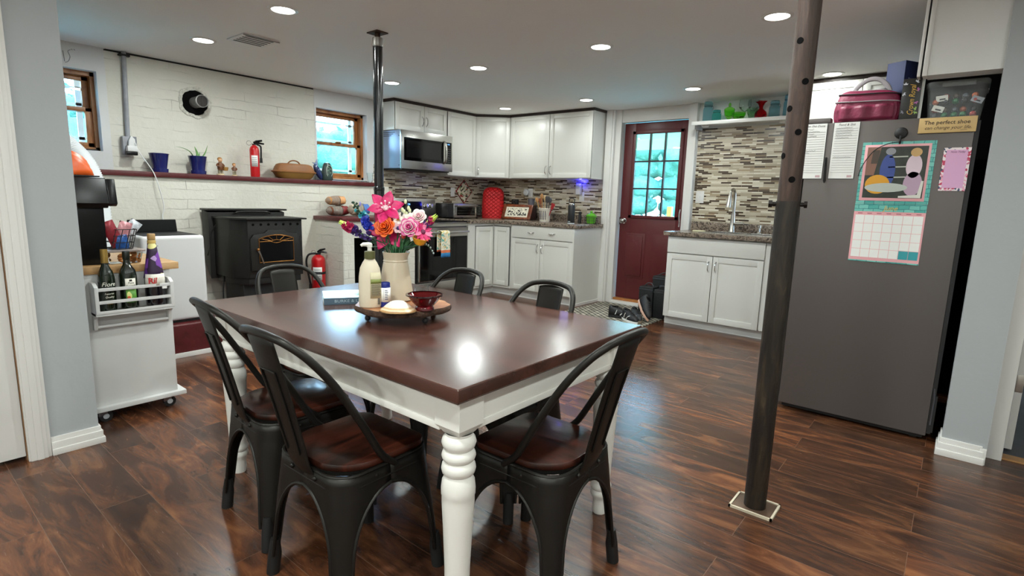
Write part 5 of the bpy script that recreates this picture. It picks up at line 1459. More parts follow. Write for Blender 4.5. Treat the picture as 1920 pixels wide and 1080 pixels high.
def rose(label, p, size, tilt, m1, m2=None, rings=5):
    t = flower(label); m = face(p, tilt, random.uniform(0, 6)); stem(t, p)
    for j in range(rings):
        r_ = size*(.16+.84*(j+1)/rings); k = 3+j
        for i in range(k):
            a0 = 2*PI*i/k+j*1.1; wd = 2*PI/k*1.25
            def fn(u, vv, r_=r_, a0=a0, wd=wd, j=j):
                a = a0+(u-.5)*wd
                flare = 1+(.16+.06*j)*vv**2*math.cos((u-.5)*PI)
                rr = r_*(.45+.40*vv)*flare*(1+.08*u)
                return (rr*math.cos(a), rr*math.sin(a), size*(.05+.75*vv*(1-.55*j/rings)-.18*j/rings))
            MB(m).grid(fn, 6, 5).build('petal', m1 if (j % 2 == 0 or not m2) else m2, t, solid=.0012)
    MB(m).ball((0, 0, size*.28), (size*.16, size*.16, size*.3)).build('heart', m1, t)
    cal = [petal(m, 2*PI*k/5, size*.9, size*.2, .1, -.5, .0) for k in range(5)]
    merge(cal).build('sepals', DGRN, t, solid=.001)
    return t
def spike(label, pts, blooms, r_, tipm=None, shape='ball', stemk=True):
    """a flower spike: small bells all along a stem"""
    t = flower(label)
    L = spline(pts, 8); stem(t, L[0]); MB().tube(L, .0022, 6).build('rachis', GRN, t)
    n = len(L); rnd = random.Random(label)
    for i in range(1, n):
        f = i/(n-1)
        for (f0, f1, m, cnt, s_) in blooms:
            if f0 <= f < f1:
                for k in range(cnt):
                    d = Vector((rnd.uniform(-1, 1), rnd.uniform(-1, 1), rnd.uniform(-1, 1))).normalized()*r_*(1.1-.6*f)
                    c = L[i]+d
                    mm = Matrix.Translation(c) @ Vector((0, 0, 1)).rotation_difference(d.normalized()).to_matrix().to_4x4()
                    MB(mm).lathe([(0, -s_), (s_*.6, -s_*.6), (s_*.75, 0), (s_*1.0, s_*.8), (s_*.5, s_*.5), (0, s_*.2)], n=8, fn=lambda a, z: 1+.15*math.cos(4*a)).build('floret', m, t, ang=80)
    if tipm:
        for k in range(5):
            a = 2*PI*k/5; d = (L[-1]-L[-3]).normalized()
            s_ = d.orthogonal().normalized(); b = d.cross(s_)
            c = L[-1]+(s_*math.cos(a)+b*math.sin(a))*.006
            MB().tube([c-d*.02, c, c+d*.026], [.004, .006, .001], 8).build('bud', tipm, t)
    return t
lily('big magenta lily standing highest, in front of the black post', fp(-.070, 1.168, -.01), .070, (.25, 0, .55), .35)
lily('magenta lily tucked behind the orange rose', fp(-.062, 1.088, .008), .084, (-.05, 0, .12), .1)
rose('large orange rose at the front of the bouquet', fp(-.066, 1.098, -.035), .034, (-.12, 0, .35), ORG_, mat('rose_orange_deep', '#d94f16', .45))
rose('pink swirled rose right of the orange rose', fp(.026, 1.100, -.035), .032, (-.05, 0, .25), ROSEP, PALE, 5)
# white blossom branch
def blossom(label, pts, heads, m, s_, buds=()):
    t = flower(label); L = spline(pts, 6); stem(t, L[0]); MB().tube(L, .0022, 6).build('twig', mat('twig_dark', '#2b2a22', .6), t)
    for (p, tl) in heads:
        mm = face(p, tl, random.uniform(0, 6))
        for k in range(5): petal(mm, 2*PI*k/5, s_, s_*.42, .3, .55, .002, 5, .4).build('petal', m, t, solid=.001)
        MB(mm).ball((0, 0, .004), (.005, .005, .004), 8, 6).build('eye', YEL, t)
    for p in buds: MB().ball(p, (.006, .006, .009), 10, 7).build('bud', mat('bud_cream', '#d7dbb0', .5), t)
    return t
blossom('tall twig of white blossoms in the middle of the bouquet', [fp(-.004, 1.03, .0), fp(.0, 1.10, .0), fp(.004, 1.16, .0), fp(.012, 1.202, .0)],
        [(fp(.006, 1.128, -.012), (-.1, 0, .4)), (fp(.020, 1.132, -.006), (.3, 0, .5)), (fp(-.008, 1.118, .0), (-.4, 0, .3))], WHT, .022,
        [fp(-.008, 1.165), fp(.0, 1.158, -.006), fp(.016, 1.172, -.004), fp(.008, 1.150), fp(.004, 1.196), fp(.020, 1.163)])
blossom('white star blossoms left of the tall twig', [fp(-.02, 1.03, .01), fp(-.024, 1.10, .01), fp(-.028, 1.135, .005)], [(fp(-.028, 1.138, -.004), (-.3, 0, .6)), (fp(-.022, 1.128, -.012), (.2, 0, .3))], WHT, .021)
rose('pale pink ruffled carnation at the upper right of the bouquet', fp(.056, 1.140, -.01), .026, (.1, 0, .5), PALE, WHT, 4)
spike('lupin with crimson and purple florets and lime tip, reaching far left', [fp(-.075, 1.035, -.01), fp(-.14, 1.062, -.015), fp(-.195, 1.088, -.02), fp(-.222, 1.102, -.02)], [(.28, .68, PURP, 3, .0075), (.68, .95, CRIM, 4, .0095)], .017, LIME)
spike('lupin with purple and crimson florets and lime tip, on the right side', [fp(.03, 1.04, .0), fp(.065, 1.085, -.005), fp(.092, 1.118, -.005), fp(.106, 1.132, -.005)], [(.45, .72, PURP, 3, .0075), (.72, .97, CRIM, 4, .008)], .014, LIME)
spike('deep blue delphinium left of the orange rose', [fp(-.07, 1.03, .01), fp(-.115, 1.075, .005), fp(-.145, 1.105, .0), fp(-.152, 1.128, .0)], [(.35, .98, DBLU, 4, .0085)], .015)
spike('short dark blue delphinium beneath the highest lily', [fp(-.06, 1.04, .03), fp(-.085, 1.10, .03), fp(-.098, 1.138, .025), fp(-.092, 1.148, .02)], [(.5, .99, DBLU, 4, .0085)], .014)
t = spike('teal green sprig with small buds reaching to the upper left', [fp(-.09, 1.04, .02), fp(-.145, 1.11, .015), fp(-.175, 1.155, .01), fp(-.198, 1.186, .01)], [(.45, .55, TEAL, 3, .009), (.6, .75, DGRN, 2, .006), (.8, .9, DGRN, 2, .005)], .014)
MB().ball(fp(-.172, 1.182, .01), (.004, .004, .009)).build('bud', LAV, t); MB().ball(fp(-.19, 1.157, .01), (.006, .005, .008)).build('bud', TEAL, t); MB().ball(fp(-.199, 1.187, .01), (.008, .006, .005)).build('bud', DGRN, t)
# daisy facing right
t = flower('magenta daisy seen edge on at the right of the pink rose'); p = fp(.076, 1.085, -.03); stem(t, p)
m = face(p, (.9, 0, .5), .2)
for k in range(16): petal(m, 2*PI*k/16, .036, .0075, .1, .12 if k % 2 else .0, .006, 6, .4).build('petal', PINKM if k % 3 else PINKE, t, solid=.001)
MB(m).ball((0, 0, .002), (.010, .010, .005)).build('disc', mat('daisy_disc', '#6b1f45', .6), t)
t = flower('yellow orange poppy hanging low on the right'); p = fp(.062, 1.038, -.03); stem(t, p)
m = Matrix.Translation(p) @ Matrix.Rotation(R(14), 4, 'Y')
MB(m).lathe([(.004, -.004), (.016, .0), (.024, .012), (.030, .024), (.033, .026)], n=28, fn=lambda a, z: 1+.07*math.cos(4*a)*(z > .01)+.03*math.cos(9*a)).build('petals', YEL, t, solid=.0012)
t = flower('purple eyed pink anemone on the right edge of the orange rose'); p = fp(-.018, 1.096, -.03); stem(t, p); m = face(p, (.2, 0, .2))
for k in range(6): petal(m, 2*PI*k/6, .020, .010, .3, .4, .002, 5, .4).build('petal', PALE, t, solid=.001)
MB(m).ball((0, 0, .004), (.007, .007, .005)).build('eye', PURP, t)
t = flower('small red bud between the orange and the pink rose'); p = fp(.002, 1.068, -.03); stem(t, p)
MB().ball(p, (.009, .009, .012)).build('bud', mat('bud_red', '#b53a30', .5), t); MB().ball(p+Vector((0, 0, .014)), (.006, .006, .007)).build('bud_tip', PALE, t)
# foliage
def blades(label, items, m):
    t = thing('foliage_sprig', label, 'foliage', V+Vector((0, 0, .02)), 0, 'green sprigs in the pitcher')
    for (l, z, d, w) in items:
        e = fp(l, z, d); c = V+Vector((0, 0, .03)); wv_ = V+Vector((0, 0, .180))+(e-V).xy.to_3d().normalized()*.030
        L = spline([c, wv_, wv_.lerp(e, .5)+Vector((0, 0, .010)), e], 6)
        def fn(u, vv, L=L, w=w):
            i = min(len(L)-1, int(vv*(len(L)-1))); p = L[i]
            ww = w*(.25+.75*math.sin(PI*min(1, .15+.85*vv))) if vv > .45 else w*.25
            return p+LAT*((u*2-1)*ww*.7)+Vector((0, 0, -(u*2-1)*ww*.7))+FWD*(abs(u*2-1)*ww*.25)
        MB().grid(fn, 4, len(L)-1).build('leaf', m, t, solid=.0008)
    return t
rnd = random.Random(11)
blades('dark spear leaves spreading to the left under the blue flowers', [(-.13-.012*k, 1.02+.012*k+rnd.uniform(-.01, .01), rnd.uniform(-.03, .02), .008) for k in range(7)]+[(-.12, 1.07, 0, .009), (-.105, 1.05, -.03, .009)], DGRN)
blades('mid green upright leaves filling the middle of the bouquet', [(rnd.uniform(-.11, .03), rnd.uniform(1.03, 1.085), rnd.uniform(-.03, .05), rnd.uniform(.007, .011)) for k in range(18)], GRN)
blades('dark leaves spreading to the right above the pitcher lip', [(rnd.uniform(.0, .085), rnd.uniform(1.02, 1.08), rnd.uniform(-.03, .04), rnd.uniform(.008, .013)) for k in range(14)], DGRN)
t = thing('foliage_sprig', 'thin silvery sprig drooping at the far right of the bouquet', 'foliage', V+Vector((0, 0, .02)), 0, 'green sprigs in the pitcher')
L = spline([V+Vector((0, 0, .03)), V+LAT*.03+Vector((0, 0, .185)), fp(.06, 1.03), fp(.092, 1.028), fp(.112, .998)], 6)
MB().tube(L, .0012, 6).build('stem', GRN, t)
for i in range(14, len(L), 2): MB().ball(L[i]+Vector((0, 0, .004)), (.004, .003, .004), 8, 5).build('bud', mat('bud_silver', '#9aa7a8', .5), t)

# ------------------------------------------------------------------ on the kitchen counter
zc_ = .9485
t = thing('toaster_oven', 'silver toaster oven on the counter beside the range', 'toaster oven', (-5.02, 5.02, zc_))
MB().box(-5.20, -4.87, 4.785, 5.275, .963, 1.137).build('housing', mat('toaster_dark', '#39383a', .25, .6), t, bev=.012, seg=3)
f_ = MB().box(-4.87, -4.853, 4.78, 5.28, .965, 1.138).build('front', STEEL, t, bev=.006)
MB().box(-4.8535, -4.850, 4.83, 5.15, .992, 1.095).build('window', BLACKGLASS, f_)
MB().box(-4.8535, -4.850, 5.185, 5.272, .972, 1.13).build('control_panel', BLACKGLASS, f_)
rk_ = MB()
for z in (1.02, 1.05): rk_.tube([(-4.8495, 4.835, z), (-4.8495, 5.145, z)], .0018, 6)
rk_.build('rack_wires', STEELD, f_)
MB().tube([(-4.82, 4.80, 1.112), (-4.82, 5.17, 1.112)], .010, 12).tube([(-4.853, 4.83, 1.112), (-4.82, 4.83, 1.112)], .006, 8).tube([(-4.853, 5.14, 1.112), (-4.82, 5.14, 1.112)], .006, 8).build('handle', STEEL, f_)
for k in range(4): MB().tube([(-4.850, 5.228, 1.105-.033*k), (-4.846, 5.228, 1.105-.033*k)], .007, 10).build('button', STEELD, f_)
for x, y in ((-5.17, 4.82), (-5.17, 5.24), (-4.90, 4.82), (-4.90, 5.24)): MB().tube([(x, y, zc_), (x, y, .964)], .012, 10).build('foot', BLKM, t)
RQ = NT('red_quilt'); q = RQ
v = q.coords('XZY', (1, 1, 1))
rot_ = q.n('VectorRotate', rotation_type='Z_AXIS', Angle=R(45)); q.l(v, rot_.inputs['Vector'])
ck = q.n('TexBrick', Scale=1.0, offset=0.0); ck.inputs['Brick Width'].default_value = .034; ck.inputs['Row Height'].default_value = .034; ck.inputs['Mortar Size'].default_value = .004; ck.inputs['Mortar Smooth'].default_value = 1.0
q.l(rot_.outputs[0], ck.inputs['Vector'])
q.b.inputs['Base Color'].default_value = (*lin('#d4171d'), 1); q.b.inputs['Roughness'].default_value = .55
inv = q.n('Math', operation='SUBTRACT'); inv.inputs[0].default_value = 1; q.l(ck.outputs['Fac'], inv.inputs[1])
q.bump(inv.outputs[0], 1.0, .012)
cv = MB(Matrix.Translation((-4.955, 5.62, zc_)) @ Matrix.Rotation(R(38), 4, 'Z'))
def cover(u, vv):
    a = 2*PI*u
    c_, s_ = math.cos(a), math.sin(a)
    x = .150*math.copysign(abs(c_)**.6, c_); y = .105*math.copysign(abs(s_)**.6, s_)
    if vv < .72: k = 1-.06*vv; z = .31*vv/.72
    else:
        th = (vv-.72)/.28*PI/2; k = .957*math.cos(th)**.7 if vv < 1 else 0; z = .31+.105*math.sin(th)
    return (x*k+.004*math.sin(8*a+9*vv), y*k, z+.0005)
cv.grid(cover, 40, 22)
single('mixer_cover', cv, RQ.m, 'red quilted appliance cover in the kitchen corner', 'cover', (-4.955, 5.62, zc_), ang=80)
# pot holder on the wall
t = thing('pot_holder', 'red bordered pot holder with leaf print hung on the tile', 'pot holder', (-5.262, 5.36, 1.29))
pmx = Matrix.Translation((-5.258, 5.36, 1.292)) @ Matrix.Rotation(R(45), 4, 'X')
PH = NT('potholder_print'); q = PH
v = q.coords('YZX', (48, 48, 48)); n = q.n('TexVoronoi', Scale=.9); q.l(v, n.inputs['Vector'])
sp_ = q.n('SeparateColor'); q.l(n.outputs['Color'], sp_.inputs[0])
q.l(q.ramp(sp_.outputs[0], [(0, '#d8cdb4'), (.55, '#3d3a2f'), (.78, '#7d8a5a'), (.9, '#9c3a30')], True), q.b.inputs['Base Color']); q.b.inputs['Roughness'].default_value = .9
MB(pmx).box(-.004, .004, -.105, .105, -.105, .105).build('pad', PH.m, t, bev=.003)
bd = MB(pmx).tube([(0, -.107, -.107), (0, .107, -.107), (0, .107, .107), (0, -.107, .107)], .008, 8, closed=True)
bd.build('binding', mat('binding_red', '#8e1f22', .8), t)
MB().tube(spline([(-5.258, 5.36, 1.44), (-5.25, 5.345, 1.465), (-5.25, 5.36, 1.49), (-5.25, 5.372, 1.465), (-5.258, 5.362, 1.44)], 5), .003, 6).tube([(-5.268, 5.36, 1.487), (-5.24, 5.36, 1.487)], .004, 6).build('loop', mat('loop_tan', '#a58a63', .7), t)
def plate(name, label, p, axis, w=.072, h=.115):
    t = thing(name, label, 'outlet', p)
    x, y, z = p
    if axis == 'x': MB().box(x, x+.005, y-w/2, y+w/2, z-h/2, z+h/2).build('cover_plate', TRIM, t, bev=.002)
    else: MB().box(x-w/2, x+w/2, y-.005, y, z-h/2, z+h/2).build('cover_plate', TRIM, t, bev=.002)
    return t
t = plate('wall_outlet', 'white outlet plate on the tile left of the pot holder', (-5.268, 5.155, 1.281), 'x')
for dz in (-.025, .025): MB().box(-5.2635, -5.262, 5.14, 5.17, 1.281+dz-.014, 1.281+dz+.014).build('socket', mat('socket_ivory', '#d9d7d0', .4), t)
t = plate('light_switch', 'white light switch plate on the mosaic left of the faucet', (-2.206, 5.858, 1.295), 'y', .088, .128)
MB().box(-2.211, -2.201, 5.840, 5.853, 1.285, 1.305).build('toggle', TRIM, t, bev=.001)
for dz in (-.045, .045): MB().tube([(-2.206, 5.853, 1.295+dz), (-2.206, 5.851, 1.295+dz)], .003, 8).build('screw', NICKEL, t)
t = plate('wall_outlet', 'white outlet plate with a round device, above the framed sign', (-4.50, 5.858, 1.30), 'y')
for dz in (-.025, .025): MB().box(-4.515, -4.485, 5.8515, 5.853, 1.30+dz-.014, 1.30+dz+.014).build('socket', mat('socket_ivory', '#d9d7d0'), t)
t = thing('plug_in_speaker', 'round white plug-in device on the left far wall outlet', 'plug', (-4.555, 5.80, 1.31))
MB(Matrix.Translation((-4.555, 5.852, 1.305)) @ Matrix.Rotation(R(90), 4, 'X')).lathe([(0, .045), (.03, .044), (.042, .034), (.044, .012), (.04, 0)], n=26).build('body', ACW, t)
MB(Matrix.Translation((-4.555, 5.852, 1.305)) @ Matrix.Rotation(R(90), 4, 'X')).lathe([(.018, .0452), (.02, .0462), (.022, .0452)], n=22).build('ring', mat('ring_grey', '#bdbdbd', .4), t)
t = plate('wall_outlet', 'white outlet plate below the blue night light', (-3.694, 5.858, 1.265), 'y')
for dz in (-.025, .025): MB().box(-3.709, -3.679, 5.8515, 5.853, 1.265+dz-.014, 1.265+dz+.014).build('socket', mat('socket_ivory', '#d9d7d0'), t)
t = thing('night_light', 'white plug-in night light throwing blue light on the tile', 'night light', (-3.728, 5.82, 1.36))
MB().box(-3.765, -3.69, 5.805, 5.852, 1.288, 1.425).build('body', ACW, t, bev=.016, seg=4)
MB().box(-3.752, -3.703, 5.8035, 5.806, 1.36, 1.41).build('panel', mat('panel_grey', '#c9ccd2', .4), t, bev=.001)
MB().box(-3.750, -3.700, 5.812, 5.848, 1.424, 1.432).build('blue_lens', mat('blue_lens', '#1414ff', .4, emit=10), t)
nl = bpy.data.lights.new('night_glow', 'POINT'); nl.energy = .75; nl.color = (.06, .06, 1); nl.shadow_soft_size = .02
no_ = bpy.data.objects.new('night_glow', nl); COL.objects.link(no_); no_.parent = t; no_.location = (.035, -.012, .085)
# framed slant box
MAHO = wood('mahogany', '#3a150d', '#5a2414', '#7a3a20', 'XYZ', (6, 6, 20), .3)
t = thing('recipe_box', 'dark wooden slant front box with framed black and white panel', 'box', (-4.48, 5.62, zc_))
sm_ = Matrix.Translation((-4.50, 5.545, zc_)) @ Matrix.Rotation(R(12), 4, 'Z')
MB(sm_).prism([(.0, 0), (.19, 0), (.19, .19), (.09, .195)], 'x', -.205, .215).build('body', mat('mahogany_dark', '#2a0f0d', .4), t, bev=.004)
fm_ = sm_ @ Matrix.Rotation(R(-25), 4, 'X')
pf = MB(fm_)
pf.box(-.21, .215, -.012, .006, .004, .034).box(-.19, .20, -.012, .006, .178, .212).box(-.21, -.165, -.012, .006, .004, .212).box(.165, .215, -.012, .006, .004, .212)
pf.build('frame', wood('frame_wood', '#4a2010', '#74381d', '#9a5630', 'XYZ', (14, 14, 14), .3), t, bev=.004)
EM = NT('black_white_emblem'); q = EM
v = q.coords('XZY', (26, 20, 20)); n = q.n('TexNoise', Scale=1.1, Detail=1.5, Distortion=2.0); q.l(v, n.inputs['Vector'])
q.l(q.ramp(n.outputs['Fac'], [(0, '#17140f'), (.47, '#e6dfcb')], True), q.b.inputs['Base Color'])
MB(fm_).box(-.165, .165, -.004, .004, .034, .178).build('panel', mat('panel_cream', '#ddd6c2', .5), t)
MB(fm_).box(-.14, .14, -.0055, -.0035, .055, .158).build('emblem', EM.m, t)
t = thing('mug', 'small grey cup standing on the slant front box', 'mug', (-4.37, 5.70, zc_+.192))
MB(Matrix.Translation((-4.365, 5.70, zc_+.193)) @ Matrix.Rotation(0, 4, 'Z')).lathe([(0, 0), (.040, 0), (.046, .085), (.043, .085), (.037, .006), (0, .006)], n=22).build('cup', mat('cup_grey', '#57545a', .5), t)
t = thing('kitchen_timer', 'little dark gadget standing on the slant front box', 'gadget', (-4.60, 5.66, zc_+.195))
MB().box(-4.66, -4.56, 5.65, 5.69, zc_+.190, zc_+.262).build('case', BLKM, t, bev=.01)
MB(Matrix.Translation((-4.61, 5.65, zc_+.228)) @ Matrix.Rotation(R(90), 4, 'X')).lathe([(.016, 0), (.024, .001), (.024, .004), (.016, .004)], n=18).build('dial', STEELD, t)
# crock with utensils
kx, ky = -3.995, 5.50
t = thing('utensil_crock', 'cream utensil crock with purple strokes on the counter', 'crock', (kx, ky, zc_))
MB().lathe([(0, 0), (.060, 0), (.064, .006), (.077, .155), (.081, .160), (.079, .166), (.073, .162), (.058, .012), (0, .010)], (kx, ky, zc_), 32).build('crock', mat('crock_cream', '#ddd6c8', .3), t)
for k in range(5):
    a = -2.0+.30*k; r_ = .0665
    s1 = MB()
    s1.tube([(kx+(r_+.0012+.0115*f)*math.cos(a+.04*math.sin(5*f)), ky+(r_+.0012+.0115*f)*math.sin(a+.04*math.sin(5*f)), zc_+.025+.11*f) for f in [i/8 for i in range(9)]], [.004, .007, .005, .008, .006, .007, .004, .006, .003], 6, flat=.35)
    s1.build('painted_stroke', mat('stroke_purple', '#3f3550', .4), t)
SPW = mat('spoon_wood', '#a87848', .6, noise=(40, .2)); SPD = mat('spatula_dark', '#3d3c3e', .5)
def utensil(label, dx, dy, top, m, head, a=0, hw=.022):
    t = thing('utensil', label, 'utensil', (kx+dx*.3, ky+dy*.3, zc_+.02), 0, 'utensils in the crock')
    p0 = Vector((kx+dx*.35, ky+dy*.35, zc_+.02)); p1 = Vector((kx+dx, ky+dy, zc_+top))
    d = (p1-p0).normalized()
    MB().tube([p0, p1-d*.05], .0055, 8).build('handle', m, t)
    mm = Matrix.Translation(p1-d*.035) @ Vector((0, 0, 1)).rotation_difference(d).to_matrix().to_4x4() @ Matrix.Rotation(a, 4, 'Z')
    if head == 'spoon': MB(mm).ball((0, 0, .012), (hw, .007, .034), 14, 9).build('spoon_head', m, t)
    else: MB(mm).prism([(-hw*.6, -.03), (hw*.6, -.03), (hw, .03), (hw*.8, .045), (-hw*.8, .045), (-hw, .03)], 'y', -.003, .003).build('blade', m, t, bev=.002)
    return t
utensil('wooden spoon leaning furthest left in the crock', -.135, .0, .285, SPW, 'spoon', .2)
utensil('reddish wooden spatula second from the left in the crock', -.095, .02, .275, mat('spoon_red', '#8a4a2a', .6), 'blade', .1)
utensil('tall pale wooden spoon in the middle of the crock', -.05, -.01, .33, SPW, 'spoon', 0, .026)
utensil('long wooden spoon right of the middle in the crock', -.02, .02, .31, mat('spoon_pale', '#c2a276', .6), 'spoon', .4)
utensil('dark broad spatula on the right in the crock', .035, .0, .30, SPD, 'blade', .1, .034)
utensil('dark ladle leaning right in the crock', .068, .01, .285, SPD, 'spoon', .3, .026)
utensil('red scraper leaning furthest right in the crock', .125, .0, .215, mat('scraper_red', '#9c1f24', .5), 'blade', .0, .028)
# tumbler
t = thing('tumbler', 'tall black insulated bottle with loop handle on the counter', 'bottle', (-3.505, 5.35, zc_))
MB().lathe([(0, 0), (.038, 0), (.040, .004), (.0405, .20), (.036, .215), (0, .216)], (-3.505, 5.35, zc_), 28).build('body', mat('tumbler_black', '#17181a', .4), t)
MB().lathe([(.0405, .0), (.0412, .002), (.0412, .010), (.0405, .012)], (-3.505, 5.35, zc_), 28).build('base_ring', mat('pale_ring', '#bfc4c8', .3), t)
MB().lathe([(.034, .214), (.036, .216), (.036, .232), (.033, .236), (0, .237)], (-3.505, 5.35, zc_), 26).build('neck_ring', STEEL, t)
MB().tube(spline([(-3.537, 5.35, zc_+.225), (-3.540, 5.35, zc_+.275), (-3.525, 5.35, zc_+.292), (-3.485, 5.35, zc_+.292), (-3.470, 5.35, zc_+.275), (-3.473, 5.35, zc_+.225)], 5), .005, 8).build('loop_handle', BLKM, t)
MB().box(-3.520, -3.490, 5.309, 5.3115, zc_+.022, zc_+.032).build('badge', mat('badge_silver', '#9ba0a4', .4), t)
# green pot in a wire rack, black shaker
gx, gy = -3.40, 5.62
t = thing('enamel_pot', 'small lime green lidded pot inside the wire rack on the counter end', 'pot', (gx, gy, zc_))
MB().lathe([(0, .006), (.045, .006), (.056, .03), (.058, .09), (.061, .094), (.061, .100), (.045, .118), (.018, .128), (.012, .13), (.016, .145), (.010, .152), (0, .153)], (gx, gy, zc_), 28).build('body', mat('lime_enamel', '#5aa82a', .25, coat=.4), t)
for s_ in (-1, 1): MB().tube(spline([(gx+s_*.055, gy-.02, zc_+.085), (gx+s_*.075, gy, zc_+.088), (gx+s_*.055, gy+.02, zc_+.085)], 4), .005, 8).build('lug', mat('lime_enamel', '#5aa82a'), t)
t = thing('wire_rack', 'black wire rack around the lime green pot', 'rack', (gx, gy, zc_))
wr = MB()
for z in (.003, .04, .075): wr.tube([(gx+.082*math.cos(2*PI*k/28), gy+.082*math.sin(2*PI*k/28), zc_+z) for k in range(28)], .002, 6, closed=True)
for k in range(10):
    a = 2*PI*k/10; wr.tube([(gx+.082*math.cos(a), gy+.082*math.sin(a), zc_+.003), (gx+.082*math.cos(a), gy+.082*math.sin(a), zc_+.075)], .002, 6)
wr.build('wires', BLKM, t)
t = thing('pepper_shaker', 'slim black shaker left of the wire rack', 'shaker', (-3.545, 5.60, zc_))
MB().lathe([(0, 0), (.020, 0), (.020, .10), (.016, .108), (.018, .118), (.017, .138), (0, .14)], (-3.545, 5.60, zc_), 20).build('shaker', BLKM, t)

# ------------------------------------------------------------------ glassware on the shelf
def cglass(n_, c, r_=.04): return mat(n_, c, r_, trans=.95, ior=1.12)
AQUA = cglass('aqua_glass', '#a9dbe6'); TEALG = cglass('teal_glass', '#5fd0c8'); GREENG = cglass('green_glass', '#9cf06a'); REDG = cglass('red_glass', '#e8404c')
zs_ = 2.0485
def jar(x, r_, h, m, label, y=5.72, lid=True):
    t = thing('mason_jar', label, 'jar', (x, y, zs_), 0, 'coloured jars on the shelf')
    MB().lathe([(0, .0005), (r_*.92, .0005), (r_, .01), (r_, h*.60), (r_*.9, h*.68), (r_*.78, h*.72), (r_*.78, h*.80)], (x, y, zs_), 26).build('glass_body', m, t)
    MB().lathe([(r_*.80, h*.74), (r_*.84, h*.76), (r_*.84, h*.84), (r_*.86, h*.85), (r_*.86, h*.90), (r_*.80, h*.98), (0, h)], (x, y, zs_), 26).build('lid', m, t)
    bw = MB().tube([(x+r_*.87*math.cos(2*PI*k/24), y+r_*.87*math.sin(2*PI*k/24), zs_+h*.78) for k in range(24)], .002, 6, closed=True)
    bw.tube(spline([(x+r_*.87, y, zs_+h*.78), (x+r_*1.05, y, zs_+h*.70), (x+r_*1.02, y, zs_+h*.60)], 4), .002, 6)
    bw.build('wire_bail', mat('bail_wire', '#6d7478', .4, .8), t)
jar(-2.143, .049, .205, AQUA, 'largest pale blue lidded jar, leftmost on the shelf')
jar(-2.045, .044, .112, TEALG, 'short deep teal jar beside the large pale blue one', 5.70)
jar(-1.507, .048, .162, cglass('blue_grey_glass', '#9fd2df'), 'blue green lidded jar right of the red vase')
jar(-1.393, .038, .205, cglass('blue_glass', '#9bd3e6'), 'tall slim blue jar, rightmost on the shelf by the post')
t = thing('candy_dish', 'green footed candy dish with pointed lid on the shelf', 'dish', (-1.928, 5.72, zs_))
MB().lathe([(0, .0005), (.028, .0005), (.022, .008), (.012, .018), (.030, .035), (.046, .065), (.050, .105), (.047, .105), (.030, .05), (0, .04)], (-1.928, 5.72, zs_), 32, fn=lambda a, z: 1+.04*math.cos(10*a)).build('dish', GREENG, t)
MB().lathe([(.052, .106), (.045, .118), (.025, .132), (.010, .138), (.014, .155), (.008, .172), (0, .178)], (-1.928, 5.72, zs_), 32, fn=lambda a, z: 1+.04*math.cos(10*a)).build('lid', GREENG, t)
t = thing('glass_dish', 'low bright green glass bowl on the shelf', 'bowl', (-1.825, 5.69, zs_))
MB().lathe([(0, .0005), (.04, .0005), (.044, .012), (.062, .045), (.066, .068), (.063, .068), (.05, .03), (0, .014)], (-1.825, 5.69, zs_), 30).build('bowl', GREENG, t)
def goblet(x, y, label, r_=.058):
    t = thing('wine_glass', label, 'wine glass', (x, y, zs_), 0, 'clear wine glasses on the shelf')
    MB().lathe([(0, .0005), (.036, .0005), (.034, .003), (.006, .008), (.0045, .055), (.006, .085), (.03, .095), (r_*.95, .125), (r_, .155), (r_*.88, .200), (r_*.85, .200), (r_*.96, .155), (r_*.9, .127), (0, .092)], (x, y, zs_), 30).build('goblet', GLS, t)
goblet(-1.795, 5.765, 'large clear wine glass in front, behind the green bowl')
goblet(-1.725, 5.80, 'large clear wine glass partly behind the other wine glass', .054)
t = thing('cut_glass_dish', 'small pale green cut glass left of the red vase', 'glass', (-1.70, 5.69, zs_))
MB().lathe([(0, .0005), (.03, .0005), (.026, .012), (.04, .05), (.05, .098), (.046, .098), (.034, .05), (0, .02)], (-1.70, 5.69, zs_), 30, fn=lambda a, z: 1+.07*math.cos(9*a+40*z)).build('cut_glass', cglass('pale_green_glass', '#bfe3c4'), t)
t = thing('ruffled_vase', 'red glass vase with ruffled flared rim on the shelf', 'vase', (-1.630, 5.72, zs_))
MB().lathe([(0, .0005), (.040, .0005), (.052, .015), (.057, .040), (.050, .065), (.026, .085), (.017, .10), (.019, .12), (.028, .148), (.044, .162), (.042, .164), (.025, .15), (.015, .12), (.013, .10), (.022, .085), (.045, .062), (.05, .04), (0, .008)], (-1.630, 5.72, zs_), 40, fn=lambda a, z: 1+(.30*math.cos(4*a+.6) if z > .145 else .02*math.cos(12*a))).build('vase', REDG, t)
t = thing('dish_wand', 'green and blue dish brush hanging by the rusty post', 'brush', (-1.372, 5.83, 1.60))
MB().tube(spline([(-1.372, 5.84, 1.93), (-1.376, 5.838, 1.80), (-1.385, 5.835, 1.70)], 5), .009, 8).ball((-1.39, 5.832, 1.66), (.022, .018, .045)).build('handle', mat('brush_green', '#3fbf3a', .4), t)
MB().ball((-1.368, 5.84, 1.945), (.018, .012, .03)).build('blue_head', mat('brush_blue', '#4f9fd8', .4), t)
single('hook_towel', MB().grid(lambda a, b: (-2.395+.018*a+.004*math.sin(7*b), 5.792-.02*a+.003*math.sin(9*a+5*b), .965+.19*b), 6, 10), mat('striped_cloth', '#8f8d8a', .9, noise=(30, .5)), 'small grey striped cloth hanging on the right door casing', 'cloth', (-2.39, 5.79, .965), solid=.006)

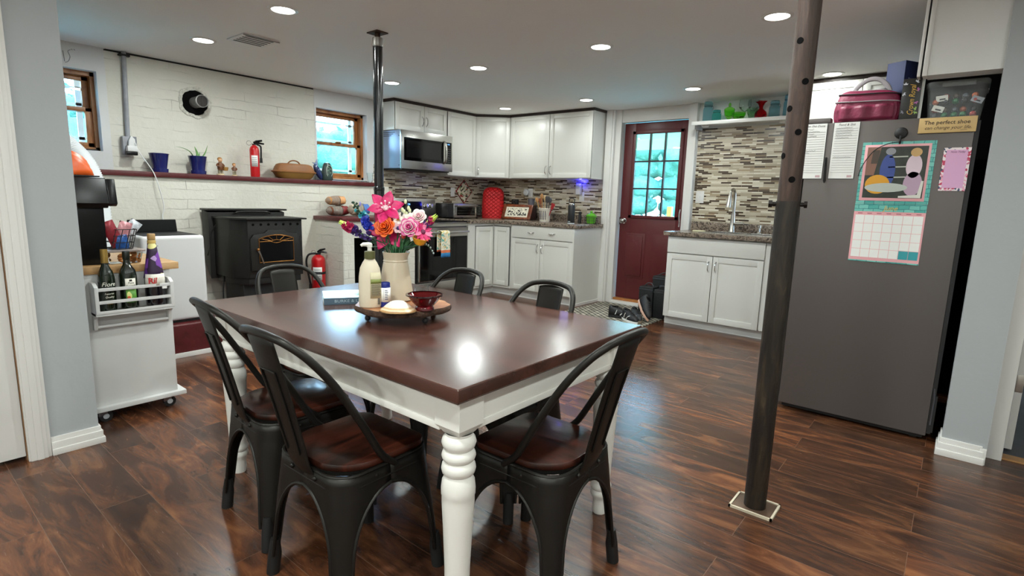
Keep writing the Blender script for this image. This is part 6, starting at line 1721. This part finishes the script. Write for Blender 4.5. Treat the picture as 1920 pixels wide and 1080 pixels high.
# ------------------------------------------------------------------ on the refrigerator side
FY = 3.5285
def sheet(b, x0, x1, z0, z1, y=FY, t_=.0012): return b.box(x0, x1, y-t_, y, z0, z1)
LINE = mat('rule_grey', '#8f8f92', .7)
def notepad(label, x0, x1, title, seed):
    t = thing('notepad', label, 'notepad', ((x0+x1)/2, FY, 1.38), 0, 'magnetic list pads on the fridge')
    sheet(MB(), x0, x1, 1.380, 1.686).build('backing', INK, t)
    sheet(MB(), x0+.0025, x1-.0025, 1.3825, 1.6835, FY-.0012, .001).build('page', PAPER, t)
    text(title, .0165, INK, t, wallm(((x0+x1)/2, FY-.0023, 1.671), '-y', -1), 'pad_title', .25, extrude=.0002)
    for k in range(19):
        z = 1.650-.0130*k
        if seed and k == 0: continue
        MB().box(x0+.010, x1-.008, FY-.0026, FY-.0022, z, z+.0012).build('ruled_line', LINE, t)
    rnd = random.Random(seed); hw = MB()
    for k in (0, 1, 2, 3, 9, 10) if seed else (0, 1, 2, 3, 4, 12):
        x = x0+.014; z = 1.653-.0130*k
        pts = []
        e = x0+.014+rnd.uniform(.03, .085)
        while x < e: pts.append((x, FY-.0026, z+rnd.uniform(-.001, .005))); x += .0028
        hw.tube(pts, .0006, 4)
    hw.build('handwriting', mat('ink_grey', '#5c5c60', .7), t)
    MB().box(x1-.035, x1-.012, FY-.0026, FY-.0022, 1.389, 1.401).build('stamp', mat('stamp_faint', '#c9a9ae', .7), t)
    return t
notepad('white list pad headed Get Shit Done, half hidden by the rusty post', -.765, -.641, 'Get Shit Done', 4)
notepad('white list pad headed Food & Shit, left of the calendar', -.612, -.486, 'Food & Shit', 0)
t = thing('pen', 'black pen hanging between the two list pads', 'pen', (-.627, FY, 1.36))
MB().tube([(-.6315, FY-.008, 1.498), (-.6265, FY-.008, 1.37), (-.626, FY-.008, 1.358)], [.0065, .0065, .002], 10).build('barrel', BLKM, t)
MB().tube([(-.630, FY-.015, 1.488), (-.628, FY-.015, 1.445)], .002, 6).build('clip', BLK, t)
t = thing('magnet_hook', 'round black magnetic hook above the calendar', 'hook', (-.300, FY, 1.60))
MB(Matrix.Translation((-.300, FY, 1.614)) @ Matrix.Rotation(R(90), 4, 'X')).lathe([(0, .018), (.014, .017), (.026, .010), (.029, .003), (.029, 0)], n=28).build('magnet', BLKM, t)
MB().tube([(-.299, FY-.016, 1.60), (-.299, FY-.018, 1.572), (-.299, FY-.010, 1.562), (-.299, FY-.004, 1.570)], .0045, 8).build('hook', BLKM, t)
# calendar: picture page over month page
t = thing('wall_calendar', 'teal and pink June calendar with a picture page, hanging on the fridge', 'calendar', (-.303, FY, 1.25))
WV = NT('teal_waves'); q = WV
v = q.coords('XZY'); br = q.n('TexBrick', Scale=1.0, offset=.5); br.inputs['Brick Width'].default_value = .045; br.inputs['Row Height'].default_value = .022; br.inputs['Mortar Size'].default_value = .0025; br.inputs['Mortar Smooth'].default_value = 1
n = q.n('TexNoise', Scale=30.0); q.l(v, n.inputs['Vector'])
ad = q.n('VectorMath', operation='MULTIPLY_ADD'); q.l(n.outputs['Color'], ad.inputs[0]); ad.inputs[1].default_value = (.012, .012, 0); q.l(v, ad.inputs[2]); q.l(ad.outputs[0], br.inputs['Vector'])
br.inputs['Color1'].default_value = (*lin('#3fa59c'), 1); br.inputs['Color2'].default_value = (*lin('#7cc9bd'), 1); br.inputs['Mortar'].default_value = (*lin('#1d6f73'), 1)
q.l(br.outputs['Color'], q.b.inputs['Base Color']); q.b.inputs['Roughness'].default_value = .3
cm = MB(); cm.box(-.462, -.144, FY-.0045, FY-.0025, 1.252, 1.572); top_ = cm.build('picture_page', WV.m, t)
PK = mat('calendar_pink', '#e9a9ae', .4)
MB().box(-.449, -.163, FY-.0054, FY-.0044, 1.266, 1.558).build('pink_border', PK, top_, bev=.0003)
MB().box(-.436, -.174, FY-.0060, FY-.0052, 1.281, 1.546).build('photo_background', mat('photo_dark', '#23291f', .3, noise=(22, .6)), top_)
ph = FY-.0062
def patch(poly, c, nm, k=0): MB().prism(poly, 'y', ph-.0003-.0002*k, ph-.0002*k).build(nm, mat('photo_'+c[1:], c, .35), top_)
def oval(cx, cz, rx, rz, n=22): return [(cx+rx*math.cos(2*PI*i/n), cz+rz*math.sin(2*PI*i/n)) for i in range(n)]
patch([(-.436, 1.40), (-.395, 1.40), (-.375, 1.546), (-.436, 1.546)], '#8a5f4c', 'photo_wall')
patch([(-.415, 1.46), (-.385, 1.46), (-.380, 1.53), (-.410, 1.53)], '#4a3a2c', 'photo_picture', 1)
for z in (1.49, 1.438, 1.385): patch([(-.335, z), (-.255, z+.002), (-.255, z+.008), (-.335, z+.006)], '#b9bdb0', 'photo_slat', 1)
patch(oval(-.335, 1.335, .095, .024), '#b7bcb4', 'photo_table', 3)
patch(oval(-.375, 1.352, .055, .05), '#d99a1c', 'photo_yellow_bush', 2)
patch(oval(-.337, 1.42, .034, .088), '#33488f', 'photo_blue_shrub', 1)
patch(oval(-.225, 1.445, .034, .060), '#d9c3cf', 'photo_pale_shrub', 1)
patch(oval(-.222, 1.355, .040, .062), '#b79ab0', 'photo_lilac_shrub', 1)
patch(oval(-.222, 1.515, .024, .022), '#c9a268', 'photo_gold_bloom', 2)
patch(oval(-.332, 1.522, .022, .018), '#8c8d92', 'photo_grey_bloom', 2)
patch([(-.275, 1.283), (-.18, 1.283), (-.176, 1.37), (-.186, 1.37), (-.196, 1.30), (-.275, 1.292)], '#d7d5cc', 'photo_chair', 4)
MB().tube(spline([(-.299, FY-.007, 1.569), (-.35, FY-.008, 1.562), (-.41, FY-.009, 1.525), (-.452, FY-.009, 1.45), (-.466, FY-.006, 1.395)], 8), .0022, 6).build('hanging_cord', BLKM, t)
low = MB().box(-.463, -.146, FY-.0030, FY-.0010, .937, 1.2515).build('month_page', PK, t)
MB().box(-.463, -.146, FY-.0036, FY-.0028, 1.208, 1.251).build('teal_band', WV.m, low)
text('June', .036, mat('gold_letter', '#d9b14a', .4), low, wallm((-.300, FY-.0040, 1.226), '-y'), 'month_name', .25, extrude=.0002)
cells = []
X0, X1, Z0, Z1 = -.455, -.153, .960, 1.190
dn = 1
for r_ in range(5):
    for c_ in range(7):
        x0 = X0+(X1-X0)*c_/7; x1 = X0+(X1-X0)*(c_+1)/7; z1 = Z1-(Z1-Z0)*r_/5; z0 = Z1-(Z1-Z0)*(r_+1)/5
        MB().box(x0+.001, x1-.001, FY-.0036, FY-.0028, z0+.001, z1-.001).build('day_cell', mat('cell_teal', '#2f9aa3', .4) if (r_ == 4 and c_ >= 5) else PAPER, low)
dl = MB()
for c_ in range(7): dl.box(X0+(X1-X0)*c_/7+.011, X0+(X1-X0)*(c_+1)/7-.011, FY-.0036, FY-.0028, 1.196, 1.2005)
dl.build('weekday_row', mat('weekday_rose', '#b5666f', .5), low)
MB().box(-.463, -.146, FY-.0038, FY-.0029, .937, .944).build('bottom_edge', WV.m, low)
# sign
t = thing('magnet_sign', 'tan sign reading The perfect shoe can change your life', 'sign', (-.115, FY, 1.606))
MB().box(-.230, -.002, FY-.011, FY, 1.607, 1.681).build('board', mat('sign_tan', '#cfae73', .5, noise=(14, .04)), t, bev=.002)
SB = mat('sign_brown', '#3a2a1a', .6)
text('The perfect shoe', .0262, SB, t, wallm((-.118, FY-.0115, 1.656), '-y', -.6), 'sign_lettering', .05, extrude=.0003, bold=.0003)
text('can change your life.', .0225, SB, t, wallm((-.112, FY-.0115, 1.630), '-y', -.6), 'sign_lettering', .3, extrude=.0003)
MB().box(-.062, -.036, FY-.0118, FY-.011, 1.6165, 1.618).build('signature', SB, t)
t = thing('notepad', 'small pink note pad with floral border, right of the calendar', 'notepad', (-.06, FY, 1.32))
FB = NT('floral_border'); q = FB
v = q.coords('XZY', (110, 110, 110)); n = q.n('TexVoronoi', Scale=.9); q.l(v, n.inputs['Vector']); sp_ = q.n('SeparateColor'); q.l(n.outputs['Color'], sp_.inputs[0])
q.l(q.ramp(sp_.outputs[0], [(0, '#ecdfe0'), (.5, '#c23a5c'), (.68, '#e8a5b8'), (.82, '#3c4a6d'), (.92, '#c46a86')], True), q.b.inputs['Base Color'])
MB().box(-.113, -.006, FY-.004, FY, 1.322, 1.533).build('border_page', FB.m, t)
MB().box(-.101, -.018, FY-.0048, FY-.0038, 1.336, 1.522).build('pink_panel', mat('pad_pink', '#dba7cc', .5), t)
text('Note Today', .0115, mat('pad_ink', '#5a2a4a', .6), t, wallm((-.057, FY-.0052, 1.512), '-y'), 'pad_title', .3, extrude=.0002)

# ------------------------------------------------------------------ on top of the refrigerator
zf = 1.6855
BAG = mat('maroon_nylon', '#6f1135', .55, noise=(14, .18), bump=(22, .7)); PIPE = mat('piping_grey', '#8d8588', .6)
t = thing('lunch_bag', 'maroon insulated lunch bag with grey handle on top of the fridge', 'bag', (-.47, 3.64, zf))
def bagf(u, vv):
    a = 2*PI*u; c_, s_ = math.cos(a), math.sin(a)
    z = vv*.150+.022*vv*c_*-.4
    k = 1+.045*math.sin(PI*vv)-.10*vv**3
    wr_ = .004*math.sin(22*a)*math.sin(PI*min(1, vv*1.3))
    return (-.475+(.152*k+wr_)*math.copysign(abs(c_)**.45, c_), 3.640+(.072*k+wr_)*math.copysign(abs(s_)**.5, s_), zf+.0005+z)
MB().grid(bagf, 64, 16).build('body', BAG, t, ang=80)
def bagtop(u, vv):
    a = 2*PI*u; c_, s_ = math.cos(a), math.sin(a); k = .945*(1-vv)+.62*vv
    return (-.475+.152*k*math.copysign(abs(c_)**.45, c_), 3.640+.072*k*math.copysign(abs(s_)**.5, s_), zf+.148-.0088*c_+.020*vv*(2-vv))
MB().grid(bagtop, 48, 4).build('top_panel', BAG, t, ang=80)
for zz, kk, m_ in ((.108, 1.03, PIPE), (.148, .955, mat('zip_black', '#1d1a1c', .6)), (.168, .63, PIPE)):
    MB().tube([(-.475+.152*kk*math.copysign(abs(math.cos(2*PI*i/60))**.45, math.cos(2*PI*i/60)), 3.640+.072*kk*math.copysign(abs(math.sin(2*PI*i/60))**.5, math.sin(2*PI*i/60)), zf+zz-(.0088 if zz < .16 else .006)*math.cos(2*PI*i/60)) for i in range(60)], .0032, 6, closed=True).build('piping', m_, t)
MB().lathe([(0, .1675), (1, .1675)], (-.475, 3.64, zf), 30, sx=.088, sy=.042).build('mesh_pocket', mat('mesh_dark', '#2a282a', .6), t)
MB().box(-.53, -.51, 3.62, 3.66, zf+.166, zf+.176).box(-.485, -.47, 3.615, 3.665, zf+.166, zf+.178).build('tags', PIPE, t)
MB().lathe([(0, 0), (.03, .002), (.026, .010), (0, .012)], (-.425, 3.64, zf+.168), 18).build('grey_disc', PIPE, t)
MB().tube(spline([(-.555, 3.64, zf+.165), (-.535, 3.64, zf+.20), (-.49, 3.64, zf+.232), (-.44, 3.64, zf+.230), (-.405, 3.64, zf+.200), (-.385, 3.64, zf+.165)], 6), .0075, 8, flat=1.6).build('handle', PIPE, t)
MB().grid(lambda a, b: (-.60+.25*a, 3.5655-.010*math.sin(PI*a)-.006*math.sin(18*a), zf+.012+.075*b), 24, 5).build('front_pocket', BAG, t, solid=.003)
t = thing('liquor_box', 'black carton lettered Crown Royal in gold between bag and plastic bin', 'box', (-.285, 3.605, zf))
bxm = Matrix.Translation((-.325, 3.572, zf)) @ Matrix.Rotation(R(3), 4, 'Z')
MB(bxm).box(0, .079, 0, .085, .0005, .206).build('carton', mat('carton_black', '#16130f', .35), t, bev=.0015)
GLD = mat('gold_letter_foil', '#c9a24a', .35, .5)
text('Crown Royal', .036, GLD, t, bxm @ wallm((.046, -.0008, .098), '-y', 90), 'carton_lettering', .3, extrude=.0003, sx=.78)
for i, (x, z, c) in enumerate(((.012, .18, '#c9c9d2'), (.060, .19, '#c9c9d2'), (.068, .15, '#a95b9a'), (.010, .13, '#c9c9d2'), (.066, .085, '#a95b9a'), (.068, .035, '#8fb05a'), (.012, .04, '#7a7a86'), (.066, .055, '#8fb05a'))):
    MB(bxm @ Matrix.Translation((x, -.0006, z)) @ Matrix.Rotation(R(40*i), 4, 'Y')).prism([(-.008, -.004), (.008, -.004), (.010, .003), (.004, .001), (0, .010), (-.004, .001), (-.010, .003)], 'y', -.0004, .0004).build('crown_mark', mat('mark_'+c[1:], c, .4), t)
t = thing('gift_box', 'tall navy blue carton rising highest behind the black carton', 'box', (-.34, 3.74, zf))
gm = Matrix.Translation((-.335, 3.685, zf)) @ Matrix.Rotation(R(60), 4, 'Z')
MB(gm).box(0, .10, 0, .10, .0005, .325).build('carton', mat('carton_navy', '#222c55', .65), t, bev=.0015)
text('Blue Label', .014, mat('silver_letter', '#aab2c9', .4, .3), t, gm @ wallm((.06, -.0008, .235), '-y'), 'carton_lettering', extrude=.0003)
t = thing('storage_bin', 'clear plastic bin of odds and ends at the right of the fridge top', 'bin', (-.10, 3.72, zf))
CB = mat('bin_clear', '#e8eeee', .12)
CB.node_tree.nodes['Principled BSDF'].inputs['Alpha'].default_value = .07
def wallq(z, k): 
    x0, x1, y0, y1 = -.205-k, .004+k, 3.585-k*.3, 3.86+k
    r_ = .025; pts = []
    for cx, cy, a0 in ((x1-r_, y1-r_, 0), (x0+r_, y1-r_, 90), (x0+r_, y0+r_, 180), (x1-r_, y0+r_, 270)):
        for i in range(6): pts.append((cx+r_*math.cos(R(a0+18*i)), cy+r_*math.sin(R(a0+18*i)), z))
    return pts
def shellq(lv):
    b = MB(); vs = []; fs = []
    for z, k in lv: vs += wallq(z, k)
    n = 24
    for j in range(len(lv)-1):
        for i in range(n): fs.append((j*n+i, j*n+(i+1) % n, (j+1)*n+(i+1) % n, (j+1)*n+i))
    fs.append(tuple(range(n))[::-1])
    return b.add(vs, fs)
shellq([(zf+.001, 0), (zf+.15, .014)]).build('tub', CB, t, solid=.002)
lb = MB(); vs = wallq(zf+.150, .020)+wallq(zf+.172, .022)+wallq(zf+.180, .016); fs = []
for j in range(2):
    for i in range(24): fs.append((j*24+i, j*24+(i+1) % 24, (j+1)*24+(i+1) % 24, (j+1)*24+i))
fs.append(tuple(48+k for k in range(24)))
lb.add(vs, fs).build('lid', CB, t, solid=.002)
MB().box(-.16, -.03, 3.566, 3.572, zf+.150, zf+.170).build('latch', CB, t, bev=.002)
BITS = [('bit_dark', '#33363c'), ('bit_slate', '#5a636c'), ('bit_red', '#a3342c'), ('bit_green', '#1f6b3c'), ('bit_orange', '#c0643a'), ('bit_brown', '#5a4436'), ('bit_black', '#17181a')]
rnd = random.Random(9); k = 0
LB_ = {0: 'left', 1: 'second from left', 2: 'middle', 3: 'second from right', 4: 'right'}
for j in range(4):
    for i in range(5):
        x = -.178+.038*i+rnd.uniform(-.003, .003); y = 3.608+.06*(j % 2)+rnd.uniform(0, .01); z = zf+.017+.033*j
        nm, c = BITS[(i*3+j*2) % 7]
        if (i, j) == (4, 0): nm, c = BITS[2]
        if (i, j) in ((2, 0), (3, 0)): nm, c = BITS[3]
        mm = Matrix.Translation((x, y, z)) @ Matrix.Rotation(rnd.uniform(-.4, .4), 4, 'Y') @ Matrix.Rotation(R(90), 4, 'X')
        single('small_bottle', MB(mm).lathe([(0, -.022), (.012, -.022), (.0135, -.018), (.0135, .008), (.007, .014), (.007, .022), (0, .023)], n=14), mat(nm, c, .3, .1), 'one of the small lidded bottles heaped in the clear bin', 'bottle', (x, y, z), 'odds and ends in the bin')
for i, (x, z, a) in enumerate(((-.155, zf+.098, -6), (-.165, zf+.048, 18), (-.015, zf+.082, 22))):
    mm = Matrix.Translation((x, 3.5925, z)) @ Matrix.Rotation(R(a), 4, 'Y')
    o = MB(mm).box(-.024, .024, -.002, .002, -.014, .014)
    lab_ = ('white tag in the bin, upper left', 'white tag in the bin, lower left', 'grey tag in the bin, at the right')[i]
    tg = single('price_tag', o, mat('tag_white', '#d9d8d0', .5) if i < 2 else mat('tag_grey', '#a9aeb6', .5), lab_, 'tag', (x, 3.5925, z))
    MB(mm).box(-.010, .014, -.0026, -.002, -.008, -.001).build('tag_print', INK, tg)

# ------------------------------------------------------------------ rug and shoes by the door
RG = NT('woven_rug'); q = RG
v = q.coords('XYZ'); rot_ = q.n('VectorRotate', rotation_type='Z_AXIS', Angle=R(38)); q.l(v, rot_.inputs['Vector'])
br = q.n('TexBrick', Scale=1.0, offset=.5); br.inputs['Brick Width'].default_value = .10; br.inputs['Row Height'].default_value = .05; br.inputs['Mortar Size'].default_value = .011; br.inputs['Mortar Smooth'].default_value = .6
q.l(rot_.outputs[0], br.inputs['Vector']); n = q.n('TexNoise', Scale=160.0); q.l(v, n.inputs['Vector'])
br.inputs['Color1'].default_value = (*lin('#8f8979'), 1); br.inputs['Color2'].default_value = (*lin('#c4bdad'), 1); br.inputs['Mortar'].default_value = (*lin('#3d3b37'), 1)
q.l(q.mix(.2, br.outputs['Color'], n.outputs['Color'], 'MULTIPLY'), q.b.inputs['Base Color']); q.b.inputs['Roughness'].default_value = .95
q.bump(n.outputs['Fac'], .6, .004)
single('door_rug', MB().box(-3.27, -2.31, 4.72, 5.785, .0005, .010), RG.m, 'grey and cream woven rug in front of the maroon door', 'rug', (-2.8, 5.25, 0), bev=.003)
SHB = mat('shoe_black', '#141416', .55, noise=(40, .3)); SHW = mat('shoe_white', '#dcdcd8', .5); SHG = mat('sole_tan', '#9a8a76', .6); SHO = mat('sole_peach', '#c9a08a', .55)
def shoe(label, loc, rz, tilt=0, roll=0, solem=SHW, up=SHB, stripe=None, L=.28):
    m = Matrix.Translation(loc) @ Matrix.Rotation(R(rz), 4, 'Z') @ Matrix.Rotation(R(tilt), 4, 'Y') @ Matrix.Rotation(R(roll), 4, 'X')
    t = thing('shoe', label, 'shoe', loc, 0, 'shoes by the door')
    def w(f): return .030+.020*math.sin(PI*min(1, .25+.75*f))+(.008 if .5 < f < .9 else 0)
    def outline(n=16):
        p = []
        for i in range(n+1):
            f = i/n; p.append((f*L, w(f)*(math.sin(PI*min(1, .08+f*.92))**.35)))
        return p+[(x, -y) for x, y in p[::-1]]
    MB(m).prism(outline(), 'z', .0, .028).build('sole', solem, t, bev=.006)
    def fn(u, vv):
        f = vv; a = PI*u
        h = (.105-.02*f/.35 if f < .35 else .085-.055*((f-.35)/.65)**.9)
        if f > .93: h *= (1-f)/.07*.9+.1
        if f < .04: h *= .82+.18*f/.04
        ww = w(f)*.92*(math.sin(PI*min(1, .10+f*.90))**.35)
        return (f*L*.985+.002, ww*math.cos(a), .026+h*math.sin(a)**.6)
    MB(m).grid(fn, 14, 18).build('upper', up, t, solid=.003)
    MB(m).ball((.055, 0, .112), (.045, .026, .010), 12, 6).build('opening', BLACK, t)
    lc = MB(m)
    for k in range(4):
        f = .40+.08*k; h = .085-.055*((f-.35)/.65)**.9
        lc.tube(spline([(f*L, -.026, .026+h*.86), (f*L+.006, 0, .031+h), (f*L, .026, .026+h*.86)], 4), .003, 6)
    lc.tube(spline([(.40*L, -.012, .118), (.36*L, -.03, .125), (.33*L, -.02, .115)], 4), .0025, 6)
    lc.build('laces', SHB if up is not SHB else mat('lace_dark', '#2c2c2e', .8), t)
    if stripe:
        for s_ in (-1, 1):
            MB(m).tube([(.50*L, s_*.046, .035), (.60*L, s_*.040, .062), (.66*L, s_*.028, .07)], .011, 6, flat=.5).tube([(.30*L, s_*.044, .038), (.36*L, s_*.036, .085)], .009, 6, flat=.5).build('side_stripe', stripe, t)
    return t
shoe('black trainer with peach sole leaning against the black bags', (-2.515, 5.22, .195), -40, 38, -25, SHO, SHB)
shoe('dark grey trainer with tan sole beneath the leaning one', (-2.56, 5.18, .012), -48, 0, 0, SHG, mat('shoe_charcoal', '#26282a', .6, noise=(40, .4)), SHW)
shoe('black shoe with white side marks, nearest the sink cabinet toe', (-2.60, 5.06, .012), -35, 0, 0, SHW, SHB, SHW)
shoe('black and white shoe at the left front of the shoe pile', (-2.78, 5.06, .0105), 15, 0, 0, SHB, SHB, SHW, .26)
def boxbag(label, x0, x1, y0, y1, h, nm='insulated_bag'):
    t = thing(nm, label, 'bag', ((x0+x1)/2, (y0+y1)/2, .0105), 0, 'black bags by the door')
    MB().box(x0, x1, y0, y1, .0105, h).build('body', mat('black_nylon', '#0f1012', .6, bump=(60, .3)), t, bev=.014, seg=3)
    MB().tube([(x0, y0, h-.03), (x1, y0, h-.03), (x1, y1, h-.03), (x0, y1, h-.03)], .004, 6, closed=True).build('zip', mat('zip_grey', '#2e2f33', .5), t)
    MB().tube(spline([(x0+.03, (y0+y1)/2, h-.004), ((x0+x1)/2-.02, (y0+y1)/2-.01, h+.028), ((x0+x1)/2+.02, (y0+y1)/2, h+.030), (x1-.03, (y0+y1)/2, h-.004)], 6), .006, 8).build('handle', mat('handle_grey', '#3d3e42', .6), t)
boxbag('black soft bag behind the trainers, the lower front one', -2.585, -2.425, 5.33, 5.50, .335)
boxbag('black soft bag against the sink cabinet, right behind the trainers', -2.42, -2.30, 5.34, 5.50, .318)
boxbag('taller black soft bag at the back, against the maroon door side', -2.53, -2.32, 5.53, 5.68, .435)
